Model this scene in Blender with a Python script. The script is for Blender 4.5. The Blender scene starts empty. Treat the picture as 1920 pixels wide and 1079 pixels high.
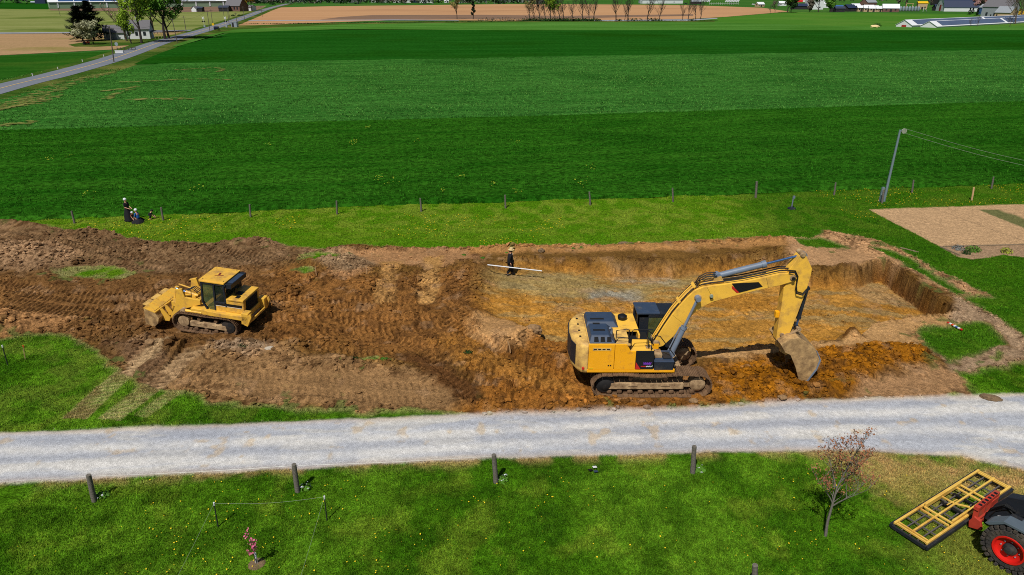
import bpy, bmesh, math, random
import numpy as np
from mathutils import Vector, Matrix
R = math.radians
scene = bpy.context.scene
col = scene.collection
# ---------------------------------------------------------------- camera, sky, sun, exposure
CAM_H, PITCH, FOC = 16.0, R(23.5), 1280.0
cam = bpy.data.cameras.new("camera"); camo = bpy.data.objects.new("camera", cam); col.objects.link(camo)
camo.location = (0, 0, CAM_H); camo.rotation_euler = (R(90) - PITCH, 0, 0)
cam.sensor_width = 36; cam.lens = 24; cam.clip_start = .1; cam.clip_end = 12000
scene.camera = camo
SUN_AZ, SUN_EL = R(204), R(56)          # compass azimuth from +Y, clockwise
world = bpy.data.worlds.new("World"); scene.world = world; world.use_nodes = True
wn = world.node_tree; bg = wn.nodes["Background"]
sky = wn.nodes.new("ShaderNodeTexSky"); sky.sky_type = 'NISHITA'; sky.sun_disc = False
sky.sun_elevation = SUN_EL; sky.sun_rotation = SUN_AZ
wn.links.new(sky.outputs[0], bg.inputs[0]); bg.inputs[1].default_value = .05
sd = Vector((math.sin(SUN_AZ) * math.cos(SUN_EL), math.cos(SUN_AZ) * math.cos(SUN_EL), math.sin(SUN_EL)))
sl = bpy.data.lights.new("sun", 'SUN'); sl.energy = 4.6; sl.angle = R(.5); sl.color = (1, .965, .9)
so = bpy.data.objects.new("sun", sl); col.objects.link(so); so.location = (0, 0, 60)
so.rotation_euler = (-sd).to_track_quat('-Z', 'Y').to_euler()
vs = scene.view_settings; vs.view_transform = 'Standard'; vs.look = 'None'; vs.exposure = 0; vs.gamma = 1
scene.cycles.filter_width = 1.0; scene.cycles.use_denoising = False
scene.cycles.max_bounces = 5; scene.cycles.diffuse_bounces = 2; scene.cycles.glossy_bounces = 3

# ---------------------------------------------------------------- projection helpers (photo pixel -> ground point)
_c, _s = math.cos(PITCH), math.sin(PITCH)
def ray(px, py):
    u = (px - 960) / FOC; v = (539.5 - py) / FOC
    return u, _c + v * _s, -_s + v * _c
def G(px, py, z=0.):
    d = ray(px, py); t = (z - CAM_H) / d[2]
    return (d[0] * t, d[1] * t)
def P(px, py, Y):
    d = ray(px, py); t = Y / d[1]
    return (d[0] * t, CAM_H + d[2] * t)

# ---------------------------------------------------------------- colour / materials
KL = 1.3
def lin(c):
    c /= 255.
    return c / 12.92 if c <= .04045 else ((c + .055) / 1.055) ** 2.4
def C(r, g, b, k=1.): return tuple(min(.9, lin(v) / KL * k) for v in (r, g, b))
M = {}
def mat(name, c, rough=.7, metal=0., var=.12, scale=4., dirt=None, amt=.0, dscale=1.2, bump=0., bscale=30., spec=.4):
    m = bpy.data.materials.new(name); m.use_nodes = True; nt = m.node_tree; b = nt.nodes["Principled BSDF"]
    tc = nt.nodes.new("ShaderNodeTexCoord")
    n = nt.nodes.new("ShaderNodeTexNoise"); n.inputs['Scale'].default_value = scale; n.inputs['Detail'].default_value = 5
    nt.links.new(tc.outputs['Object'], n.inputs['Vector'])
    r = nt.nodes.new("ShaderNodeValToRGB"); e = r.color_ramp.elements
    e[0].position = .3; e[1].position = .7
    e[0].color = tuple(max(0, v * (1 - var)) for v in c) + (1,); e[1].color = tuple(min(1, v * (1 + var)) for v in c) + (1,)
    nt.links.new(n.outputs['Fac'], r.inputs['Fac']); out = r.outputs[0]
    if dirt:
        n2 = nt.nodes.new("ShaderNodeTexNoise"); n2.inputs['Scale'].default_value = dscale; n2.inputs['Detail'].default_value = 9; n2.inputs['Roughness'].default_value = .7
        nt.links.new(tc.outputs['Object'], n2.inputs['Vector'])
        mr = nt.nodes.new("ShaderNodeMapRange"); mr.inputs[1].default_value = .62 - amt * .45; mr.inputs[2].default_value = .72 - amt * .1
        nt.links.new(n2.outputs['Fac'], mr.inputs[0])
        mx = nt.nodes.new("ShaderNodeMix"); mx.data_type = 'RGBA'; mx.inputs[7].default_value = tuple(dirt) + (1,)
        nt.links.new(mr.outputs[0], mx.inputs[0]); nt.links.new(out, mx.inputs[6]); out = mx.outputs[2]
    nt.links.new(out, b.inputs['Base Color'])
    b.inputs['Roughness'].default_value = rough; b.inputs['Metallic'].default_value = metal
    b.inputs['Specular IOR Level'].default_value = spec
    if bump:
        nb = nt.nodes.new("ShaderNodeTexNoise"); nb.inputs['Scale'].default_value = bscale; nb.inputs['Detail'].default_value = 6
        nt.links.new(tc.outputs['Object'], nb.inputs['Vector'])
        bp = nt.nodes.new("ShaderNodeBump"); bp.inputs['Strength'].default_value = 1; bp.inputs['Distance'].default_value = bump
        nt.links.new(nb.outputs['Fac'], bp.inputs['Height']); nt.links.new(bp.outputs[0], b.inputs['Normal'])
    M[name] = m; return m
DUST = C(165, 125, 80)
mat('yellow', C(232, 180, 66, 1.3), .45, var=.05, scale=2, dirt=C(190, 146, 78, 1.1), amt=.28, dscale=1.5)
mat('yellow_deep', C(230, 160, 12, 1.35), .4, var=.05, scale=2, dirt=C(190, 130, 44, 1.1), amt=.16, dscale=2)
mat('yellow_dirty', C(226, 182, 96, 1.2), .65, var=.1, scale=3, dirt=C(160, 122, 78), amt=.42, dscale=2)
mat('bucket_steel', C(196, 160, 108, 1.15), .6, var=.2, scale=3, dirt=C(120, 92, 62), amt=.6, dscale=2.5)
mat('loader_yellow', C(230, 178, 66, 1.15), .42, var=.05, scale=2, dirt=C(178, 136, 80), amt=.3, dscale=1.8)
mat('shoe_steel', C(140, 108, 78), .75, var=.25, scale=6, dirt=C(86, 62, 42), amt=.55, dscale=3, bump=.01)
mat('frame_dusty', C(186, 156, 116, 1.15), .8, var=.15, scale=4, dirt=C(112, 84, 58), amt=.5, dscale=3)
mat('slate_blue', C(52, 68, 92), .5, var=.1, scale=4, dirt=C(95, 95, 98), amt=.15)
mat('slate_dark', C(30, 36, 46), .5, var=.1, scale=4, dirt=C(70, 66, 62), amt=.15)
mat('black', C(18, 19, 22), .5, var=.2)
mat('black_matte', C(14, 14, 16), .9, var=.2)
mat('tread_black', C(30, 28, 28), .85, var=.3, dirt=C(90, 74, 58), amt=.3)
mat('cyl_grey', C(120, 132, 150), .45, var=.08, dirt=C(140, 125, 105), amt=.25)
mat('rod', C(96, 134, 190), .2, metal=.7, var=.05)
mat('glass', C(28, 42, 38), .08, var=.25, scale=1.5, spec=.8)
mat('glass_green', C(92, 104, 66), .12, var=.4, scale=2.5, spec=.7)
mat('red', C(205, 40, 32), .5)
mat('red_dark', C(120, 35, 30), .6)
mat('purple', C(125, 55, 190), .6)
mat('white', C(235, 236, 238), .5, var=.04)
mat('white_dirty', C(222, 222, 215), .6, var=.06)
mat('post_wood', C(112, 106, 96), .9, var=.3, scale=14, bump=.01)
mat('stake_wood', C(216, 176, 128), .8, var=.1)
mat('timber', C(140, 120, 95), .9, var=.2, scale=8)
mat('orange_paint', C(238, 84, 36), .6)
mat('tpost', C(42, 46, 44), .6)
mat('wire', C(150, 155, 150), .4, metal=.4)
mat('rope_white', C(150, 160, 140), .7)
mat('bark', C(92, 78, 64), .95, var=.3, scale=9)
mat('bark_dark', C(58, 50, 44), .95, var=.3, scale=9)
mat('bark_grey', C(128, 120, 112), .95, var=.2, scale=20)
mat('twig', C(104, 88, 74), .95, var=.2)
mat('pole_metal', C(128, 150, 158), .45, metal=.2, var=.06)
mat('pole_wood', C(100, 92, 84), .9, var=.2)
mat('tyre', C(58, 54, 52), .85, var=.2, dirt=C(96, 84, 70), amt=.35, dscale=3)
mat('rim_red', C(222, 34, 26), .4, var=.06)
mat('carriage_red', C(188, 62, 44), .6, var=.12, dirt=C(140, 80, 60), amt=.3)
mat('handler_grey', C(92, 104, 114), .5, var=.06)
mat('handler_dark', C(34, 38, 46), .5, var=.1, dirt=C(80, 76, 70), amt=.2)
mat('frame_yellow', C(240, 196, 92), .55, var=.06, dirt=C(210, 150, 60), amt=.25)
mat('grid_grey', C(96, 90, 88), .7, var=.15)
mat('concrete', C(190, 178, 160), .9)
mat('cloth_black', C(17, 17, 24), .9)
mat('cloth_blue', C(36, 96, 176), .9)
mat('cloth_navy', C(26, 44, 92), .9)
mat('cloth_brown', C(150, 84, 40), .9)
mat('cloth_white', C(232, 236, 240), .9, var=.03)
mat('skin', C(214, 160, 130), .6, var=.05)
mat('straw', C(232, 206, 150), .9)
mat('hair', C(70, 48, 32), .9)
mat('sod', C(120, 98, 72), .95, var=.3, scale=12, bump=.03, bscale=12)
mat('rock', C(150, 118, 82), .95, var=.25, scale=8, bump=.02, bscale=14)
mat('roof_solar', C(58, 88, 138), .3, var=.1, scale=.3)
mat('roof_solar_dark', C(84, 98, 124), .35, var=.08, scale=.3)
mat('wall_green', C(136, 158, 130), .8, var=.06)
mat('wall_white', C(225, 228, 228), .8, var=.04)
mat('wall_brick', C(120, 88, 78), .9, var=.15)
mat('wall_tan', C(196, 168, 132), .9)
mat('wall_blue', C(44, 82, 130), .8)
mat('wall_dark', C(44, 42, 44), .9)
mat('roof_grey', C(150, 156, 162), .7, var=.08)
mat('roof_dark', C(52, 60, 78), .7, var=.1)
mat('roof_navy', C(34, 48, 78), .6, var=.1)
mat('roof_shingle', C(110, 108, 112), .85, var=.1)
mat('roof_white', C(236, 238, 242), .5, var=.03)
mat('roof_blue', C(60, 100, 160), .5)
mat('door_red', C(170, 50, 44), .7)
mat('win_dark', C(40, 46, 54), .3)
mat('silver', C(170, 182, 196), .35, metal=.3)
mat('sign_yellow', C(236, 190, 20), .5)
mat('car_dark', C(26, 32, 52), .3, var=.05)

for _g, _a in (('glass', .72), ('glass_green', .55)): M[_g].node_tree.nodes['Principled BSDF'].inputs['Alpha'].default_value = _a
def attr_mat(name, attr='Col', rough=.95, nscale=9., namt=.35, fine=60., famt=.3, bump=0., bscale=25., spec=.0, trans=0.):
    """vertex colour = the soil or plant colour, tread rib shading painted in; noise adds grain"""
    m = bpy.data.materials.new(name); m.use_nodes = True; nt = m.node_tree; b = nt.nodes["Principled BSDF"]
    a = nt.nodes.new("ShaderNodeAttribute"); a.attribute_name = attr
    out = a.outputs['Color']
    if namt:
        g = nt.nodes.new("ShaderNodeNewGeometry")
        for sc, am in ((nscale, namt), (fine, famt)):
            n = nt.nodes.new("ShaderNodeTexNoise"); n.inputs['Scale'].default_value = sc; n.inputs['Detail'].default_value = 4
            nt.links.new(g.outputs['Position'], n.inputs['Vector'])
            mr = nt.nodes.new("ShaderNodeMapRange"); mr.inputs[1].default_value = .36; mr.inputs[2].default_value = .64
            mr.inputs[3].default_value = 1 - am; mr.inputs[4].default_value = 1 + am
            nt.links.new(n.outputs['Fac'], mr.inputs[0])
            v = nt.nodes.new("ShaderNodeVectorMath"); v.operation = 'SCALE'
            nt.links.new(out, v.inputs[0]); nt.links.new(mr.outputs[0], v.inputs['Scale']); out = v.outputs[0]
        if bump:
            nb = nt.nodes.new("ShaderNodeTexNoise"); nb.inputs['Scale'].default_value = bscale; nb.inputs['Detail'].default_value = 7; nb.inputs['Roughness'].default_value = .65
            nt.links.new(g.outputs['Position'], nb.inputs['Vector'])
            bp = nt.nodes.new("ShaderNodeBump"); bp.inputs['Distance'].default_value = bump
            nt.links.new(nb.outputs['Fac'], bp.inputs['Height']); nt.links.new(bp.outputs[0], b.inputs['Normal'])
    nt.links.new(out, b.inputs['Base Color']); b.inputs['Roughness'].default_value = rough; b.inputs['Specular IOR Level'].default_value = spec
    M[name] = m; return m
attr_mat('soil', nscale=6, namt=.2, fine=24, famt=.26, bump=.09, bscale=12)
attr_mat('gravel', nscale=9, namt=.07, fine=26, famt=.2, bump=.035, bscale=24)
attr_mat('turf', nscale=5, namt=.3, fine=20, famt=.4, bump=.08, bscale=16)
attr_mat('blade', namt=0, rough=.9, spec=.08)
attr_mat('clod', nscale=9, namt=.2, fine=40, famt=.2, bump=.02, bscale=25)

def field_mat(name, c1, c2, c3, ang, s1=.05, s2=.6, stretch=12., bump=.1, bs=2.2, grain=.22):
    """crop or tilled field: streaks along the rows, grain, patches"""
    m = bpy.data.materials.new(name); m.use_nodes = True; nt = m.node_tree; b = nt.nodes["Principled BSDF"]
    g = nt.nodes.new("ShaderNodeNewGeometry")
    mp = nt.nodes.new("ShaderNodeMapping"); mp.inputs['Rotation'].default_value = (0, 0, -ang); mp.vector_type = 'POINT'
    nt.links.new(g.outputs['Position'], mp.inputs['Vector'])
    mp2 = nt.nodes.new("ShaderNodeMapping"); mp2.inputs['Scale'].default_value = (1 / stretch, 1, 1)
    nt.links.new(mp.outputs[0], mp2.inputs['Vector'])
    def noise(vec, sc, det=4, ro=.5):
        n = nt.nodes.new("ShaderNodeTexNoise"); n.inputs['Scale'].default_value = sc; n.inputs['Detail'].default_value = det; n.inputs['Roughness'].default_value = ro
        nt.links.new(vec, n.inputs['Vector']); return n.outputs['Fac']
    def mix(f, lo, hi, a, bcol):
        mr = nt.nodes.new("ShaderNodeMapRange"); mr.inputs[1].default_value = lo; mr.inputs[2].default_value = hi; nt.links.new(f, mr.inputs[0])
        x = nt.nodes.new("ShaderNodeMix"); x.data_type = 'RGBA'; nt.links.new(mr.outputs[0], x.inputs[0])
        if isinstance(a, tuple): x.inputs[6].default_value = a + (1,)
        else: nt.links.new(a, x.inputs[6])
        x.inputs[7].default_value = bcol + (1,); return x.outputs[2]
    o = mix(noise(mp2.outputs[0], s2, 5, .6), .35, .65, c1, c2)
    o = mix(noise(g.outputs['Position'], s1, 4), .5, .72, o, c3)
    f = noise(mp2.outputs[0], bs * 3, 3)
    mr = nt.nodes.new("ShaderNodeMapRange"); mr.inputs[1].default_value = .38; mr.inputs[2].default_value = .62; mr.inputs[3].default_value = 1 - grain; mr.inputs[4].default_value = 1 + grain
    nt.links.new(noise(g.outputs['Position'], bs, 5, .7), mr.inputs[0])
    v = nt.nodes.new("ShaderNodeVectorMath"); v.operation = 'SCALE'; nt.links.new(o, v.inputs[0]); nt.links.new(mr.outputs[0], v.inputs['Scale'])
    nt.links.new(v.outputs[0], b.inputs['Base Color']); b.inputs['Roughness'].default_value = 1; b.inputs['Specular IOR Level'].default_value = .0
    if bump:
        bp = nt.nodes.new("ShaderNodeBump"); bp.inputs['Distance'].default_value = bump
        nt.links.new(noise(g.outputs['Position'], bs, 6, .7), bp.inputs['Height']); nt.links.new(bp.outputs[0], b.inputs['Normal'])
    M[name] = m; return m

# ---------------------------------------------------------------- object helpers
def tag(o, label=None, cat=None, group=None, kind=None):
    if label: o['label'] = label
    if cat: o['category'] = cat
    if group: o['group'] = group
    if kind: o['kind'] = kind
    return o
def empty(name, loc, rz=0, label=None, cat=None, group=None):
    o = bpy.data.objects.new(name, None); col.objects.link(o); o.location = loc; o.rotation_euler = (0, 0, rz); o.empty_display_size = .3
    return tag(o, label, cat, group)
def copy_tree(o, parent=None):
    c = o.copy(); col.objects.link(c)
    if parent: c.parent = parent
    for ch in list(o.children): copy_tree(ch, c)
    return c
class MB:
    """collects simple solids and links them as ONE mesh"""
    def __init__(s): s.v = []; s.f = []; s.m = []; s.mats = []; s.cur = 0; s.st = []
    def use(s, name):
        if name not in s.mats: s.mats.append(name)
        s.cur = s.mats.index(name); return s
    def add(s, vs, fs):
        s.st.append((len(s.v), len(s.f), s.mats[s.cur] if s.mats else None)); b = len(s.v); s.v += [tuple(v) for v in vs]; s.f += [tuple(b + i for i in f) for f in fs]; s.m += [s.cur] * len(fs); return s
    def box(s, c, d, rz=0, ry=0, rx=0):
        mt = Matrix.Rotation(rz, 3, 'Z') @ Matrix.Rotation(ry, 3, 'Y') @ Matrix.Rotation(rx, 3, 'X'); vs = []
        for i in (-1, 1):
            for j in (-1, 1):
                for k in (-1, 1):
                    vs.append(mt @ Vector((i * d[0] / 2, j * d[1] / 2, k * d[2] / 2)) + Vector(c))
        return s.add(vs, [(0, 1, 3, 2), (4, 6, 7, 5), (0, 4, 5, 1), (2, 3, 7, 6), (0, 2, 6, 4), (1, 5, 7, 3)])
    def bb(s, x0, x1, y0, y1, z0, z1): return s.box(((x0 + x1) / 2, (y0 + y1) / 2, (z0 + z1) / 2), (x1 - x0, y1 - y0, z1 - z0))
    def prism(s, pts, y0, y1):
        """pts in XZ, extruded along Y"""
        n = len(pts); vs = [(p[0], y0, p[1]) for p in pts] + [(p[0], y1, p[1]) for p in pts]
        return s.add(vs, [tuple(range(n)), tuple(range(2 * n - 1, n - 1, -1))] + [(i, i + n, (i + 1) % n + n, (i + 1) % n) for i in range(n)])
    def zprism(s, pts, z0, z1):
        n = len(pts); vs = [(p[0], p[1], z0) for p in pts] + [(p[0], p[1], z1) for p in pts]
        return s.add(vs, [tuple(range(n))[::-1], tuple(range(n, 2 * n))] + [(i, (i + 1) % n, (i + 1) % n + n, i + n) for i in range(n)])
    def tube(s, pts, r, n=8, cap=True):
        pts = [Vector(p) for p in pts]; rs = r if isinstance(r, (list, tuple)) else [r] * len(pts)
        vs = []; up = None
        for i, p in enumerate(pts):
            d = (pts[min(i + 1, len(pts) - 1)] - pts[max(i - 1, 0)])
            if d.length < 1e-9: d = Vector((0, 0, 1))
            d.normalize()
            if up is None or abs(up.dot(d)) > .95: up = Vector((0, 0, 1)) if abs(d.z) < .9 else Vector((1, 0, 0))
            a = d.cross(up).normalized(); b = a.cross(d)
            for k in range(n):
                t = 2 * math.pi * k / n; vs.append(p + (a * math.cos(t) + b * math.sin(t)) * rs[i])
        fs = [(i * n + k, i * n + (k + 1) % n, (i + 1) * n + (k + 1) % n, (i + 1) * n + k) for i in range(len(pts) - 1) for k in range(n)]
        if cap: fs += [tuple(range(n))[::-1], tuple(range((len(pts) - 1) * n, len(pts) * n))]
        return s.add(vs, fs)
    def ball(s, c, r, n=8, m=6, sq=(1, 1, 1), jit=0, rnd=random):
        vs = [(c[0], c[1], c[2] + r * sq[2])]
        for i in range(1, m):
            a = math.pi * i / m
            for k in range(n):
                b = 2 * math.pi * k / n; q = 1 + (rnd.random() - .5) * jit
                vs.append((c[0] + r * q * sq[0] * math.sin(a) * math.cos(b), c[1] + r * q * sq[1] * math.sin(a) * math.sin(b), c[2] + r * q * sq[2] * math.cos(a)))
        vs.append((c[0], c[1], c[2] - r * sq[2])); L = len(vs) - 1
        fs = [(0, 1 + k, 1 + (k + 1) % n) for k in range(n)]
        for i in range(m - 2): fs += [(1 + i * n + k, 1 + (i + 1) * n + k, 1 + (i + 1) * n + (k + 1) % n, 1 + i * n + (k + 1) % n) for k in range(n)]
        fs += [(L, 1 + (m - 2) * n + (k + 1) % n, 1 + (m - 2) * n + k) for k in range(n)]
        return s.add(vs, fs)
    def lathe(s, c, axis, prof, n=20, cap=True):
        """prof = [(along axis, radius)]"""
        ax = Vector(axis).normalized(); up = Vector((0, 0, 1)) if abs(ax.z) < .9 else Vector((1, 0, 0)); a = ax.cross(up).normalized(); b = a.cross(ax)
        vs = [Vector(c) + ax * h + (a * math.cos(2 * math.pi * k / n) + b * math.sin(2 * math.pi * k / n)) * r for h, r in prof for k in range(n)]
        fs = [(i * n + k, i * n + (k + 1) % n, (i + 1) * n + (k + 1) % n, (i + 1) * n + k) for i in range(len(prof) - 1) for k in range(n)]
        if cap: fs += [tuple(range(n))[::-1], tuple(range((len(prof) - 1) * n, len(prof) * n))]
        return s.add(vs, fs)
    def build(s, name, mt=None, parent=None, bevel=0, smooth=False, loc=None):
        me = bpy.data.meshes.new(name); me.from_pydata(s.v, [], s.f)
        names = s.mats or [mt]
        if mt and s.mats and mt not in s.mats: pass
        for k in names: me.materials.append(M[k] if isinstance(k, str) else k)
        if s.mats: me.polygons.foreach_set('material_index', s.m)
        bm = bmesh.new(); bm.from_mesh(me); bmesh.ops.recalc_face_normals(bm, faces=bm.faces); bm.to_mesh(me); bm.free()
        if smooth:
            me.polygons.foreach_set('use_smooth', [True] * len(me.polygons)); me.set_sharp_from_angle(angle=R(40))
        o = bpy.data.objects.new(name, me); col.objects.link(o)
        if parent: o.parent = parent
        if loc: o.location = loc
        if bevel:
            b = o.modifiers.new('bevel', 'BEVEL'); b.width = bevel; b.segments = 2; b.limit_method = 'ANGLE'; b.angle_limit = R(35)
        return o
def build_each(mb, name, parent=None, mt=None, **k):
    """every solid added to mb becomes an object of its own"""
    st = mb.st + [(len(mb.v), len(mb.f), None)]; o = []
    for (a, fa, mn), (b, fb, _) in zip(st, st[1:]):
        q = MB(); q.use(mn or mt); q.add(mb.v[a:b], [tuple(i - a for i in f) for f in mb.f[fa:fb]]); o.append(q.build(name, parent=parent, **k))
    return o
def np_mesh(name, v, f, matname, colr=None, smooth=False, parent=None):
    """v (n,3) array, f (m,k) int array, colr (n,3)"""
    me = bpy.data.meshes.new(name); n, k = f.shape
    me.vertices.add(len(v)); me.vertices.foreach_set('co', v.astype(np.float32).ravel())
    me.loops.add(n * k); me.loops.foreach_set('vertex_index', f.astype(np.int32).ravel())
    me.polygons.add(n); me.polygons.foreach_set('loop_start', np.arange(0, n * k, k, dtype=np.int32))
    me.polygons.foreach_set('use_smooth', np.full(n, smooth))
    me.update(calc_edges=True)
    if colr is not None:
        a = me.color_attributes.new('Col', 'FLOAT_COLOR', 'POINT')
        a.data.foreach_set('color', np.concatenate([colr, np.ones((len(v), 1))], 1).astype(np.float32).ravel())
    me.materials.append(M[matname]); o = bpy.data.objects.new(name, me); col.objects.link(o)
    if parent: o.parent = parent
    return o
# ================================================================ TERRAIN
def _h(ix, iy, seed):
    n = (ix.astype(np.int64) * 374761393 + iy.astype(np.int64) * 668265263 + seed * 1442695041) & 0xffffffff
    n = ((n ^ (n >> 13)) * 1274126177) & 0xffffffff
    n = ((n ^ (n >> 16)) * 2246822519) & 0xffffffff
    return (n & 0xffffff) / float(0xffffff)
def vnoise(x, y, sc, seed=0):
    x = x * sc; y = y * sc; ix = np.floor(x); iy = np.floor(y); fx = x - ix; fy = y - iy
    fx = fx * fx * (3 - 2 * fx); fy = fy * fy * (3 - 2 * fy); ix = ix.astype(np.int64); iy = iy.astype(np.int64)
    a = _h(ix, iy, seed); b = _h(ix + 1, iy, seed); c = _h(ix, iy + 1, seed); d = _h(ix + 1, iy + 1, seed)
    return a + (b - a) * fx + (c - a) * fy + (a - b - c + d) * fx * fy
def fbm(x, y, sc, octv=4, seed=0, g=.5):
    t = 0; a = 1; n = 0
    for i in range(octv):
        t = t + a * vnoise(x, y, sc * 2.03 ** i, seed + i * 17); n += a; a *= g
    return t / n
def cells(x, y, sc, seed=0):
    """rounded lumps: 1 - distance to nearest feature point"""
    x = x * sc; y = y * sc; ix = np.floor(x).astype(np.int64); iy = np.floor(y).astype(np.int64); best = np.full(x.shape, 9.)
    for i in (-1, 0, 1):
        for j in (-1, 0, 1):
            cx = ix + i + _h(ix + i, iy + j, seed); cy = iy + j + _h(ix + i, iy + j, seed + 5); r = .45 + .75 * _h(ix + i, iy + j, seed + 9)
            best = np.minimum(best, ((x - cx) ** 2 + (y - cy) ** 2) / r ** 2)
    return np.clip(1 - best, 0, 1) ** .5
def ss(a, b, x):
    t = np.clip((x - a) / (b - a), 0, 1); return t * t * (3 - 2 * t)
def sdist(poly, x, y):
    """signed distance (inside > 0) to a polygon of world points"""
    d = np.full(x.shape, 1e9); ins = np.zeros(x.shape, bool); n = len(poly)
    for i in range(n):
        ax, ay = poly[i]; bx, by = poly[(i + 1) % n]; ex, ey = bx - ax, by - ay
        t = np.clip(((x - ax) * ex + (y - ay) * ey) / (ex * ex + ey * ey + 1e-12), 0, 1)
        d = np.minimum(d, (x - ax - t * ex) ** 2 + (y - ay - t * ey) ** 2)
        if ey != 0: ins ^= ((ay > y) != (by > y)) & (x < ex * (y - ay) / ey + ax)
    d = np.sqrt(d); return np.where(ins, d, -d)
def W(pts, z=0.): return [G(px, py, z) for px, py in pts]

LANE = W([(-900, 850), (0, 812), (430, 795), (850, 778), (1100, 771), (1310, 765), (1500, 752), (1700, 745), (1822, 742), (1920, 738), (2500, 724),
          (2500, 1090), (2100, 945), (1920, 880), (1800, 856), (1650, 847), (1500, 845), (1300, 850), (930, 860), (560, 880), (200, 898), (0, 907), (-900, 950)])
DIRT = W([(-500, 405), (0, 415), (60, 420), (130, 432), (200, 438), (260, 452), (330, 458), (400, 460), (440, 452), (500, 452), (530, 462), (600, 470), (650, 462),
          (800, 467), (880, 465), (1000, 462), (1100, 461), (1180, 459), (1300, 452), (1400, 447), (1470, 446), (1520, 448), (1548, 435), (1600, 441), (1650, 454),
          (1700, 477), (1760, 508), (1852, 553), (1800, 556), (1850, 588), (1925, 633), (1928, 677), (1880, 686), (1795, 702), (1812, 725), (1824, 744),
          (1700, 747), (1500, 755), (1310, 767), (1100, 775), (900, 779), (840, 776), (780, 766), (700, 771), (640, 769), (560, 770), (500, 757), (430, 755), (370, 745),
          (300, 733), (245, 715), (215, 690), (190, 657), (150, 632), (110, 625), (60, 629), (0, 641), (-500, 665)])
ISLES = [W([(95, 508), (150, 500), (235, 505), (258, 517), (200, 526), (110, 522)]),
         W([(1716, 626), (1745, 612), (1830, 604), (1862, 612), (1894, 645), (1850, 663), (1782, 685), (1745, 662)]),
         W([(1628, 463), (1665, 468), (1712, 487), (1765, 522), (1822, 553), (1795, 556), (1752, 530), (1700, 500)]),
         W([(1484, 448), (1536, 446), (1560, 452), (1592, 466), (1560, 468), (1530, 466), (1500, 460)]),
         W([(560, 478), (600, 472), (642, 478), (636, 488), (590, 492), (560, 488)]),
         W([(548, 506), (575, 503), (592, 510), (565, 515)]),
         W([(1856, 668), (1880, 662), (1888, 670), (1866, 675)]),
         W([(665, 676), (705, 671), (712, 678), (680, 683)])]
PIT = W([(872, 505), (905, 488), (960, 482), (1100, 483), (1200, 488), (1300, 484), (1400, 478), (1474, 466), (1484, 492), (1530, 505), (1600, 500), (1662, 487),
         (1700, 512), (1740, 542), (1784, 572), (1786, 588), (1700, 598), (1640, 606), (1612, 630), (1576, 632), (1566, 641), (1400, 654), (1300, 662), (1230, 655), (1120, 648), (1010, 640),
         (985, 625), (950, 605), (900, 600), (876, 570)])
def PITZ(x): return -.2 - .68 * ss(-3., 8., x) - .72 * ss(19., 26., x)
GARDEN = W([(1630, 393), (1770, 388), (1920, 383), (2500, 366), (2500, 462), (1920, 457), (1764, 463)])
BED = W([(1764, 463), (1920, 457), (2500, 462), (2500, 492), (1960, 482), (1920, 482), (1880, 478), (1852, 484), (1820, 486), (1795, 481)])
DRY = W([(1530, 850), (1660, 850), (1800, 862), (1930, 890), (2200, 960), (2200, 1010), (1930, 960), (1830, 905), (1760, 945), (1700, 935), (1640, 920), (1600, 900)])

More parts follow.
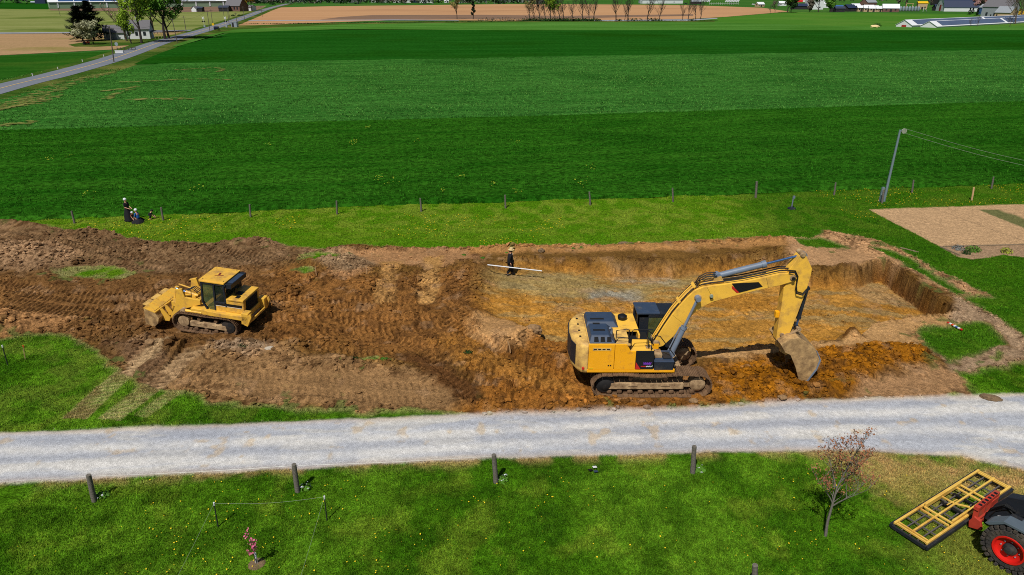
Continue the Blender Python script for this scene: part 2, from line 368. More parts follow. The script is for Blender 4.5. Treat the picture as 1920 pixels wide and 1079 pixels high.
# colour zones of the disturbed soil:  pixels, colour, blend (m), z of the surface
c_dark, c_brown, c_mid = C(98, 70, 38), C(122, 90, 46), C(142, 100, 42)
c_tan, c_sand, c_ochre = C(176, 140, 104), C(198, 154, 104), C(188, 130, 54)
c_orange, c_odark, c_grey = C(164, 112, 24), C(116, 78, 20), C(150, 126, 80)
c_pale, c_rutdark = C(186, 168, 140), C(84, 56, 34)
ZONES_ = None
ZONES = [
    (W([(-500, 400), (560, 440), (560, 480), (480, 520), (300, 520), (0, 520), (-500, 520)]), C(128, 100, 70), 1.2),
    (W([(-500, 500), (300, 520), (480, 500), (560, 560), (560, 650), (300, 660), (200, 640), (-500, 640)]), C(128, 92, 54), 1.),
    (W([(-500, 452), (0, 455), (95, 462), (150, 480), (130, 500), (80, 508), (0, 510), (-500, 510)]), C(166, 132, 98), .5),
    (W([(-500, 582), (0, 588), (80, 590), (140, 606), (120, 622), (60, 626), (0, 636), (-500, 650)]), C(176, 130, 84), .4),
    (W([(500, 500), (700, 520), (900, 500), (900, 680), (700, 672), (500, 640)]), C(142, 98, 52), 1.2),
    (W([(620, 470), (880, 468), (900, 490), (830, 500), (700, 500), (690, 515), (640, 530), (610, 515), (640, 500)]), C(176, 132, 90), .4),
    (W([(560, 470), (640, 470), (720, 500), (660, 512), (600, 500)]), C(168, 138, 104), .5),
    (W([(340, 690), (350, 660), (440, 650), (520, 655), (680, 690), (740, 690), (860, 720), (900, 760), (840, 774), (560, 768), (300, 735)]), C(156, 120, 80), .35),
    (W([(200, 640), (300, 640), (330, 665), (300, 730), (240, 715), (220, 680)]), C(128, 98, 70), .6),
    (W([(292, 640), (330, 644), (212, 736), (170, 744)]), C(166, 138, 102), .15), (W([(350, 655), (392, 658), (290, 745), (246, 748)]), C(164, 134, 98), .15),
    (W([(400, 640), (520, 650), (470, 672), (400, 660)]), C(170, 142, 112), .4),
    (W([(880, 478), (1500, 462), (1500, 446), (1300, 450), (1000, 460), (880, 464)]), C(180, 132, 80), .4),
    (W([(1475, 440), (1600, 436), (1760, 500), (1860, 555), (1790, 556), (1700, 510), (1660, 488), (1600, 500), (1480, 500)]), C(188, 146, 104), .4),
    (W([(900, 560), (1100, 620), (1100, 700), (1340, 690), (1360, 770), (860, 785), (900, 720), (860, 640)]), C(152, 100, 44), .8),
    (W([(880, 590), (960, 580), (1010, 620), (980, 655), (920, 655), (885, 630)]), C(196, 150, 98), .5),
    (W([(1290, 655), (1580, 640), (1620, 606), (1790, 588), (1820, 612), (1720, 625), (1740, 660), (1500, 672), (1290, 676)]), C(196, 152, 100), .3),
    (W([(1330, 690), (1480, 660), (1660, 645), (1730, 655), (1745, 690), (1640, 705), (1600, 745), (1350, 765)]), C(154, 98, 24), .35),
    (W([(1600, 715), (1760, 690), (1800, 702), (1826, 745), (1600, 752)]), C(172, 132, 92), .35),
    (W([(1790, 556), (1930, 632), (1930, 680), (1790, 702), (1750, 664), (1900, 650), (1860, 608), (1780, 606)]), C(170, 142, 112), .25),
    (W([(740, 672), (800, 668), (900, 720), (915, 762), (880, 760), (800, 705)]), C(104, 70, 40), .35),
    (W([(1590, 604), (1618, 632), (1574, 634)]), C(104, 70, 34), .08),
    (W([(722, 492), (750, 492), (736, 572), (704, 572)]), C(176, 132, 78), .25), (W([(800, 484), (830, 484), (820, 572), (786, 572)]), C(182, 138, 82), .25),
    (W([(800, 640), (880, 640), (1000, 690), (1080, 720), (1080, 745), (900, 700)]), C(162, 112, 52), .4)]
PZ = [  # on the pit floor
    (W([(860, 500), (1500, 500), (1780, 600), (1300, 660), (900, 640)], -1.), C(188, 136, 62), 1.),
    (W([(880, 520), (1300, 520), (1320, 560), (1100, 575), (900, 560)], -.9), C(168, 142, 88), .9),
    (W([(1150, 520), (1250, 520), (1260, 540), (1160, 540)], -1.2), C(190, 176, 148), .7),
    (W([(1230, 500), (1330, 500), (1310, 514), (1230, 514)], -1.3), C(178, 164, 136), .5),
    (W([(1100, 556), (1190, 550), (1190, 570), (1100, 572)], -1.), C(158, 150, 132), .6),
    (W([(1540, 535), (1640, 540), (1760, 590), (1620, 580)], -1.6), C(172, 136, 88), .6)]
TRACKS = []   # (polyline world, width, strength)
def trk(px, w=.55, k=1., gap=None, z=0.):
    TRACKS.append((W(px, z), w, k))
for dy in (0, 15, 31, 47): trk([(-200, 518 + dy), (0, 530 + dy), (110, 546 + dy), (220, 552 + dy), (300, 546 + dy)], .85, 1.1)
trk([(-200, 412), (0, 432), (120, 455), (200, 480), (300, 490), (400, 486)], .6, .7); trk([(0, 455), (120, 480), (250, 500), (420, 512), (560, 490)], .6, .8)
trk([(300, 540), (420, 522), (520, 490), (590, 478)], .6, .8); trk([(380, 500), (480, 480), (540, 466)], .5, .7)
trk([(304, 634), (262, 675), (215, 718), (140, 784)], 1.05, 1.3); trk([(372, 650), (330, 690), (285, 728), (206, 786)], 1.05, 1.3); trk([(345, 728), (300, 756), (262, 782)], .7, .7)
trk([(346, 640), (300, 690), (250, 740), (190, 786)], .4, .8)
trk([(500, 602), (620, 596), (740, 604), (860, 600)], .75, 1.15); trk([(500, 640), (640, 622), (760, 622), (900, 612)], .75, 1.15); trk([(560, 582), (700, 584), (800, 588)], .5, .9)
trk([(830, 600), (900, 640), (960, 672), (1060, 700), (1110, 706)], .85, 1.3); trk([(760, 640), (820, 672), (880, 710), (960, 735)], .6, 1.)
trk([(733, 500), (725, 540), (712, 575)], 1.3, .5); trk([(815, 490), (806, 530), (800, 570)], 1.3, .5); trk([(560, 520), (600, 560), (680, 590)], .55, .8); trk([(600, 520), (560, 560), (520, 575)], .5, .8)
trk([(1330, 690), (1480, 675), (1600, 668)], .7, 1.); trk([(960, 724), (1120, 742)], .7, 1.)
trk([(380, 700), (600, 712), (820, 728)], .6, .5); trk([(360, 720), (560, 735), (800, 752)], .6, .5)
trk([(1200, 610), (1400, 600), (1560, 585)], .6, .5, z=-1.3); trk([(960, 560), (1150, 580), (1300, 590)], .6, .5, z=-1.)
for q in ([(-60, 600), (60, 592), (160, 600), (250, 600)], [(-100, 572), (40, 580), (150, 588)], [(0, 444), (90, 462), (170, 478)], [(400, 470), (520, 500), (560, 530)], [(430, 470), (560, 490), (600, 505)], [(360, 500), (440, 512), (470, 530)], [(510, 560), (640, 566), (780, 572), (860, 566)],
          [(520, 620), (600, 660), (700, 664), (820, 650)], [(880, 600), (830, 560), (780, 530)], [(880, 690), (1000, 712), (1090, 712)], [(870, 745), (960, 752), (1100, 760)], [(1310, 690), (1400, 694), (1470, 690)], [(640, 600), (760, 640), (840, 700), (880, 740)]): trk(q, .68, 1.05)
LTRK = [(W([(-900, 878), (0, 846), (600, 826), (1100, 800), (1500, 778), (2000, 765)]), 1.), (W([(-900, 915), (0, 880), (600, 856), (1100, 826), (1500, 808), (1800, 806), (2100, 840)]), 1.)]
MOUNDS = [  # px,py, rx, ry (m), h, z
    (40, 482, 4.5, 2.2, .55), (110, 495, 2.5, 1.2, .25), (-60, 612, 6, 1.4, .45), (60, 606, 3, 1., .3), (20, 424, 5, .7, .35), (180, 443, 4, .8, .3),
    (340, 463, 3, .7, .25), (470, 458, 2.6, .8, .35), (1420, 712, 2.4, .8, .3), (1560, 690, 2.6, 1., .42), (1680, 672, 2.2, .8, .35), (1495, 735, 1.6, .5, .3), (1060, 760, 5, .5, .22),
    (1250, 764, 4, .35, .2), (640, 688, 2.2, .5, .28), (450, 668, 2.5, .6, .22), (960, 630, 1.4, .9, .3), (620, 490, 2., .5, .3), (700, 545, 2.4, 1., .22), (880, 540, 1.6, 1.6, .2),
    (950, 469, 3.5, .35, .22), (1180, 463, 3, .35, .2), (1560, 457, 2., .4, .2), (330, 652, 3, .5, .3), (270, 628, 1.2, .5, .35), (560, 650, 3, .6, .18), (1010, 600, .7, .7, .25), (530, 560, 2.4, 1.4, .15), (1597, 631, .42, .22, .5), (292, 634, .9, .7, .34), (262, 622, .6, 1.2, .3)]
MOUNDW = [(G(a, b) + (c, d, e)) for a, b, c, d, e in MOUNDS]
ORANGE_BED = W([(1340, 690), (1480, 664), (1660, 648), (1735, 660), (1745, 685), (1640, 705), (1600, 745), (1400, 752), (1330, 735)])

SMOOTH = [W([(1290, 662), (1560, 644), (1616, 606), (1790, 588), (1812, 610), (1715, 626), (1720, 650), (1500, 664), (1290, 684)]), W([(880, 470), (1000, 468), (1480, 452), (1530, 455), (1600, 470), (1664, 484), (1600, 498), (1530, 503), (1484, 488), (1474, 466), (1300, 483), (1100, 482), (900, 488)]),
          W([(1610, 716), (1760, 692), (1806, 712), (1820, 742), (1600, 750)]), W([(1800, 566), (1925, 640), (1925, 674), (1800, 698), (1770, 690), (1890, 662), (1880, 620), (1850, 604), (1800, 600)]), W([(640, 474), (880, 470), (880, 486), (830, 500), (700, 500)]),
          W([(890, 590), (960, 585), (1000, 620), (960, 645), (900, 640)]), W([(380, 700), (700, 700), (860, 730), (840, 765), (500, 750)])]
def surface(x, y, full=True):
    """height, colour, zone (0 turf, 1 soil, 2 lane, 3 garden)"""
    n1 = fbm(x, y, .9, 4, 3) - .5; n2 = fbm(x, y, 2.6, 3, 11) - .5
    wx, wy = x + n2 * .5 + n1 * .5, y + (fbm(x, y, 1.1, 4, 29) - .5) * .9
    sD = sdist(DIRT, wx, wy); sL = sdist(LANE, x + n2 * .14, y + n1 * .2)
    for I in ISLES: sD = np.minimum(sD, -sdist(I, wx, wy))
    # tracks pressed into the ground
    tm = np.zeros_like(x); th = np.zeros_like(x); tph = np.zeros_like(x)
    for poly, w, k in TRACKS:
        acc = 0.
        for i in range(len(poly) - 1):
            ax, ay = poly[i]; bx, by = poly[i + 1]; L = math.hypot(bx - ax, by - ay); ux, uy = (bx - ax) / L, (by - ay) / L
            ii = np.where((x > min(ax, bx) - 1) & (x < max(ax, bx) + 1) & (y > min(ay, by) - 1) & (y < max(ay, by) + 1))
            if len(ii[0]):
                qx = x[ii] - ax; qy = y[ii] - ay; s_ = qx * ux + qy * uy; d_ = -qx * uy + qy * ux
                m = (1 - ss(w / 2 - .07, w / 2 + .06, np.abs(d_))) * (s_ > -.02) * (s_ < L + .02) * k
                m *= .6 + .4 * ss(.3, .46, fbm(x[ii], y[ii], .7, 3, 61))
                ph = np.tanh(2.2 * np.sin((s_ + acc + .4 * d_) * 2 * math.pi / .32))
                better = m > tm[ii]
                a_ = tm[ii]; b_ = tph[ii]; a_[better] = m[better]; b_[better] = ph[better]; tm[ii] = a_; tph[ii] = b_
            acc += L
    tm = np.minimum(tm, 1.3); surface.tm = tm
    fade = 1.
    # soil height
    clod = cells(x, y, 3.1, 7) * .6 + cells(x + 3.3, y, 6.5, 19) * .4
    rough = .35 + .65 * ss(.42, .62, fbm(x, y, .28, 3, 41))
    mound = np.zeros_like(x)
    for mx, my, rx, ry, h in MOUNDW: mound = np.maximum(mound, h * np.exp(-((x - mx) / rx) ** 2 - ((y - my) / ry) ** 2))
    sO = sdist(ORANGE_BED, wx, wy); ob = ss(-.3, .4, sO)
    rough = np.maximum(rough, np.clip(mound * 2.6, 0, 1)); rough = np.maximum(rough, ob); sm = np.zeros_like(x)
    for q in SMOOTH: sm = np.maximum(sm, ss(-.15, .35, sdist(q, wx, wy)))
    rough = rough * (1 - .85 * sm)
    hs = (fbm(x, y, .33, 3, 5) - .5) * .3 + (fbm(x, y, 1.4, 4, 8) - .5) * (.24 - .16 * sm) * (1 - .7 * np.clip(tm, 0, 1)) + rough * (1 - .9 * np.clip(tm, 0, 1)) * (clod * .24 + (fbm(x, y, 5, 3, 21) - .5) * .16 + (fbm(x, y, 10, 2, 23) - .5) * .07) + mound * (1 + .5 * n1) + ob * .04
    smooth_tr = np.clip(tm, 0, 1)
    hs = hs - .06 * smooth_tr + tph * .045 * smooth_tr
    # excavator / loader stand on trodden ground
    for ex, ey, rx, ry in ((5.95, 26.6, 3.2, 2.2), (-16., 32., 2.6, 1.6)):
        q = np.exp(-(((x - ex) / rx) ** 4 + ((y - ey) / ry) ** 4)); hs = hs * (1 - .85 * q) - .03 * q
    # pit
    kq = 1 - .6 * ss(20, 22, x); sP = sdist(PIT, x + (n2 * .28 + n1 * .2) * kq, y + (n1 * .25 + n2 * .2) * kq)
    pz = PITZ(x); left = 1 - ss(-3., 2., x)
    wallw = .2 + .8 * (1 - ss(21., 23.5, x)) * ss(36, 37, y) + 1.8 * left + .25 * np.abs(n2) + .25 * 0
    pit = ss(-.02, 1., sP / wallw)
    pf = (fbm(x, y, .5, 3, 71) - .5) * .12 + (fbm(x, y, 3, 4, 73) - .5) * .2 + tph * .02 * smooth_tr * pit + cells(x, y, 4, 77) * .1 * ss(.45, .6, fbm(x, y, .5, 3, 79))
    # teeth marks down the right wall
    hp = pz + pf
    hsoil = hs * (1 - pit) + hp * pit
    soil = ss(-.12, .1, sD)
    crop = np.clip(sD / .5, 0, 1)
    gh = (fbm(x, y, .35, 3, 91) - .5) * .16 + (fbm(x, y, 3, 3, 93) - .5) * .05
    spoil = (soil * (1 - soil) * 4)
    lane = ss(-.12, .12, sL)
    lh = (fbm(x, y, .6, 3, 95) - .5) * .04 + (fbm(x, y, 7, 2, 97) - .5) * .035
    h = gh * (1 - soil) + (hsoil * (.25 + .75 * np.maximum(crop, pit))) * soil + spoil * .08 * cells(x, y, 3.5, 31)
    h = h * (1 - lane) + lh * lane
    sG = np.maximum(sdist(GARDEN, x + n2 * .06, y + n2 * .06), sdist(BED, x + n2 * .2, y + n2 * .2)); gard = ss(-.08, .08, sG)
    h = h * (1 - gard) + gard * (gh * .3 - .03 + (fbm(x, y, 4, 3, 33) - .5) * .07)
    edge = ss(60, 64, y) + ss(52, 55, np.abs(x)) + (1 - ss(7, 9, y)); h = h * (1 - np.clip(edge, 0, 1))
    if not full: return h, soil, lane, gard, pit
    # ---------------- colour
    A = lambda c: np.array(c)[None, :]
    def mix(a, b, t): return a + (A(b) - a) * t[:, None] if isinstance(b, tuple) else a + (b - a) * t[:, None]
    c = np.repeat(A(c_brown), len(x), 0)
    for poly, cc, bl in ZONES: c = mix(c, cc, ss(-bl, bl, sdist(poly, wx + n1 * bl, wy + n2 * bl)))
    cp = np.repeat(A(C(186, 134, 58)), len(x), 0)
    for poly, cc, bl in PZ: cp = mix(cp, cc, ss(-bl, bl, sdist(poly, wx + n1 * bl, wy + n2 * bl)))
    streak = fbm(x * .22, y, 1.6, 4, 101)
    cp = mix(cp, C(160, 140, 96), ss(.52, .64, streak) * .6); cp = mix(cp, C(176, 120, 44), ss(.55, .68, fbm(x * .3, y, 1.1, 4, 111)) * .55)
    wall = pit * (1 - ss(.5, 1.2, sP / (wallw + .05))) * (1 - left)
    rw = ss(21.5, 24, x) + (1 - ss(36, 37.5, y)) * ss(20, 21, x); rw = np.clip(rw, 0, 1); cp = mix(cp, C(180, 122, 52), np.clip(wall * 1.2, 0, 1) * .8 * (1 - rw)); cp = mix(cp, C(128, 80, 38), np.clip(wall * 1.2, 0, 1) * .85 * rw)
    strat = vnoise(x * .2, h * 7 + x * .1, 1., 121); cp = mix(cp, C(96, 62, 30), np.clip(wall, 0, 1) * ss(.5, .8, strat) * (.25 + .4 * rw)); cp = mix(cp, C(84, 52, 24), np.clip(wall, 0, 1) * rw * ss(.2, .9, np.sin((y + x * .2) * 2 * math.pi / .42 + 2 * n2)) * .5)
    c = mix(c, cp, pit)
    pat = fbm(x, y, .8, 4, 131)
    c = c * (1 + .34 * (pat - .5) * 2 * (1 - .5 * sm))[:, None]
    c = mix(c, c_rutdark, ss(.52, .7, fbm(x, y, 2.4, 4, 141)) * .5 * (1 - pit * .7) * (1 - .8 * sm)); c = mix(c, C(64, 42, 22), ss(.58, .7, fbm(x, y, 6, 2, 143)) * .6 * (1 - pit * .5) * (1 - .7 * sm))
    c = mix(c, c_tan, ss(.6, .78, fbm(x, y, 1.3, 4, 151)) * .35)
    c = c * (1 + smooth_tr * (.14 + .36 * tph * ss(.3, .6, fbm(x, y, 1.3, 3, 661))) * (1 - .5 * sm))[:, None]  # ribs lightened, grooves darkened: tread light and shade put into the soil colour
    # a little turf debris in the soil
    deb = ss(.7, .76, fbm(x, y, 1.5, 3, 161)) * (1 - pit) * ss(1.8, .3, np.abs(sD)); c = mix(c, C(92, 104, 52), deb * .8)
    # turf colour
    t1 = fbm(x, y, .22, 4, 201); t2 = fbm(x, y, 1.1, 4, 211); t3 = fbm(x * .35, y, 1.4, 3, 221)
    g = np.repeat(A(C(88, 130, 26)), len(x), 0)
    g = mix(g, C(68, 112, 16), ss(.42, .62, t1)); g = mix(g, C(118, 142, 40), ss(.48, .74, t2) * .55); g = mix(g, C(42, 84, 8), ss(.48, .66, fbm(x, y, .9, 3, 231)) * .5)
    g = g * (1 + .9 * (fbm(x, y, 3.2, 3, 251) - .5))[:, None]
    backs = ss(35, 38, y); g = mix(g, C(92, 128, 22), backs * .85 * (1 - ss(16, 22, x))); g = mix(g, C(76, 124, 14), backs * ss(.45, .6, t3) * .7)
    g = mix(g, C(128, 144, 48), backs * ss(43, 50, y) * ss(.42, .62, t2) * .55)
    g = mix(g, C(50, 94, 14), ss(16, 22, x) * ss(27, 30, y) * .7)
    dr = ss(-.9, .9, sdist(DRY, x + n1 * 2, y + n2 * 2)); g = mix(g, C(182, 150, 96), dr * (.75 + .25 * ss(.4, .6, t2)))
    g = mix(g, C(140, 140, 60), ss(11, 14, x) * (1 - ss(19, 21, y)) * ss(.42, .62, fbm(x, y, .5, 3, 241)) * .6)
    left_l = (1 - ss(-12, -9, x)) * ss(22, 24, y) * (1 - ss(34, 36, y)); g = mix(g, C(100, 122, 42), left_l * ss(.4, .6, t2) * .45)
    near = np.exp(-(np.clip(sL, -9, 0) / .35) ** 2) * (y < 22); g = mix(g, C(176, 146, 98), near * .8 * ss(.35, .6, t2))
    g = mix(g, C(160, 140, 98), np.exp(-(np.clip(sD, -9, 0) / .22) ** 2) * .45)
    isl = ss(-.2, .2, sdist(ISLES[0], x, y)); g = mix(g, C(150, 138, 92), isl * ss(.35, .6, t2) * .75)
    # gravel colour
    l = np.repeat(A(C(188, 191, 198)), len(x), 0)
    ls = fbm(x * .18, y - x * .06, 1.3, 4, 301); l = mix(l, C(170, 174, 184), ss(.4, .66, ls) * .7); l = mix(l, C(214, 210, 202), ss(.54, .68, fbm(x * .2, y - x * .06, 2., 4, 311)) * .8)
    for poly, k in LTRK:
        for i in range(len(poly) - 1):
            ax, ay = poly[i]; bx, by = poly[i + 1]; L = math.hypot(bx - ax, by - ay); ux, uy = (bx - ax) / L, (by - ay) / L
            s_ = (x - ax) * ux + (y - ay) * uy; d_ = -(x - ax) * uy + (y - ay) * ux
            l = mix(l, C(222, 219, 214), np.exp(-(d_ / .32) ** 2) * (s_ >= 0) * (s_ < L) * (.5 + .4 * ss(.3, .6, t2))); l = mix(l, C(160, 163, 172), np.exp(-((np.abs(d_) - .62) / .16) ** 2) * (s_ >= 0) * (s_ < L) * .35)
    l = mix(l, C(206, 178, 134), ss(.68, .8, fbm(x, y, 1.6, 5, 321)) * .5)
    l = mix(l, C(200, 168, 126), np.exp(-(np.clip(sL, 0, 9) / .25) ** 2) * .45)
    l = l * (1 + .16 * (fbm(x, y, 7, 3, 331) - .5) * 2)[:, None]
    # garden
    gc = np.repeat(A(C(196, 160, 120)), len(x), 0) * (1 + .3 * (fbm(x, y, 2.5, 4, 401) - .5))[:, None]
    sB = sdist(BED, x, y); gc = mix(gc, C(168, 138, 108), ss(-.05, .05, sB))
    row = sdist(GROW, x + n2 * .2, y + n2 * .2); gc = mix(gc, C(112, 112, 70), ss(-.1, .15, row))
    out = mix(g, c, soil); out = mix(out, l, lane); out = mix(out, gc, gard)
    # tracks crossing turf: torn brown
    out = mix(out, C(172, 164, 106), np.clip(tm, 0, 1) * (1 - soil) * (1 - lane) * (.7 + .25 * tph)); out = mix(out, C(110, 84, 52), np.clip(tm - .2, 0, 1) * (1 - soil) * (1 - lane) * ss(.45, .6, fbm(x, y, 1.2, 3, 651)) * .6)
    zone = np.where(gard > .5, 3, np.where(lane > .5, 2, np.where(soil > .5, 1, 0)))
    return h, np.clip(out, .003, .85), zone
GROW = W([(1832, 392), (1872, 392), (1990, 434), (1950, 440)])

def axis(parts):
    o = []
    for a, b, st in parts: o.append(np.arange(a, b, st))
    o.append(np.array([parts[-1][1]])); return np.concatenate(o)
gx = axis([(-55, -38, .35), (-38, -31, .1), (-31, 27, .056), (27, 38, .12), (38, 55, .35)])
gy = axis([(7, 15, .3), (15, 19.5, .1), (19.5, 36, .065), (36, 50, .085), (50, 64, .2)])
NX, NY = len(gx), len(gy)
XX, YY = np.meshgrid(gx, gy); fx_, fy_ = XX.ravel(), YY.ravel()
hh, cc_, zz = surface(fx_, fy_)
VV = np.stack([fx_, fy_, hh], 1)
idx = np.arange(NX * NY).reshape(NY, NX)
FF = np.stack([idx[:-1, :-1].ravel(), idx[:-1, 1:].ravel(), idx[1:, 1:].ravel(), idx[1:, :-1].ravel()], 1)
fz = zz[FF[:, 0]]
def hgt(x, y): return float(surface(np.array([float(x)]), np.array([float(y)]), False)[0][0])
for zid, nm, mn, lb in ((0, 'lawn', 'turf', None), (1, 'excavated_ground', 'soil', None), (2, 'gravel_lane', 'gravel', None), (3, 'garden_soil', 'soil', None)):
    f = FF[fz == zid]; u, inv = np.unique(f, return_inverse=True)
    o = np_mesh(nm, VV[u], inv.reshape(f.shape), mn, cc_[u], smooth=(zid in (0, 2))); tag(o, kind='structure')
    

# ---------------------------------------------------------------- far ground sheet with a hole for the near terrain
A0 = math.atan2(*(np.array(G(1920, 193)) - np.array(G(0, 248)))[::-1])
field_mat('far_green', C(52, 98, 38), C(66, 112, 44), C(88, 118, 56), A0, s1=.006, s2=.08, bs=.5)
gm = MB(); X0, X1, Y0, Y1, BG = -55, 55, 7, 64, 6000
gm.add([(-BG, -BG, 0), (BG, -BG, 0), (BG, BG, 0), (-BG, BG, 0), (X0, Y0, 0), (X1, Y0, 0), (X1, Y1, 0), (X0, Y1, 0)], [(0, 1, 5, 4), (1, 2, 6, 5), (2, 3, 7, 6), (3, 0, 4, 7)])
tag(gm.build('ground', 'far_green'), kind='structure')
field_mat('crop_near', C(32, 84, 14), C(52, 104, 24), C(28, 76, 12), A0, s1=.07, s2=.5, stretch=9, bump=.25, bs=2.4, grain=.55)
field_mat('crop_mid', C(46, 100, 34), C(68, 122, 48), C(38, 88, 28), A0, s1=.04, s2=.5, stretch=9, bump=.3, bs=2., grain=.5)
field_mat('crop_far', C(22, 76, 14), C(34, 90, 24), C(26, 70, 8), A0, s1=.02, s2=.25, stretch=20, bump=.12, bs=1.2, grain=.28)
field_mat('grass_far', C(64, 114, 38), C(88, 136, 58), C(56, 104, 28), A0, s1=.012, s2=.12, stretch=14, bump=.05, bs=1., grain=.16)
field_mat('pasture', C(64, 116, 36), C(80, 126, 44), C(96, 130, 52), A0 + .25, s1=.012, s2=.1, stretch=10, bump=.05, bs=.6, grain=.1)
field_mat('tilled', C(196, 152, 112), C(186, 142, 102), C(166, 124, 92), A0, s1=.006, s2=.06, stretch=14, bump=.08, bs=.5, grain=.06)
field_mat('stubble', C(176, 142, 106), C(162, 134, 96), C(134, 126, 66), A0, s1=.03, s2=.14, stretch=8, bump=.08, bs=1., grain=.14)
field_mat('meadow', C(114, 126, 60), C(144, 148, 92), C(76, 100, 32), A0, s1=.02, s2=.16, stretch=16, bump=.05, bs=.6, grain=.1)
field_mat('green_left', C(34, 82, 20), C(46, 94, 26), C(76, 104, 34), A0, s1=.03, s2=.3, stretch=8, bump=.1, bs=1.5, grain=.2)
field_mat('verge', C(50, 84, 26), C(76, 98, 38), C(120, 118, 62), A0, s1=.05, s2=.4, stretch=4, bump=.1, bs=1.5, grain=.25)
field_mat('brown_far', C(128, 104, 88), C(140, 112, 92), C(118, 98, 80), A0, s1=.01, s2=.1, bs=.4, grain=.08)
field_mat('asphalt', C(118, 124, 134), C(128, 132, 142), C(108, 114, 124), .9, s1=.03, s2=.2, stretch=20, bump=.01, bs=2., grain=.06)
field_mat('ballast', C(164, 168, 176), C(150, 154, 164), C(140, 140, 144), A0, s1=.05, s2=.4, bs=1., grain=.1)
LV = [.012]
def field(name, px, mt, z=None, thick=0.):
    if z is None: LV[0] += .014; z = LV[0]
    m = MB(); pts = W(px, z)
    if thick: m.zprism(pts, z - thick, z)
    else: m.add([(x, y, z) for x, y in pts], [tuple(range(len(pts)))])
    return tag(m.build(name, mt), kind='structure')
field('meadow', [(-700, 30), (0, 17), (90, 18), (430, 12), (500, 11), (470, 32), (400, 52), (330, 58), (0, 62), (-700, 72)], 'meadow')
field('hay_field', [(-700, 24), (-100, 4), (0, 5), (92, 6), (95, 18), (0, 17), (-700, 34)], 'crop_far')
field('bare_soil_strip', [(90, 17), (430, 12.5), (498, 11), (480, 21), (360, 23), (95, 20)], 'brown_far')
field('stubble_field', [(-900, 80), (0, 63), (180, 61), (330, 57), (372, 56), (345, 66), (250, 90), (215, 93), (0, 104), (-900, 130)], 'stubble')
field('pasture_strip', [(-900, 131), (0, 105), (120, 101), (236, 95), (200, 106), (0, 160), (-900, 410)], 'green_left')
field('yard_grass', [(128, 84), (190, 75), (335, 66), (372, 58), (340, 72), (310, 80), (250, 85), (180, 88), (140, 88)], 'verge')
field('tilled_field', [(446, 49), (440, 45), (500, 15), (620, 12), (960, 8), (1040, 8), (1290, 10), (1430, 15), (1480, 22), (1360, 32), (1290, 36), (1100, 38.5), (960, 39), (740, 38), (600, 43)], 'tilled')
field('tilled_field', [(600, 37), (640, 32), (700, 28.5), (900, 28), (1060, 30), (1300, 27), (1300, 30), (1060, 35), (800, 37)], 'brown_far')
field('dirt_track', [(455, 38.6), (740, 37), (860, 38), (860, 38.9), (740, 38.4), (600, 39), (455, 39.8)], 'ballast')
field('farm_pasture', [(1300, 37), (1350, 33), (1480, 23), (1560, 24), (1920, 28), (2700, 30), (2700, 58), (1920, 52), (1600, 53), (1300, 48)], 'pasture')
field('verge_strip', [(395, 66), (425, 54), (445, 48), (640, 44), (800, 39), (960, 39.5), (1340, 38), (1340, 44), (960, 43), (640, 48), (440, 58)], 'verge')
field('railway_bed', [(-900, 77), (0, 61.2), (180, 60.5), (395, 55.4), (395, 56.6), (180, 62.2), (0, 63.4), (-900, 80)], 'ballast')
field('railway_bed', [(1085, 38.2), (1290, 36.6), (1345, 34), (1345, 35.4), (1290, 39.6), (1085, 40)], 'ballast')
field('grass_field', [(300, 84), (400, 64), (440, 56), (640, 46), (960, 42), (1340, 42), (1600, 50), (1920, 49), (2700, 52), (2700, 64), (1920, 57), (1280, 57), (960, 57), (640, 55), (420, 62), (330, 88)], 'grass_far')
field('far_crop_field', [(252, 120), (1280, 103), (1920, 94), (2800, 83), (2800, 62), (1920, 56), (1280, 56.5), (960, 57), (640, 56), (440, 60), (345, 84), (300, 100)], 'crop_far', z=.2, thick=.18)
# crop strips with standing height
def crop(name, front, back, mt, top, step, seed, amp, colr=None):
    """raised crop bed between two world polylines front/back (x-sorted)"""
    fx = np.array([p[0] for p in front]); fy = np.array([p[1] for p in front]); bx = np.array([p[0] for p in back]); by = np.array([p[1] for p in back])
    nu = int((fx[-1] - fx[0]) / step); nv = int((by.mean() - fy.mean()) / step)
    u = np.linspace(0, 1, nu); v = np.linspace(0, 1, nv)
    X = (fx[0] + (fx[-1] - fx[0]) * u)[None, :] * (1 - v)[:, None] + (bx[0] + (bx[-1] - bx[0]) * u)[None, :] * v[:, None]
    fyy = np.interp(fx[0] + (fx[-1] - fx[0]) * u, fx, fy); byy = np.interp(bx[0] + (bx[-1] - bx[0]) * u, bx, by)
    fyy = fyy + (fbm(X[0], X[0] * 0, 1.2, 3, seed) - .5) * .7
    Y = fyy[None, :] * (1 - v)[:, None] + byy[None, :] * v[:, None]
    Z = top + (fbm(X.ravel(), Y.ravel(), 1.6, 4, seed + 1) - .5).reshape(X.shape) * amp + (fbm(X.ravel(), Y.ravel(), .15, 3, seed + 2) - .5).reshape(X.shape) * amp
    Z[0, :] = .02; Z[-1, :] = .02; Z[:, 0] = .02; Z[:, -1] = .02
    Vt = np.stack([X.ravel(), Y.ravel(), Z.ravel()], 1); id_ = np.arange(nu * nv).reshape(nv, nu)
    Fc = np.stack([id_[:-1, :-1].ravel(), id_[:-1, 1:].ravel(), id_[1:, 1:].ravel(), id_[1:, :-1].ravel()], 1)
    return tag(np_mesh(name, Vt, Fc, mt, smooth=True), kind='structure')
f1 = W([(-500, 430), (60, 413), (400, 401), (640, 389), (960, 379), (1280, 369), (1560, 358), (1920, 345), (2400, 328)])
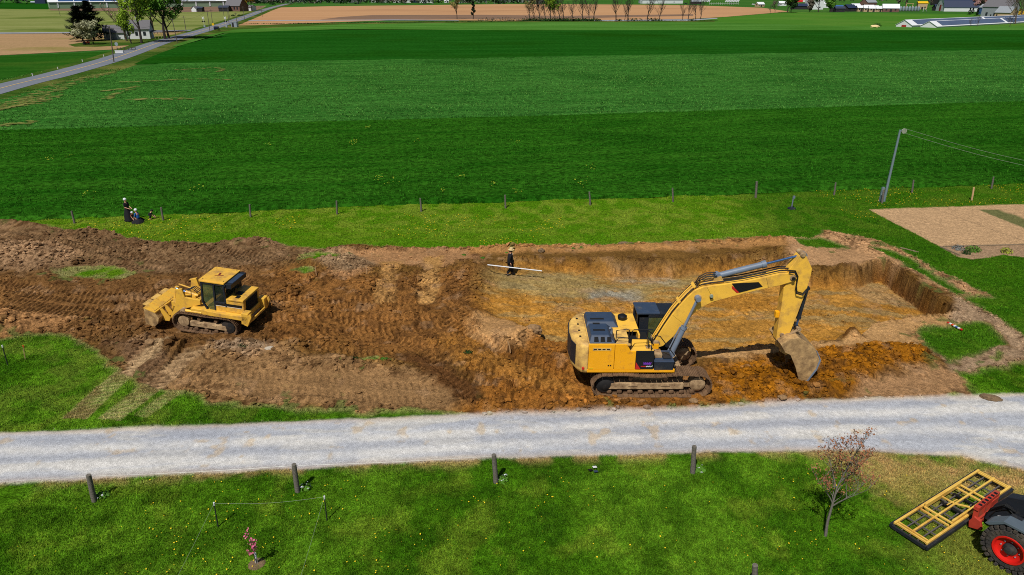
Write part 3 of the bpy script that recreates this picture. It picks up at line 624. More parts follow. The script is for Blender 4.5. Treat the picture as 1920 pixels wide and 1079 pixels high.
f2 = W([(-500, 262), (0, 248), (960, 222), (1920, 193), (2700, 172)]); f3 = W([(-420, 300), (0, 232), (60, 200), (130, 165), (250, 121), (1280, 103.5), (1920, 94.5), (2700, 84)])
crop('near_crop_field', f1, f2, 'crop_near', .28, .28, 500, .14)
crop('middle_crop_field', [(f2[0][0] + 6, f2[0][1] + .3)] + [(a, b + .3) for a, b in f2[1:]], [G(110, 160), G(240, 122), G(1280, 103.5), G(1920, 94.5), G(2700, 84)], 'crop_mid', .24, .45, 520, .16)
# bare rutted patches at the left end of the middle field
# ---------------------------------------------------------------- road
rc = W([(-600, 345), (0, 171.5), (110, 143.5), (215, 113), (300, 82.5), (345, 70), (395, 55.5), (450, 37), (497, 19.5), (520, 12.8), (540, 8)])
def ribbon(pts, w0, w1, z):
    m = MB(); L = []
    for i, p in enumerate(pts):
        a = Vector(pts[max(0, i - 1)]); b = Vector(pts[min(len(pts) - 1, i + 1)]); d = (b - a).normalized(); n = Vector((-d.y, d.x))
        L += [(p[0] + n.x * w0, p[1] + n.y * w0, z), (p[0] + n.x * w1, p[1] + n.y * w1, z)]
    return m.add(L, [(2 * i, 2 * i + 1, 2 * i + 3, 2 * i + 2) for i in range(len(pts) - 1)])
def dense(pts, n=8):
    o = []
    for i in range(len(pts) - 1):
        p0, p1, p2, p3 = [Vector(pts[max(0, min(len(pts) - 1, i + k))]) for k in (-1, 0, 1, 2)]
        for j in range(n):
            t = j / n; o.append(tuple(.5 * ((2 * p1) + (-p0 + p2) * t + (2 * p0 - 5 * p1 + 4 * p2 - p3) * t * t + (-p0 + 3 * p1 - 3 * p2 + p3) * t ** 3)))
    return o + [tuple(pts[-1])]
rd = dense(rc)
vm = MB(); L_ = []
for i, p in enumerate(rd):
    a = Vector(rd[max(0, i - 1)]); b = Vector(rd[min(len(rd) - 1, i + 1)]); d = (b - a).normalized(); n = Vector((-d.y, d.x))
    L_ += [(p[0] + n.x * w, p[1] + n.y * w, z) for w, z in ((-8.5, .0), (-4.2, .40), (4.2, .40), (8.5, .0))]
vm.add(L_, [(4 * i + k, 4 * i + k + 1, 4 * i + k + 5, 4 * i + k + 4) for i in range(len(rd) - 1) for k in range(3)])
tag(vm.build('road_verge', 'verge'), kind='structure')
tag(ribbon(rd, -3.4, 3.4, .44).build('road', 'asphalt'), kind='structure')
mat('line_yellow', C(214, 180, 110), .8)
tag(ribbon(rd, -.14, .14, .46).build('road_centre_line', 'line_yellow'), kind='structure')
# ================================================================ EXCAVATOR
EX, EY = 5.95, 26.62; EZ = hgt(EX, EY) + .0
def pl(pts, Y, f=3.174, ox=1040, oy=440):
    """outline read off the photo on the vertical plane Y (world) -> local XZ"""
    return [(x - EX, z - EZ) for x, z in (P(ox + a / f, oy + b / f, Y) for a, b in pts)]
def track_unit(root, y, L, Hh, w, n, sag=.05, shoe='shoe_steel', r0=.42, idle='frame_dusty', cut=0, front_up=0.):
    """a crawler: shoes round a stadium path, frame, idler, sprocket, rollers"""
    R_ = Hh / 2; a = L / 2 - R_
    per = 4 * a + 2 * math.pi * R_
    def pos(s):
        s %= per
        if s < 2 * a: return (-a + s, 0., 0.)
        s -= 2 * a
        if s < math.pi * R_: t = s / R_; return (a + math.sin(t) * R_, R_ - math.cos(t) * R_, -t)
        s -= math.pi * R_
        if s < 2 * a: x = a - s; return (x, 2 * R_ - sag * math.cos(x / a * math.pi * 1.5) * .5 - sag * .3, math.pi)
        s -= 2 * a; t = s / R_; return (-a - math.sin(t) * R_, R_ + math.cos(t) * R_, math.pi - t)
    t = MB().use(shoe)
    for i in range(n):
        x, z, an = pos(i * per / n); l = per / n
        d = Vector((math.cos(an), 0, -math.sin(an))); nrm = Vector((-d.z, 0, d.x)) * -1      # outward
        c = Vector((x, 0, z + .04)) ; up = Vector((0, 0, 0))
        t.box((x, y, z + .05), (l * .93, w, .035), ry=an)
        out = Vector((math.sin(an), 0, math.cos(an))) * -1
        for q in (-.32, 0, .32):
            p = Vector((x, y, z + .05)) + Vector((math.cos(an), 0, -math.sin(an))) * q * l + out * .03
            t.box(p, (.02, w, .045), ry=an)
        t.box(Vector((x, y, z + .05)) - out * .07, (l * .8, w * .28, .09), ry=an)
    tr = t.build('crawler_track', parent=root)
    f = MB().use(idle)
    yo = y - w * .36 if y < 0 else y + w * .36; sg = -1 if y < 0 else 1
    f.bb(-a * .95, a * .7, y - w * .3, y + w * .3, Hh * .34, Hh * .6); f.bb(-a * .5, -a * .3, y - w * .34, y + w * .34, Hh * .48, Hh * .56); f.bb(a * .2, a * .4, y - w * .34, y + w * .34, Hh * .48, Hh * .56)
    
    f.bb(a * .72, a * .95, y - w * .12, y + w * .12, Hh * .36, Hh * .56)
    f.build('track_frame', parent=root, bevel=.02)
    nr = max(5, int(L / .55)); rl = MB().use('shoe_steel')
    for i in range(nr):
        rl.lathe((-a * .9 + 1.8 * a * i / (nr - 1), y - w * .26, Hh * .2), (0, 1, 0), [(0, .07), (.02, .11), (w * .52 - .02, .11), (w * .52, .07)], 12)
    for q in (-.45, .3): rl.lathe((a * q, y - w * .22, Hh * .78), (0, 1, 0), [(0, .06), (.02, .09), (w * .44, .09)], 12)
    build_each(rl, 'track_roller', root, smooth=True)
    iw = MB().use(idle); iw.lathe((a, y - w * .3, R_ + .05), (0, 1, 0), [(-.02, .1), (0, r0 * .55), (.03, r0 * .62), (.05, r0 * .72), (w * .55, r0 * .72), (w * .57, r0 * .6), (w * .6, .1)], 24)
    iw.build('idler_wheel', parent=root, smooth=True)
    sp = MB().use('tread_black'); sp.lathe((-a, y - w * .3, R_ + .05), (0, 1, 0), [(-.04, .1), (-.02, r0 * .5), (.02, r0 * .6), (.05, r0 * .85), (w * .5, r0 * .85), (w * .55, r0 * .5), (w * .6, .1)], 20)
    for k in range(14):
        th = 2 * math.pi * k / 14; sp.box((-a + math.cos(th) * r0 * .92, y, R_ + .05 + math.sin(th) * r0 * .92), (.1, .08, .06), ry=-th)
    sp.build('drive_sprocket', parent=root, smooth=True)

ex = empty('excavator', (EX, EY, EZ), 0, 'large yellow crawler excavator with raised boom and dusty bucket beside the gravel lane', 'excavator')
for sgn in (-1, 1): track_unit(ex, sgn * 1.31, 5.02, 1.06, .8, 49, sag=.1, r0=.46)
m = MB().use('frame_dusty'); m.bb(-1.5, 1.5, -.92, .92, .4, .85); m.bb(-.8, .8, -1.2, 1.2, .5, .8); m.lathe((0, 0, .85), (0, 0, 1), [(0, .72), (.22, .72)], 30); m.build('car_body', parent=ex, bevel=.03)
YN = -1.55
# platform
m = MB().use('yellow_deep'); m.bb(-2.78, .93, YN, YN + .14, 1.19, 1.33); m.use('black_matte'); m.bb(-2.7, 1.0, YN + .14, 1.5, 1.08, 1.3); m.use('yellow_deep'); m.bb(.78, .95, YN + .1, YN + .5, 1.06, 1.2)
m.build('deck_frame', parent=ex, bevel=.012)
# counterweight: rounded block
cw = MB().use('yellow_dirty')
def cw_ring(z, g): return [(-2.74, -1.55 + g, z), (-3.02 - 0, -1.5 + g, z), (-3.25 + g, -1.25 + g, z), (-3.42 + g, -.8, z), (-3.48 + g, 0, z), (-3.42 + g, .8, z), (-3.25 + g, 1.25 - g, z), (-3.02, 1.5 - g, z), (-2.74, 1.55 - g, z)]
rings = [cw_ring(1.08, .16), cw_ring(1.16, .05), cw_ring(1.3, 0), cw_ring(2.3, 0), cw_ring(2.46, .05), cw_ring(2.54, .16)]
vs_ = [p for r in rings for p in r]; n9 = 9
cw.add(vs_, [(i * n9 + k, i * n9 + k + 1, (i + 1) * n9 + k + 1, (i + 1) * n9 + k) for i in range(5) for k in range(8)] + [(i * n9 + 8, i * n9, (i + 1) * n9, (i + 1) * n9 + 8) for i in range(5)] + [tuple(range(9))[::-1], tuple(range(45, 54))])
cwo = cw.build('counterweight', parent=ex, bevel=.05, smooth=True)
m = MB().use('slate_dark')
m.zprism([(-3.27, -1.27), (-3.44, -.8), (-3.5, 0), (-3.44, .8), (-3.3, 1.2), (-3.26, 1.15), (-3.4, .8), (-3.46, 0), (-3.4, -.8), (-3.24, -1.22)], 1.42, 2.36); m.build('rear_band', parent=cwo)
m = MB().use('red'); m.box((-2.95, -1.53, 1.38), (.1, .05, .1)); m.build('reflector', parent=cwo)
m = MB().use('black')
for yy in (-.85, -.3, .3, .85): m.lathe((-3.05, yy, 2.53), (0, 0, 1), [(0, .05), (.04, .05)], 10)
build_each(m, 'lifting_eye', cwo)
# side doors
for nm, x0, x1, zt, pts in (('side_door', -2.74, -1.66, 2.52, None),):
    m = MB().use('yellow_deep'); m.bb(x0, x1, YN, YN + .08, 1.34, zt); d1 = m.build('side_door', parent=ex, bevel=.02)
    m = MB().use('yellow_dirty'); m.bb(x0 + .16, x0 + .93, YN - .012, YN, 2.24, 2.37); m.use('black'); [m.bb(x0 + .2 + .18 * i, x0 + .33 + .18 * i, YN - .016, YN - .012, 2.28, 2.33) for i in range(4)]; m.build('vent_grille', parent=d1)
    m = MB().use('black'); m.bb(x1 - .26, x1 - .2, YN - .01, YN, 1.5, 1.56); m.bb(x1 - .17, x1 - .11, YN - .01, YN, 1.5, 1.56); m.use('sign_yellow'); m.bb(x0 + .02, x0 + .2, YN - .008, YN, 1.36, 1.42); build_each(m, 'latch', d1)
m = MB().use('yellow_deep'); m.prism([(-1.645, 1.34), (-.76, 1.34), (-.76, 2.2), (-.98, 2.2), (-1.16, 2.52), (-1.645, 2.52)], YN, YN + .08); d2 = m.build('side_door', parent=ex, bevel=.015)
m = MB().use('black'); m.bb(-.75, .0, YN - .005, YN + .08, 1.34, 2.2)
bp_ = m.build('black_side_panel', parent=ex, bevel=.012)
m = MB().use('red'); m.prism([(-.745, 1.35), (-.52, 1.35), (-.745, 1.7)], YN - .012, YN - .006); m.build('red_stripe', parent=bp_)
m = MB().use('purple'); m.bb(-.42, -.1, YN - .012, YN - .006, 1.585, 1.64)
for i in range(5): m.box((-.4 + i * .075, YN - .009, 1.67 + .01 * (i % 2)), (.05, .006, .022), ry=.5 * (-1) ** i)
m.use('red')
for i in range(5): m.bb(-.52 + i * .045, -.485 + i * .045, YN - .012, YN - .006, 1.465 + .004 * (i % 2), 1.51)
m.use('white')
for i in range(5): m.box((-.28 + i * .045, YN - .009, 1.488 + .006 * (i % 2)), (.03, .006, .05), ry=.25 * (-1) ** i)
m.box((-.06, YN - .009, 1.5), (.1, .006, .02), ry=-.5); m.build('panel_lettering', parent=bp_)
# deck tops
m = MB().use('yellow_dirty'); m.bb(-2.74, -1.0, -1.47, 1.45, 2.42, 2.5); m.use('yellow'); m.bb(-1.0, .0, -1.47, -.42, 2.12, 2.2); m.bb(-1.66, -.45, -.1, 1.45, 2.38, 2.52); m.bb(-.5, -.42, -.42, .3, 1.3, 2.4)
m.use('yellow_deep'); m.bb(-1.66, -1.58, -1.4, -.1, 1.9, 2.5); m.use('frame_dusty'); m.bb(-.3, -.05, -1.3, -1.05, 2.2, 2.24); m.build('top_deck', parent=ex, bevel=.012)
m = MB().use('black_matte'); m.bb(-2.7, -.02, -1.45, 1.4, 1.31, 2.1); m.build('engine_bay', parent=ex)
# engine hood with louvres
h = MB().use('slate_blue')
def hood(x0, x1, y0, y1, z0, z1, g=.16):
    h.add([(x0, y0, z0), (x1, y0, z0), (x1, y1, z0), (x0, y1, z0), (x0 + g * .4, y0 + g, z1), (x1 - g, y0 + g, z1), (x1 - g, y1 - g * .6, z1), (x0 + g * .4, y1 - g * .6, z1)], [(0, 1, 5, 4), (1, 2, 6, 5), (2, 3, 7, 6), (3, 0, 4, 7), (4, 5, 6, 7), (3, 2, 1, 0)])
hood(-2.72, -1.6, -1.42, .1, 2.5, 2.78, .28); hood(-2.72, -1.28, .02, 1.3, 2.5, 2.74, .2)
ho = h.build('engine_hood', parent=ex, bevel=.04)
m = MB().use('black_matte')
for k in range(3):
    x = -2.52 + k * .27; m.add([(x, -1.375, 2.555), (x + .2, -1.375, 2.555), (x + .18, -1.225, 2.72), (x + .02, -1.225, 2.72)], [(0, 1, 2, 3)])
for yy, xa, xb in ((-.72, -2.5, -2.0), (-.1, -2.45, -2.15), (.45, -2.5, -1.9)): m.bb(xa, xb, yy - .07, yy + .07, 2.775 if yy < 0 else 2.735, 2.792 if yy < 0 else 2.752)
build_each(m, 'louvre', ho)
m = MB().use('cyl_grey'); m.tube([(-1.72, -.75, 2.6), (-1.72, -.75, 2.84), (-1.8, -.8, 2.92)], .055, 10); m.build('exhaust_pipe', parent=ex, smooth=True)
m = MB().use('black'); m.lathe((-1.02, .85, 2.5), (0, 0, 1), [(0, .1), (.06, .12), (.08, .2), (.2, .21), (.25, .14), (.27, .03)], 24); m.build('air_cleaner', parent=ex, smooth=True)
# battery box and steps at the front right
m = MB().use('slate_dark'); m.bb(.04, .86, YN, YN + 1.0, 1.3, 1.68); m.use('slate_blue'); m.bb(.03, .88, YN - .01, YN + 1.0, 1.68, 1.72)
m.use('frame_dusty'); m.bb(.08, .42, YN + .3, YN + .8, 1.72, 1.9); m.use('slate_dark'); m.bb(.45, .8, YN + .2, YN + .75, 1.72, 1.78); m.use('yellow_deep'); m.bb(.06, .34, YN + .75, YN + .8, 1.9, 2.15)
m.build('battery_box', parent=ex, bevel=.015)
# cab on the far side
c = MB().use('slate_dark'); x0, x1, y0, y1 = -.42, 1.3, .42, 1.5
for x, y in ((x0 + .05, y0 + .05), (x0 + .05, y1 - .05), (x1 - .2, y0 + .05), (x1 - .2, y1 - .05)): c.bb(x - .06, x + .06, y - .05, y + .05, 1.3, 2.98)
c.bb(x0, x1, y0, y1, 1.3, 1.75); c.bb(x0, x0 + .06, y0, y1, 1.7, 2.3); c.bb(x0, x1 - .1, y0, y0 + .05, 2.8, 2.98); c.bb(x0, x0 + .5, y0, y0 + .05, 1.7, 3.0)
cab = c.build('cab', parent=ex, bevel=.02)
m = MB().use('slate_blue'); m.bb(x0 - .04, x0 + .98, y0 - .03, y1 + .03, 2.96, 3.06); m.use('slate_dark'); m.bb(x0 + .98, x1, y0, y1, 2.95, 3.03); m.build('cab_roof', parent=cab, bevel=.03)
m = MB().use('glass_green'); m.bb(x0 + .5, x1 - .28, y0 + .01, y0 + .03, 1.78, 2.8); m.build('cab_window', parent=cab)
m = MB().use('glass'); m.bb(x1 - .17, x1 - .15, y0 + .08, y1 - .08, 1.78, 2.9); m.build('windscreen', parent=cab)
m = MB().use('glass'); m.bb(x0 + .06, x1 - .25, y1 - .03, y1 - .01, 1.78, 2.85); m.build('cab_window', parent=cab)
m = MB().use('black'); m.bb(.1, .5, .75, 1.2, 1.75, 1.9); m.bb(.05, .15, .75, 1.2, 1.9, 2.5); m.build('operator_seat', parent=cab, bevel=.03)
# boom
YB = EY - .3
boom_pts = pl([(588, 652), (604, 622), (648, 552), (700, 478), (745, 424), (790, 374), (835, 334), (880, 316), (940, 306), (1000, 299), (1130, 281), (1240, 258), (1340, 235), (1400, 232), (1432, 244), (1438, 262), (1424, 280),
               (1340, 305), (1200, 335), (1060, 370), (940, 403), (880, 432), (838, 462), (770, 535), (700, 615), (645, 665), (610, 676)], YB)
bm_ = MB().use('yellow'); bm_.prism(boom_pts, -.29, .29); bo = bm_.build('boom', parent=ex, bevel=.018)
m = MB().use('black'); m.prism(pl([(1054, 292), (1214, 284), (1238, 310), (1100, 346), (1080, 330)], YB), -.305, -.292); m.build('boom_decal', parent=bo)
m = MB().use('red'); m.prism(pl([(1054, 305), (1062, 310), (1098, 345), (1084, 348), (1056, 322)], YB), -.306, -.292); m.build('red_stripe', parent=bo)
# raised rib under decal, pin bosses
m = MB().use('frame_dusty')
for px_, r in (((852, 378), .16), ((1418, 260), .13), ((606, 648), .15)):
    q = pl([px_], YB)[0]; m.lathe((q[0], -.34, q[1]), (0, 1, 0), [(0, r * .7), (.04, r), (.68, r), (.72, r * .7)], 20)
m.use('black'); 
for px_, r in (((852, 378), .09), ((1418, 260), .07)):
    q = pl([px_], YB)[0]; m.lathe((q[0], -.40, q[1]), (0, 1, 0), [(0, r), (.05, r)], 16)
build_each(m, 'pin_boss', bo, smooth=True)
m = MB().use('rope_white'); q = pl([(930, 366)], YB)[0]; m.lathe((q[0], -.42, q[1] + .03), (0, 1, 0), [(0, .07), (.06, .08), (.09, .04)], 14); m.use('black'); m.lathe((q[0], -.36, q[1] - .07), (0, 1, 0), [(0, .05), (.09, .05)], 10); m.build('work_lamp', parent=bo, smooth=True)
m = MB().use('black')
for a_, b_ in (((700, 480), (770, 535)), ((905, 312), (950, 400)), ((1260, 262), (1272, 318))):
    q = pl([a_, b_], YB); m.add([(q[0][0], -.2925, q[0][1]), (q[0][0] + .012, -.2925, q[0][1]), (q[1][0] + .012, -.2925, q[1][1]), (q[1][0], -.2925, q[1][1])], [(0, 1, 2, 3)])
build_each(m, 'weld_seam', bo)
# hoses on the boom
m = MB().use('black'); tp = pl([(590, 640), (650, 545), (700, 470), (745, 416), (790, 366), (835, 326), (880, 308), (940, 297), (1000, 291), (1130, 272), (1240, 249), (1350, 224), (1400, 224)], YB)
for yy, mt, up, n0, n1_ in ((-.22, 'black', .05, 0, 13), (-.14, 'yellow', .06, 0, 9), (-.06, 'yellow', .06, 0, 9), (.18, 'black', .05, 0, 13), (.1, 'yellow', .06, 0, 9), (-.1, 'black', .09, 6, 13)):
    m.use(mt); m.tube([(x, yy, z + up) for x, z in tp[n0:n1_]], .028, 6)
a = pl([(835, 300), (860, 262), (900, 240), (960, 236)], EY)
for k in range(3): m.use('black'); m.tube([(x, -.2 + .12 * k, z + .03 * k) for x, z in a], .024, 6)
m.use('yellow')
for q in (tp[3], tp[5]): m.box((q[0], 0, q[1] + .07), (.12, .5, .05), ry=-.8)
m.use('black')
a = pl([(1395, 226), (1430, 228), (1446, 262), (1436, 320), (1440, 352), (1475, 362), (1500, 335)], EY - .35)
m.tube([(x, -.34, z) for x, z in a], .03, 6); m.tube([(x + .04, -.26, z + .05) for x, z in a], .026, 6)
m.build('hydraulic_hoses', parent=ex, smooth=True)
# boom cylinders
pb, pt = pl([(694, 706), (852, 380)], EY - .44)
def cyl(name, a, b, y, r, fr, rodr, grey='cyl_grey', rod='rod', par=ex):
    a = Vector((a[0], y, a[1])); b = Vector((b[0], y, b[1])); c_ = a.lerp(b, fr)
    m = MB().use(grey); m.tube([a, c_], r, 16); m.tube([a.lerp(b, fr - .05), a.lerp(b, fr)], r * 1.22, 16); m.lathe(tuple(a - Vector((0, r * 1.2, 0))), (0, 1, 0), [(0, r * 1.15), (r * 2.4, r * 1.15)], 14)
    cy = m.build(name, parent=par, smooth=True)
    m = MB().use(rod); m.tube([c_, b], rodr, 12); m.use(grey); m.lathe(tuple(b - Vector((0, r * 1.2, 0))), (0, 1, 0), [(0, r), (r * 2.4, r)], 14); m.build('cylinder_rod', parent=cy, smooth=True); return cy
for y in (-.46, .46): cyl('boom_cylinder', pb, pt, y, .115, .5, .06, rod='cyl_grey')
m = MB().use('cyl_grey'); q = [(x - .16, -.5, z) for x, z in pl([(694, 690), (740, 600), (768, 548)], EY - .46)]; m.tube(q, .03, 6); m.build('steel_pipe', parent=ex)
# stick
st_pts = pl([(1452, 134), (1470, 116), (1490, 114), (1502, 135), (1533, 205), (1524, 250), (1500, 330), (1455, 450), (1412, 560), (1380, 640), (1340, 648), (1318, 628), (1330, 540), (1350, 430), (1364, 320), (1384, 290), (1392, 218)], EY - .22)
s_ = MB().use('yellow'); s_.prism(st_pts, -.215, .215); stk = s_.build('stick', parent=ex, bevel=.018)
m = MB().use('frame_dusty')
for px_, r in (((1478, 122), .12), ((1352, 598), .1), ((1336, 636), .1)):
    q = pl([px_], EY - .22)[0]; m.lathe((q[0], -.27, q[1]), (0, 1, 0), [(0, r * .7), (.04, r), (.5, r), (.54, r * .7)], 18)
build_each(m, 'pin_boss', stk, smooth=True)
m = MB().use('yellow_deep'); q = pl([(1322, 470), (1322, 500)], EY)[0]; m.box((q[0] - .02, -.05, q[1]), (.16, .2, .28)); m.build('work_lamp', parent=stk, bevel=.02)
a, b = pl([(968, 246), (1478, 120)], EY); cyl('stick_cylinder', a, b, 0, .13, .57, .05)
m = MB().use('yellow_dirty'); m.prism(pl([(930, 300), (945, 250), (985, 238), (1010, 290)], EY), -.16, -.1); m.prism(pl([(930, 300), (945, 250), (985, 238), (1010, 290)], EY), .1, .16); m.build('cylinder_bracket', parent=bo, bevel=.01)
a, b = pl([(1502, 318), (1438, 545)], EY); cyl('bucket_cylinder', a, b, 0, .085, .8, .045, grey='slate_dark')
# linkage
m = MB().use('frame_dusty')
L1, L2, L3, L4 = pl([(1438, 545), (1352, 598), (1375, 668), (1442, 655)], EY)
for y in (-.3, .3):
    m.tube([(L2[0], y, L2[1]), (L1[0], y, L1[1])], .065, 10); m.lathe((L1[0], y - .05, L1[1]), (0, 1, 0), [(0, .1), (.1, .1)], 14)
for y in (-.12, .12): m.tube([(L1[0], y, L1[1]), (L4[0], y, L4[1])], .06, 10)
m.tube([(L1[0], -.33, L1[1]), (L1[0], .33, L1[1])], .05, 10); m.build('bucket_linkage', parent=ex, smooth=True)
# bucket
YK = EY - .72
back = pl([(1345, 655), (1400, 622), (1452, 612), (1500, 640), (1560, 690), (1583, 745), (1560, 800), (1508, 868), (1445, 905)], YK)
side = pl([(1345, 655), (1400, 622), (1452, 612), (1500, 640), (1560, 690), (1583, 745), (1560, 800), (1508, 868), (1445, 905), (1447, 850), (1432, 790), (1402, 716), (1370, 700)], YK)
b = MB().use('bucket_steel'); n = len(back)
cx = sum(p[0] for p in back) / n; cz = sum(p[1] for p in back) / n
inn = [(p[0] + (cx - p[0]) * .06, p[1] + (cz - p[1]) * .06) for p in back]
ring = back + inn[::-1]
b.prism(ring, -.72, .72); b.prism(side, -.76, -.715); b.prism(side, .715, .76)
b.use('cyl_grey'); lip = side[4:9] + [(p[0] - .07 * (1 if i else 1), p[1] + .03) for i, p in enumerate(side[8:3:-1])]; b.prism(lip, -.785, -.755); b.prism(lip, .755, .785)
bk = b.build('bucket', parent=ex, bevel=.01)
m = MB().use('yellow_dirty')
ear = pl([(1345, 640), (1380, 600), (1440, 605), (1490, 640), (1440, 690), (1370, 710), (1335, 690)], YK + .5)
for y in (-.3, -.24, .24, .3): m.prism(ear, y - .025, y + .025)
m.use('frame_dusty')
for q in (L3, L4): m.lathe((q[0], -.36, q[1]), (0, 1, 0), [(0, .08), (.03, .1), (.69, .1), (.72, .08)], 16)
m.build('coupler', parent=bk, bevel=.01)
tip = side[8]
for y in (-.62, -.31, 0, .31, .62):
    m = MB().use('frame_dusty'); m.add([(tip[0] + .14, y - .08, tip[1] + .1), (tip[0] + .14, y + .08, tip[1] + .1), (tip[0] + .04, y + .08, tip[1] + .16), (tip[0] + .04, y - .08, tip[1] + .16), (tip[0] - .14, y - .02, tip[1] - .12), (tip[0] - .14, y + .02, tip[1] - .12)],
        [(0, 1, 2, 3), (3, 2, 5, 4), (0, 4, 5, 1), (0, 3, 4), (1, 5, 2)]); m.build('bucket_tooth', parent=bk)
# handrails
m = MB().use('black'); z0 = 2.2
def rail(p, r=.022): m.tube(p, r, 6)
rail([(-1.6, -1.3, 2.5), (-1.6, -1.3, 3.05), (-1.2, -1.32, 3.13), (-1.08, -1.33, 3.1), (-1.05, -1.35, 2.2)]); rail([(-1.6, -1.3, 2.75), (-1.05, -1.34, 2.72)])
rail([(-.98, -1.4, 2.2), (-.96, -1.4, 3.08), (-.9, -1.38, 3.13), (-.1, -1.3, 3.1)]); rail([(-.98, -1.4, 2.72), (-.1, -1.34, 2.68)])
rail([(-.12, -1.45, 2.2), (-.1, -1.45, 2.8), (0, -1.45, 2.9), (.2, -1.45, 2.86), (.92, -1.42, 1.9), (.92, -1.42, 1.2)]); rail([(-.2, -.9, 2.2), (-.2, -.9, 2.85), (-.1, -1.3, 2.9)])
rail([(-1.02, -1.0, 2.2), (-1.02, -1.0, 2.72), (-1.02, -1.38, 2.72)]); rail([(.92, -1.42, 1.2), (.98, -1.42, 1.05), (.8, -1.42, .95)])
m.box((-1.03, -1.38, 2.62), (.12, .06, .16)); m.build('handrails', parent=ex, smooth=True)
m = MB().use('glass'); m.box((-.24, -1.3, 2.52), (.05, .22, .34)); m.build('mirror', parent=ex, bevel=.01)

# ================================================================ TRACK LOADER
LYAW = R(174); LM = Matrix.Rotation(LYAW, 3, 'Z') @ Matrix.Rotation(-R(6), 3, 'Y'); lc = Vector((-15.426, 31.973, 0))
ld = empty('track_loader', (lc.x, lc.y, .0), 0, 'yellow tracked loader with enclosed cab pushing its front bucket into brown soil', 'loader')
ld.rotation_euler = (0, -R(6), LYAW)
for sgn in (-1, 1): track_unit(ld, sgn * .95, 3.3, .98, .48, 38, sag=.03, r0=.4)
# (local: x forward, +y = machine's left, which faces the camera)
def lpl(pts, yl, f=5.993, ox=240, oy=480):
    """photo outline on the machine's vertical plane local y = yl -> local XZ"""
    o = []; n = LM.col[1]; p0 = Vector(ld.location) + n * yl; fw = LM.col[0]; uw = LM.col[2]; cp = Vector((0, 0, CAM_H))
    for a, b in pts:
        d = Vector(ray(ox + a / f, oy + b / f)); t = (p0 - cp).dot(n) / d.dot(n); q = cp + d * t - Vector(ld.location); o.append((q.dot(fw), q.dot(uw)))
    return o
m = MB().use('loader_yellow')
m.prism(lpl([(870, 620), (1110, 665), (1330, 690), (1375, 655), (1385, 700), (1345, 800), (1300, 780), (1285, 735), (1110, 705), (940, 680), (890, 670)], 1.16), 1.0, 1.16)
m.prism(lpl([(1330, 690), (1375, 655), (1385, 700), (1345, 800), (1300, 780)], 1.16), -1.16, -1.0)
build_each(m, 'side_frame', ld, bevel=.02)
m = MB().use('loader_yellow')
m.bb(-1.95, .9, -1.0, 1.0, 1.0, 1.3);  m.use('black_matte'); m.bb(-1.8, 1.1, -.6, .6, .4, 1.05); m.use('frame_dusty'); m.prism([(-1.55, .5), (-1.0, .42), (-1.0, 1.0), (-2.0, 1.0), (-2.0, .75)], -.6, .6); m.build('chassis', parent=ld, bevel=.03, loc=(-.12, 0, 0))
# engine housing at the rear
m = MB().use('loader_yellow'); m.bb(-1.72, -.62, -.86, .86, 1.3, 2.02); m.use('loader_yellow'); m.bb(-1.72, -.75, -.9, .9, 1.95, 2.06)
eh = m.build('engine_housing', parent=ld, bevel=.03); eh.scale.x = .86; eh.location.x = -.47
m = MB().use('black'); m.bb(-.64, -1.62, .862, .868, 1.62, 1.76); m.bb(-1.62, -.64, -.868, -.862, 1.62, 1.76); m.use('white_dirty'); m.bb(-1.62, -.64, .862, .87, 1.585, 1.605); build_each(m, 'black_stripe', eh)
m = MB().use('black_matte'); m.bb(-1.76, -1.725, -.62, .62, 1.15, 1.95)
for i in range(9): m.bb(-1.775, -1.76, -.6, .6, 1.2 + i * .08, 1.23 + i * .08)
m.build('rear_grille', parent=eh)
m = MB().use('loader_yellow'); m.bb(-2.12, -1.76, .72, 1.16, 1.0, 1.62); m.bb(-2.12, -1.76, -1.16, -.72, 1.0, 1.62); m.bb(-2.16, -2.08, -.75, .75, 1.02, 1.16); m.build('rear_bumper', parent=ld, bevel=.03, loc=(-.17, 0, -.12))
m = MB().use('black'); m.tube([(-1.0, .3, 2.05), (-1.0, .3, 2.36), (-1.04, .3, 2.46)], .055, 10); m.build('exhaust_pipe', parent=ld, smooth=True, loc=(-.3, 0, 0))
m = MB().use('black'); m.bb(-1.3, -.9, -.1, .3, 2.06, 2.08); m.bb(-1.35, -1.15, .45, .7, 2.065, 2.1); m.build('hood_vent', parent=eh)
# cab
c = MB().use('slate_dark'); cz0, cz1 = 1.3, 3.08
def post(x0, x1, y): c.add([(x0[0], y - .05, x0[1]), (x0[0] + .11, y - .05, x0[1]), (x1[0] + .11, y - .05, x1[1]), (x1[0], y - .05, x1[1]), (x0[0], y + .05, x0[1]), (x0[0] + .11, y + .05, x0[1]), (x1[0] + .11, y + .05, x1[1]), (x1[0], y + .05, x1[1])], [(0, 1, 2, 3), (7, 6, 5, 4), (0, 4, 5, 1), (1, 5, 6, 2), (2, 6, 7, 3), (3, 7, 4, 0)])
for y in (-.82, .82):
    post((.78, 1.7), (.78, cz1), y); post((.42, 1.15), (.78, 1.75), y); post((-.02, 1.2), (.02, cz1), y); post((-.72, 1.6), (-.58, cz1), y); c.bb(-.02, .5, y - .05, y + .05, 1.12, 1.26); c.bb(-.7, .85, y - .05, y + .05, 2.96, cz1)
    c.bb(-.68, 0, y - .05, y + .05, 1.78, 1.9)
c.bb(-.72, -.62, -.8, .8, 1.5, 1.95); c.bb(.78, .86, -.8, .8, 1.55, 1.75)
lcab = c.build('cab', parent=ld, bevel=.01); lcab.scale = (.82, 1, .84); lcab.location = (-.5, 0, .208)
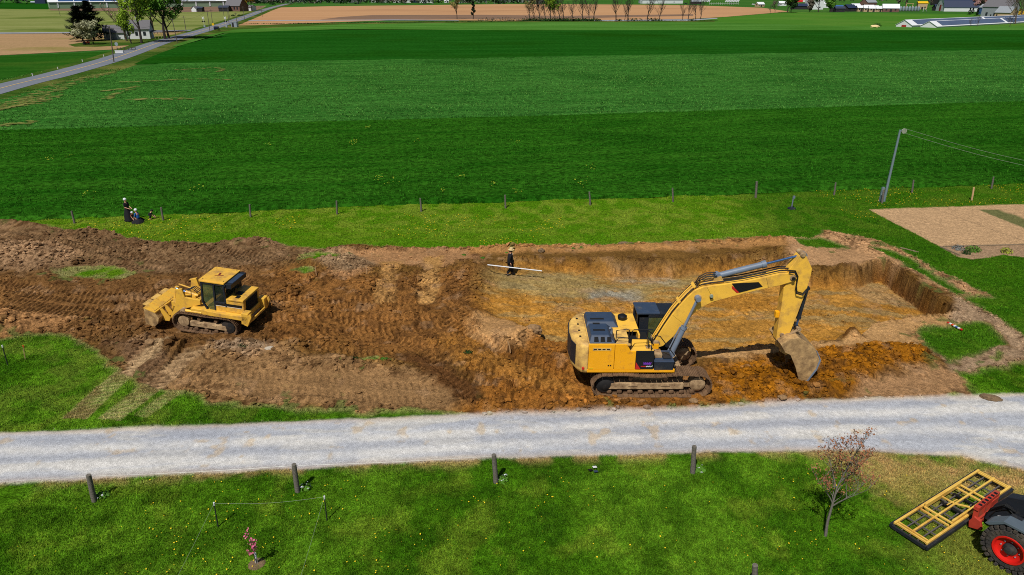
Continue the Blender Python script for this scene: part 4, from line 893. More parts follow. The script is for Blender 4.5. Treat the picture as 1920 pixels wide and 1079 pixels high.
m = MB().use('loader_yellow'); m.bb(-.62, .95, -.9, .9, 3.08, 3.17); m.bb(-.66, .98, -.86, .86, 3.165, 3.2); cr = m.build('cab_roof', parent=lcab, bevel=.03)
m = MB().use('red_dark'); m.box((.15, .1, 3.203), (.5, .08, .006), rz=.25); m.box((.2, -.05, 3.203), (.12, .3, .006), rz=.2); m.use('black')
for x, y in ((-.5, -.7), (.8, -.7), (-.5, .7), (.8, .7)): m.box((x, y, 3.203), (.06, .06, .006))
m.build('roof_marking', parent=cr)
m = MB().use('slate_dark'); m.bb(-1.02, -.62, -.82, .82, 2.82, 3.1); m.use('slate_blue'); m.bb(-1.0, -.64, -.6, .6, 3.1, 3.115); m.build('air_conditioner', parent=lcab, bevel=.02)
m = MB().use('glass_green'); m.prism([(.1, 1.3), (.42, 1.3), (.76, 1.85), (.76, 2.94), (.1, 2.94)], .82, .83); m.build('door_glass', parent=lcab)
for y in (.815, -.825):
    m = MB().use('glass'); m.bb(-.56, .0, y, y + .01, 1.92, 2.94); m.build('side_window', parent=lcab)
m = MB().use('glass_green'); m.bb(.8, .81, -.76, .76, 1.78, 2.94); m.build('windscreen', parent=lcab)
m = MB().use('glass'); m.bb(-.64, -.63, -.76, .76, 1.98, 2.82); m.build('rear_window', parent=lcab)
m = MB().use('black'); m.bb(-.35, .15, -.3, .3, 1.5, 1.75); m.bb(-.45, -.33, -.3, .3, 1.7, 2.4); m.build('operator_seat', parent=lcab, bevel=.04)
m = MB().use('loader_yellow'); m.bb(-.62, 0, .78, .86, 1.3, 1.78); m.bb(-.62, 0, -.86, -.78, 1.3, 1.78); m.use('black'); m.bb(-.62, 0, .862, .868, 1.62, 1.74); m.use('white_dirty'); m.bb(-.62, 0, .862, .87, 1.585, 1.605); o_ = m.build('side_cover', parent=ld, loc=(-.5, 0, 0)); o_.scale.x = .82
# front: loader tower, lift arms, cylinders
m = MB().use('loader_yellow'); 
arm = lpl([(480, 695), (530, 560), (545, 400), (520, 385), (600, 370), (640, 470), (810, 500), (815, 550), (660, 590), (600, 640), (545, 700), (500, 740)], .75)
for y0, y1 in ((.62, .76), (-.76, -.62)): m.prism(arm, y0, y1)
m.bb(1.7, 1.95, -.7, .7, 1.1, 1.35); ar = m.build('lift_arm', parent=ld, bevel=.02)
m = MB().use('loader_yellow'); m.bb(.6, 1.35, -.58, .58, 1.0, 1.5); m.bb(.85, 1.5, -.3, .3, 1.5, 1.62); m.build('front_frame', parent=ld, bevel=.03)
a, b = lpl([(830, 640), (625, 612)], .95)
m = MB().use('yellow'); m.tube([(a[0], .95, a[1]), (b[0], .95, b[1])], .075, 12); m.use('frame_dusty'); m.lathe((b[0], .85, b[1]), (0, 1, 0), [(0, .13), (.2, .13)], 16); m.build('lift_cylinder', parent=ld, smooth=True)
m = MB().use('yellow'); m.tube([(a[0], -.95, a[1]), (b[0], -.95, b[1])], .075, 12); m.use('frame_dusty'); m.lathe((b[0], -1.05, b[1]), (0, 1, 0), [(0, .13), (.2, .13)], 16); m.build('lift_cylinder', parent=ld, smooth=True)
a, b = lpl([(800, 440), (550, 355)], .0)
m = MB().use('yellow'); m.tube([(a[0], .1, a[1]), (a[0] * .45 + b[0] * .55, .1, a[1] * .45 + b[1] * .55)], .085, 12); m.use('rod'); m.tube([(a[0] * .45 + b[0] * .55, .1, a[1] * .45 + b[1] * .55), (b[0], .1, b[1])], .04, 10); m.use('yellow'); m.tube([(a[0], -.2, a[1] + .1), (b[0], -.2, b[1] + .1)], .04, 8)
m.build('tilt_cylinder', parent=ld, smooth=True)
m = MB().use('loader_yellow'); zb = b[1]; m.tube([(b[0], 0, b[1] + .05), (b[0] + .12, 0, b[1] - .7), (b[0] + .35, 0, .5)], [.1, .13, .09], 8); m.build('tilt_lever', parent=ld)
m = MB().use('black')
for k in range(4): m.tube([(.85, -.3 + k * .12, 1.7), (1.15, -.3 + k * .12, 1.9), (1.5, -.25 + k * .1, 1.75), (1.7, -.2 + k * .08, 1.5)], .022, 6)
m.tube([(.9, .6, 1.65), (.9, .6, 2.1), (1.3, .6, 2.1), (1.3, .6, 1.6)], .02, 6); m.build('hydraulic_hoses', parent=ld)
# bucket (open forwards), teeth
bx = 2.46
prof = [(bx + .1, .95), (bx - .12, .6), (bx - .05, .3), (bx + .15, .08), (bx + .62, -.02)]
inn = [(x + .05, z + .03) for x, z in prof[::-1]]
m = MB().use('bucket_steel'); m.prism(prof + inn, -1.22, 1.22)
sd_ = [(bx + .1, .95), (bx - .12, .6), (bx - .05, .3), (bx + .15, .08), (bx + .62, -.02), (bx + .62, 1.0)]
m.prism(sd_, 1.22, 1.27); m.prism(sd_, -1.27, -1.22); m.use('loader_yellow')
m.prism([(bx + .02, .86), (bx + .64, 1.04), (bx + .64, 1.1), (bx + .02, .93)], -1.28, 1.28)
lbk = m.build('bucket', parent=ld, bevel=.012)
m = MB().use('loader_yellow')
for k in range(5): m.prism([(bx + .1, .955), (bx + .6, 1.1), (bx + .6, 1.12), (bx + .1, .975)], -1.2 + k * .49, -1.2 + k * .49 + .4)
build_each(m, 'wear_plate', lbk)
m = MB().use('yellow_dirty')
for k in range(3): m.box((bx + .74, -.75 + k * .72, 1.1), (.24, .58, .06), ry=-.2)
build_each(m, 'bolt_on_edge', lbk, bevel=.01)
m = MB().use('shoe_steel')
for k in range(6): m.box((bx + .7, -1.1 + k * .44, .0), (.22, .09, .06), ry=.06)
build_each(m, 'bucket_tooth', lbk, bevel=.01)
m = MB().use('loader_yellow')
for y in (-.85, -.45, .45, .85): m.prism([(bx - .5, .5), (bx - .42, .3), (bx - .1, .3), (bx + .02, .92), (bx - .1, .95)], y - .035, y + .035)
build_each(m, 'bucket_bracket', lbk, bevel=.01)
# ================================================================ SITE OBJECTS
rng = np.random.default_rng(7); rnd = random.Random(5)
# ---- clods: irregular lumps lying on the dug soil (nobody could count them)
ICO = [(0, 0, 1), (.89, 0, .45), (.28, .85, .45), (-.72, .53, .45), (-.72, -.53, .45), (.28, -.85, .45), (.72, .53, -.45), (-.28, .85, -.45), (-.89, 0, -.45), (-.28, -.85, -.45), (.72, -.53, -.45), (0, 0, -1)]
ICF = np.array([(0, 1, 2), (0, 2, 3), (0, 3, 4), (0, 4, 5), (0, 5, 1), (1, 6, 2), (2, 7, 3), (3, 8, 4), (4, 9, 5), (5, 10, 1), (6, 7, 2), (7, 8, 3), (8, 9, 4), (9, 10, 5), (10, 6, 1), (11, 7, 6), (11, 8, 7), (11, 9, 8), (11, 10, 9), (11, 6, 10)])
N = 170000
x = rng.uniform(-34, 30, N); y = rng.uniform(23, 50, N); h, c, z = surface(x, y); _, so_, la_, ga_, pi_ = surface(x, y, False)
rough = .35 + .65 * ss(.42, .62, fbm(x, y, .28, 3, 41)); mo = np.zeros(N)
for mx, my, rx, ry, hm in MOUNDW: mo = np.maximum(mo, np.exp(-((x - mx) / rx) ** 2 - ((y - my) / ry) ** 2))
pr = np.clip(rough * .35 + mo * .9 + .8 * (sdist(ORANGE_BED, x, y) > 0), 0, 1) * (1 - .75 * pi_) * (so_ > .5) * (la_ < .1)
edge = (np.abs(sdist(DIRT, x, y)) < .45) * (so_ > .02) * (la_ < .8); pr = np.maximum(pr, edge * .7)
surface(x, y, False); pr *= 1 - .93 * np.clip(surface.tm, 0, 1); pr *= (fbm(x, y, .7, 3, 555) > .42) * .9 + .1
for q in SMOOTH: pr *= np.where(sdist(q, x, y) > .1, .12, 1)
for ex_, ey_, rx, ry in ((5.95, 26.6, 2.9, 1.9), (-15.6, 32., 2.2, 1.4)): pr *= (((x - ex_) / rx) ** 2 + ((y - ey_) / ry) ** 2) > 1
k = rng.uniform(0, 1, N) < pr; x, y, h, c = x[k], y[k], h[k], c[k]; n = len(x)
sz = .02 + .085 * rng.random(n) ** 3.6 * (1 + .9 * mo[k]); ico = np.array(ICO)
V = ico[None] * (1 + rng.uniform(-.32, .32, (n, 12, 1))) * sz[:, None, None] * np.stack([rng.uniform(.7, 1.5, n), rng.uniform(.7, 1.2, n), rng.uniform(.5, .9, n)], 1)[:, None, :]
V[:, :, 0] += x[:, None]; V[:, :, 1] += y[:, None]; V[:, :, 2] += (h + sz * .25)[:, None]
cl = np.repeat(c * rng.uniform(.8, 1.25, (n, 1)), 12, 0)
o = np_mesh('dirt_clods', V.reshape(-1, 3), (ICF[None] + 12 * np.arange(n)[:, None, None]).reshape(-1, 3), 'clod', np.clip(cl, 0, .8))
tag(o, 'loose clods and crumbs of soil over the dug ground', kind='stuff')
# ---- grass blades
def blades(name, n, reg, hh_, ww, label, test=None, colf=None, zf=None, per=3):
    x = rng.uniform(reg[0], reg[1], n); y = rng.uniform(reg[2], reg[3], n)
    dep = y * _c + 16 * _s; k = np.abs(x) / dep < .80; x, y = x[k], y[k]
    if colf is None:
        h, c, z = surface(x, y); _, so_, la_, ga_, _p = surface(x, y, False)
        k = (so_ < .35 + .3 * rng.random(len(x))) & (la_ < .25) & (ga_ < .2)
    else: h, c, k = colf(x, y)
    x, y, h, c = x[k], y[k], h[k], c[k]; n = len(x)
    X = np.repeat(x, per) + rng.normal(0, ww * 1.6, n * per); Y = np.repeat(y, per) + rng.normal(0, ww * 1.6, n * per); Hh = np.repeat(h, per); cc = np.repeat(c, per, 0); n *= per
    a = rng.uniform(0, 2 * math.pi, n); ht = hh_ * rng.uniform(.45, 1.25, n) * np.clip(.55 + fbm(X, Y, .8, 3, 888), .5, 1.5); w = ww * rng.uniform(.6, 1.3, n); ln = rng.uniform(.1, .9, n) * ht; b = rng.uniform(0, 2 * math.pi, n)
    V = np.zeros((n, 3, 3)); V[:, 0] = np.stack([X - np.cos(a) * w / 2, Y - np.sin(a) * w / 2, Hh - .01], 1); V[:, 1] = np.stack([X + np.cos(a) * w / 2, Y + np.sin(a) * w / 2, Hh - .01], 1)
    V[:, 2] = np.stack([X + np.cos(b) * ln, Y + np.sin(b) * ln, Hh + ht], 1)
    cv = cc * rng.uniform(.6, 2.1, (n, 1)); cv[:, 0] *= rng.uniform(.85, 1.25, n)
    cv = np.repeat(cv, 3, 0)
    return tag(np_mesh(name, V.reshape(-1, 3), np.arange(n * 3).reshape(n, 3), 'blade', np.clip(cv, 0, .8)), label, kind='stuff')
blades('lawn_grass', 90000, (-17, 19, 14.3, 21), .075, .02, 'mown grass on the lawn in front of the gravel lane')
blades('lawn_grass', 26000, (-27, -8, 22, 31), .07, .03, 'mown grass between the lane and the dug soil')
blades('lawn_grass', 100000, (-40, 46, 30, 62), .08, .045, 'mown grass behind and beside the excavation', per=3)
blades('lawn_grass', 8000, (12, 27, 24, 32), .08, .03, 'grass left standing around the pit corner')
# ---- crop leaves on the two nearest strips
f1x = np.array([p[0] for p in f1]); f1y = np.array([p[1] for p in f1]); f2x = np.array([p[0] for p in f2]); f2y = np.array([p[1] for p in f2])
def crop_near(x, y):
    t = fbm(x, y, .25, 3, 601)[:, None]; c = np.array(C(28, 80, 10))[None] * (1 - t) + np.array(C(52, 110, 22))[None] * t
    lo = np.interp(x, f1x, f1y); hi = np.interp(x, f2x, f2y); return np.full(len(x), .24), c, (y > lo + .1) & (y < hi)
blades('crop_leaves', 150000, (-75, 85, 48, 112), .16, .06, 'dark green crop leaves of the nearest field strip', colf=crop_near, per=2)
def crop_mid(x, y):
    t = fbm(x, y, .2, 3, 611)[:, None]; c = np.array(C(46, 100, 30))[None] * (1 - t) + np.array(C(86, 136, 58))[None] * t
    lo = np.interp(x, f2x, f2y); return np.full(len(x), .2), c, (y > lo + .2) & (y < 172 + x * .16) & (x > -96 + (y - 84) * -.1)
blades('crop_leaves', 90000, (-100, 130, 84, 190), .2, .11, 'paler green crop leaves of the middle field strip', colf=crop_mid, per=2)
# ---- bare rutted patches in the middle field (left)
def patch_mesh(name, px, z, mt, w):
    p = dense(W(px, z), 6); m = ribbon(p, -w / 2, w / 2, z)
    return m
def bare(px, w, seed):
    p = dense(W(px, .26), 10); r = random.Random(seed); m = MB(); L = sum((Vector(b) - Vector(a)).length for a, b in zip(p, p[1:]))
    for k in range(int(L * w * 1.5) + 40):
        i = r.randrange(len(p) - 1); q = Vector(p[i]).lerp(Vector(p[i + 1]), r.random()); e = math.sin(math.pi * (i + .5) / len(p)) ** .4 * w / 2.4
        c = (q.x + r.gauss(0, e * .5), q.y + r.gauss(0, e * 1.25)); sx = r.uniform(.2, .8); sy = r.uniform(.08, .25); n = 7; z = .336 + .0004 * k % .02
        m.add([(c[0] + sx * r.uniform(.6, 1.2) * math.cos(2 * math.pi * t / n), c[1] + sy * r.uniform(.6, 1.2) * math.sin(2 * math.pi * t / n), z) for t in range(n)], [tuple(range(n))])
    return tag(m.build('bare_soil', 'bare_soil'), 'pale bare soil showing through the middle crop strip', kind='stuff')
field_mat('bare_soil', C(150, 142, 84), C(124, 130, 66), C(84, 118, 46), 0, s1=.2, s2=.5, stretch=3, bump=.05, bs=1.5, grain=.25)
bare([(-60, 214), (20, 196), (90, 172), (150, 150), (206, 137)], 5.5, 1); bare([(0, 206), (60, 194), (100, 182)], 4., 2)
bare([(190, 172), (230, 168), (250, 165), (215, 178), (205, 186)], 1.6, 3); bare([(225, 155), (300, 152), (345, 150), (430, 150)], 1.4, 4); bare([(240, 188), (300, 186), (360, 187)], 1.2, 5); bare([(330, 132), (400, 128), (418, 131), (405, 136)], 1., 6); bare([(-20, 236), (60, 232)], 1.6, 7)
# ---- yellow flowers
def flowers(name, pts, r, mt, label, z=.07, n=6):
    m = MB()
    for (x, y, zz_) in pts:
        a = rnd.random() * 6; t = rnd.uniform(-.5, .5); q = r * rnd.uniform(.6, 1.3)
        m.add([(x + math.cos(a + i * 2 * math.pi / n) * q, y + math.sin(a + i * 2 * math.pi / n) * q, zz_ + z + math.sin(a + i) * q * t) for i in range(n)], [tuple(range(n))])
    return tag(m.build(name, mt), label, kind='stuff')
mat('dandelion', C(250, 214, 30), .8, var=.1); mat('wildflower', C(150, 166, 30), .8, var=.2)
def scatter(n, reg, dens, sc, zf=None):
    x = rng.uniform(reg[0], reg[1], n); y = rng.uniform(reg[2], reg[3], n); h, so_, la_, ga_, _p = surface(x, y, False)
    k = (so_ < .1) & (sdist(DIRT, x, y) < -.2) & (la_ < .05) & (ga_ < .05) & (fbm(x, y, sc, 3, 777) > dens); return list(zip(x[k], y[k], h[k]))
flowers('dandelions', scatter(560, (-16, 16, 14.5, 20), .54, .5) + scatter(120, (-16, 16, 14.5, 20), 0, .5), .019, 'dandelion', 'yellow dandelions dotted over the front lawn')
flowers('dandelions', scatter(3000, (-34, 4, 39, 51), .5, .3) + scatter(1500, (26, 46, 50, 60), .45, .3), .03, 'dandelion', 'yellow dandelions in the grass behind the excavation', n=5)
fl = []
for px, py, r in ((665, 265, .5), (662, 270, .6), (780, 265, .4), (968, 268, .6), (735, 343, .6), (711, 333, .5), (863, 332, .5), (925, 345, .3), (1090, 345, .6), (1110, 316, .5), (170, 365, .8), (367, 354, .5), (95, 298, .5), (966, 361, .4), (830, 360, .3), (128, 295, .4), (690, 240, .3), (505, 272, .3)):
    a, b = G(px, py, .3)
    for k in range(14): fl.append((a + rnd.gauss(0, r * .5), b + rnd.gauss(0, r * .9), rnd.uniform(.3, .55)))
flowers('yellow_wildflowers', fl, .06, 'wildflower', 'yellow flowering weeds scattered in the nearest crop strip', z=0, n=5)

# ---- fence posts
def post_thing(px, py, top, r, label, group, mt='post_wood', name='fence_post', cap=None, tilt=0, n=9):
    x, y = G(px, py); z = hgt(x, y) if y < 64 else .03; x, y = G(px, py, z); hgt_ = P(top[0], top[1], y)[1] - z
    o_ = MB().use(mt); m = o_; sx = (P(top[0], top[1], y)[0] - x)
    m.tube([(0, 0, -.2), (sx * .3, 0, hgt_ * .3), (sx * .65, .0, hgt_ * .65), (sx, 0, hgt_)], [r * 1.05, r, r * .97, r * .9], n)
    if cap: m.use(cap); m.tube([(sx, 0, hgt_ - .1), (sx, 0, hgt_ + .01)], r * 1.35, n)
    o = m.build(name, smooth=True, loc=(x, y, z)); tag(o, label, 'post', group); return Vector((x + sx, y, z + hgt_)), Vector((x, y, z))
GN = 'round wooden posts along the front edge of the gravel lane'; NP = []
for (b, t, lb) in (((177, 940), (166, 891), 'leaning round wooden post in the front lawn nearest the photo left edge'), ((558, 922), (551, 871), 'round wooden post behind the two thin black rope stakes'),
                   ((930, 905), (926, 853), 'split grey wooden post standing alone halfway along the lane'), ((1299, 887), (1302, 837), 'round wooden post nearest the young brown leaved tree')):
    NP.append(post_thing(b[0], b[1], t, .09, lb, GN))
post_thing(1414, 1112, (1416, 1060), .09, 'wooden post rising at the bottom edge of the front lawn', None)
m = MB()
for zz_ in (.0, -.32, -.62):
    pts = [Vector((-26, 17.6, NP[0][0].z + zz_ - .1))] + [q[0] + Vector((0, .09, zz_ - .12)) for q in NP]
    for a, b in zip(pts, pts[1:]):
        m.tube([a.lerp(b, t) - Vector((0, 0, .05 * math.sin(math.pi * t))) for t in (0, .25, .5, .75, 1)], .0035, 4)
    break
tag(m.build('fence_wire', 'wire'), 'thin wire strung between the round posts beside the lane', 'wire')
GF = 'wooden posts along the edge of the crop field'
FP = [((140, 419), (134, 396), 'far fence post standing left of the standing woman'), ((306, 413), (302, 389), 'far fence post just right of the seated group'), ((470, 407), (468, 384), 'far fence post second to the right of the women'),
      ((632, 402), (631, 377), 'far fence post above the wooden survey stakes'), ((790, 397), (788, 372), 'far fence post between the loader and the man carrying the pipe'), ((948, 391), (947, 366), 'far fence post straight behind the man in the pit'),
      ((1107, 385), (1105, 360), 'far fence post behind the excavator engine hood'), ((1262, 379), (1261, 353), 'far fence post behind the excavator boom'), ((1417, 371), (1419, 341), 'thickest far fence post behind the excavator stick'),
      ((1564, 366), (1567, 343), 'far fence post just left of the metal clothesline pole'), ((1710, 362), (1713, 338), 'far fence post just right of the metal clothesline pole'), ((1859, 354), (1863, 332), 'farthest right fence post at the crop edge behind the garden')]
for b, t, lb in FP: post_thing(b[0], b[1], t, .1 if 'thickest' in lb else .075, lb, GF)
post_thing(1822, 376, (1826, 352), .075, 'pale wooden post in the grass between the garden bed and the crop edge', None, mt='stake_wood')
post_thing(1654, 381, (1657, 356), .08, 'short grey post at the foot of the clothesline pole', None)
# ---- thin stakes
a1, _b = post_thing(409, 988, (401, 943), .022, 'black rope stake with white cap nearer the left post', 'black garden stakes holding the rope', mt='tpost', name='garden_stake', cap='white', n=5)
a2, _b = post_thing(613, 976, (608, 931), .022, 'black rope stake with white cap left of the lone grey post', 'black garden stakes holding the rope', mt='tpost', name='garden_stake', cap='white', n=5)
post_thing(15, 686, (4, 648), .024, 'black stake with white cap at the left edge of the grass', None, mt='tpost', name='garden_stake', cap='white', n=5)
post_thing(47, 674, (43, 648), .022, 'short pale survey stake with bright orange top', None, mt='stake_wood', name='survey_stake', cap='orange_paint', n=4)
for q, t, lb in (((497, 656), (495, 637), 'wooden survey stake in the tan soil below the loader'), ((593, 515), (591, 499), 'wooden survey stake beside the small green turf patch'), ((688, 514), (687, 498), 'wooden survey stake at the head of the brown ramp'),
                 ((698, 490), (697, 475), 'wooden survey stake highest on the bank near the far grass'), ((957, 655), (952, 640), 'small wooden stake on the sandy hump left of the excavator'), ((592, 1), (592, 0), None)):
    if lb: post_thing(q[0], q[1], t, .022, lb, 'wooden survey stakes', mt='stake_wood', name='survey_stake', n=4)
g1 = Vector(G(318, 1110) + (.03,)); g2 = Vector(G(555, 1110) + (.03,))
for a, b, sg, lb in ((a1, a2, .12, 'white rope slung between the tops of the two black stakes'), (a1, g1, .03, 'white rope running down from the left black stake to the grass'), (a2, g2, .03, 'white rope running down from the right black stake to the grass')):
    m = MB(); m.tube([a.lerp(b, i / 10) - Vector((0, 0, sg * math.sin(math.pi * i / 10) + .02)) for i in range(11)], .0035, 4); tag(m.build('rope', 'rope_white', smooth=True), lb, 'rope')
# ---- leafy clumps
def leafball(mb, c, r, n, s, sq=(1, 1, 1), rr=rnd, hemi=False):
    for _ in range(n):
        while True:
            d = Vector((rr.uniform(-1, 1), rr.uniform(-1, 1), rr.uniform(0 if hemi else -1, 1)))
            if .15 < d.length < 1: break
        p = Vector(c) + Vector((d.x * r * sq[0], d.y * r * sq[1], d.z * r * sq[2])); nn = (d.normalized() + Vector((rr.uniform(-1, 1), rr.uniform(-1, 1), rr.uniform(-.5, 1))) * .8).normalized()
        a = nn.cross(Vector((rr.uniform(-1, 1), rr.uniform(-1, 1), rr.uniform(-1, 1)))).normalized(); b = nn.cross(a); q = s * rr.uniform(.6, 1.3)
        mb.add([p - a * q * .5, p + b * q * .32, p + a * q * .5, p - b * q * .32], [(0, 1, 2, 3)])
def leafmat(name, c, var=.3): return mat(name, c, .8, var=var, scale=1.5, spec=.2)
leafmat('leaf_dark', C(30, 62, 18)); leafmat('leaf_mid', C(84, 128, 38)); leafmat('leaf_spring', C(136, 168, 44)); leafmat('leaf_yellowgreen', C(150, 160, 50)); leafmat('leaf_brownred', C(158, 104, 72)); leafmat('leaf_blossom', C(176, 176, 138))
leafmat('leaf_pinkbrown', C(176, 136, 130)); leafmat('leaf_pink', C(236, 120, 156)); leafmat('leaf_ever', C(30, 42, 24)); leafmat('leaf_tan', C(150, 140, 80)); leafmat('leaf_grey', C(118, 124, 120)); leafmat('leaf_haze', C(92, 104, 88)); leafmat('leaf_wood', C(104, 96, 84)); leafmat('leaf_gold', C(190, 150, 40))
def clump(name, px, py, r, leaf, label, cat, flower=None, n=60, s=.1, sq=(1, 1, .8), dz=0):
    x, y = G(px, py); z = hgt(x, y) if y < 64 else .0; e = empty(name, (x, y, z), 0, label, cat)
    m = MB().use(leaf); leafball(m, (0, 0, 0), r, n, s, sq, hemi=True); m.build('leaves', parent=e)
    if flower: m = MB().use(flower); leafball(m, (0, 0, .04), r, max(6, n // 6), s * .6, sq, hemi=True); m.build('blossom', parent=e)
    return e
for px, py, lb in ((191, 931, 'white flowering clump at the leaning left post'), (573, 915, 'white flowering clump at the post behind the rope stakes'), (943, 901, 'white flowering clump at the lone split grey post'), (1311, 882, 'white flowering clump at the post near the young tree')):
    clump('daffodil_clump', px, py, .24, 'leaf_mid', lb, 'plant', 'cloth_white', n=70, s=.13)
clump('lavender_bush', 1797, 467, .42, 'leaf_grey', 'grey leaved bush at the left end of the garden edging', 'bush', 'leaf_pinkbrown', 260, .1)
clump('green_bush', 1824, 470, .55, 'leaf_mid', 'rounded bright green bush in the middle of the garden edge', 'bush', None, 420, .1, (1, .8, .75)); clump('green_bush', 1812, 475, .3, 'leaf_dark', 'small dark green bush touching the rounded bright one', 'bush', None, 160, .09)
clump('green_bush', 1887, 473, .42, 'leaf_yellowgreen', 'yellow green bush at the right end of the garden edge', 'bush', None, 240, .1)
for px, py, r in ((453, 657, .35), (640, 688, .2), (665, 684, .22), (720, 683, .2), (905, 484, .18), (870, 478, .16), (1075, 468, .16), (1090, 466, .1), (878, 670, .25), (950, 475, .1)):
    clump('turf_clod', px, py, r, 'leaf_dark' if r > .2 else 'leaf_mid', {453: 'dark green turf clod on the tan mound below the loader', 640: 'green turf tuft on the ridge above the tan strip', 665: 'wider green turf tuft on the ridge above the tan strip', 720: 'green turf tuft at the right end of the tan strip ridge', 905: 'grass tuft on the bank left of the man', 870: 'grass tuft on the bank farther left of the man', 1075: 'grass tuft on the bank right of the man', 1090: 'tiny grass tuft on the bank behind the excavator hood', 878: 'turf tuft where the curved track ruts cross', 950: 'tiny grass tuft on the bank just above the man'}[px], 'turf', n=int(40 + r * 400), s=.07, sq=(1, .7, .5))
# ---- lumps, planks, small things
def lump(name, px, py, d, mt, label, cat, seed=1, z=None, rz=0):
    x, y = G(px, py); z0 = hgt(x, y); r = random.Random(seed); m = MB(); m.ball((0, 0, 0), 1, 12, 9, (d[0], d[1], d[2]), .5, r)
    o = m.build(name, mt, smooth=False, loc=(x, y, z0 + d[2] * .35)); o.rotation_euler.z = rz; s_ = o.modifiers.new('s', 'SUBSURF'); s_.levels = s_.render_levels = 1
    t = bpy.data.textures.new('n', 'CLOUDS'); t.noise_scale = .12; dm = o.modifiers.new('d', 'DISPLACE'); dm.texture = t; dm.strength = min(d) * .6; dm.mid_level = .5
    return tag(o, label, cat)
lump('sod_lump', 1857, 748, (.42, .2, .14), 'sod', 'curled brown sod lying on the gravel lane edge', 'sod', 3, rz=-.4); lump('sod_slab', 1172, 459, (.55, .2, .1), 'sod', 'dark slab of sod on the far bank behind the boom', 'sod', 4); lump('round_stone', 1015, 474, (.25, .2, .17), 'sod', 'round muddy stone on the bank right of the man', 'stone', 5)
lump('soil_block', 1000, 628, (.45, .3, .3), 'rock', 'big tan block of clay left of the excavator', 'clay block', 6); lump('soil_block', 1300, 757, (.2, .15, .12), 'rock', 'orange clay lump at the lane edge in front of the track', 'clay block', 7); lump('soil_block', 1466, 752, (.2, .16, .1), 'rock', 'flat clay lump at the lane edge below the bucket', 'clay block', 8)
lump('pale_stone', 507, 661, (.25, .15, .1), 'concrete', 'pale flat stone right of the stake below the loader', 'stone', 9); lump('soil_block', 283, 652, (.25, .2, .17), 'rock', 'round brown clod in front of the loader track', 'clay block', 10)
def barthing(name, p0, p1, w, h_, mts, label, cat, dz=.03, Y=None):
    a = Vector(G(*p0) + (0,)); b = Vector(G(*p1) + (0,)); a.z = hgt(a.x, a.y) + dz; b.z = hgt(b.x, b.y) + dz; m = MB(); n = len(mts)
    for i, k in enumerate(mts): p = a.lerp(b, (i + .5) / n); m.use(k); m.box(p, ((b - a).length / n, w, h_), rz=math.atan2((b - a).y, (b - a).x), ry=-math.asin((b.z - a.z) / (b - a).length))
    return tag(m.build(name), label, cat)
barthing('plank', (1688, 466), (1722, 474), .14, .04, ['timber'], 'wooden plank lying in the grass beside the spoil bank', 'plank')
barthing('measuring_staff', (1776, 606), (1804, 620), .1, .05, ['red', 'white', 'orange_paint', 'white', 'roof_blue', 'white', 'red'], 'striped red white and blue measuring staff on the grass island', 'staff', dz=.08)
barthing('garden_edging', (1763, 464), (1800, 479), .08, .12, ['timber'], 'timber edging board at the left end of the garden border', 'edging', dz=.02); barthing('garden_edging', (1768, 463), (1990, 457), .08, .1, ['timber'], 'long timber edging between garden soil and shrub border', 'edging', dz=.02)
for px, py, mt, lb in ((1115, 879, 'white', 'small white scrap of litter at the lane edge'), (1114, 879, 'roof_blue', None), (1107, 885, 'black', 'small dark scrap of litter in the grass by the lane'), (1117, 888, 'slate_blue', 'small blue grey scrap of litter in the grass by the lane')):
    if lb: x, y = G(px, py); m = MB(); m.box((0, 0, 0), (.16, .1, .03), rz=.4, ry=.2); tag(m.build('litter', mt, loc=(x, y, hgt(x, y) + .09), bevel=.01), lb, 'litter')
x, y = G(1484, 392); z = hgt(x, y); e = empty('pedestal_stand', (x, y, z), 0, 'dark pedestal stand with wide round base on the far lawn', 'stand')
m = MB().use('slate_dark'); m.lathe((0, 0, 0), (0, 0, 1), [(0, .32), (.08, .3), (.14, .12), (.2, .06)], 18); m.build('base', parent=e, smooth=True); m = MB().use('cyl_grey'); m.tube([(0, 0, .15), (0, 0, .9)], .05, 8); m.box((.04, 0, .95), (.16, .12, .2)); m.build('column', parent=e)
# clothesline pole
x, y = G(1657, 379); e = empty('clothesline_pole', (x, y, 0), 0, 'tall pale blue metal clothesline pole with pulley and climbing pegs', 'pole'); tx, tz = P(1688, 244, y); tx -= x
m = MB().use('pole_metal'); m.tube([(0, 0, -.1), (tx, 0, tz)], [.11, .08], 12); m.build('pole', parent=e, smooth=True)
m = MB().use('concrete'); m.bb(-.35, .3, -.3, .3, -.05, .05); m.build('footing', parent=e)
m = MB().use('pole_metal'); m.bb(-.4, -.2, -.08, .08, 0, 1.25); m.build('winch_box', parent=e)
m = MB().use('pole_metal'); m.tube([(tx, 0, tz - .03), (tx + .3, -.05, tz)], .03, 6); m.use('rope_white'); m.lathe((tx + .3, -.1, tz - .08), (0, 1, 0), [(0, .2), (.02, .2), (.05, .15), (.08, .2), (.1, .2)], 18); m.build('pulley', parent=e)
m = MB().use('black')
for i in range(16): t = .2 + .72 * i / 15; m.tube([(tx * t, 0, tz * t), (tx * t - .17, 0, tz * t + .01), (tx * t - .19, 0, tz * t + .07)], .014, 4)
build_each(m, 'climbing_peg', e)
for dz, lb, q in ((.12, 'upper clothesline wire running right from the pulley', (2050, 312)), (-.22, 'lower clothesline wire running right from the pulley', (2050, 322))):
    a = Vector((x + tx + .3, y, tz + dz)); bx_, bz_ = P(q[0], q[1], 40); b = Vector((bx_, 40, bz_)); b = a + (b - a) * 1.4
    m = MB(); m.tube([a.lerp(b, i / 12) - Vector((0, 0, .5 * math.sin(math.pi * i / 12))) for i in range(13)], .008, 4); tag(m.build('clothesline_wire', 'rope_white'), lb, 'wire')

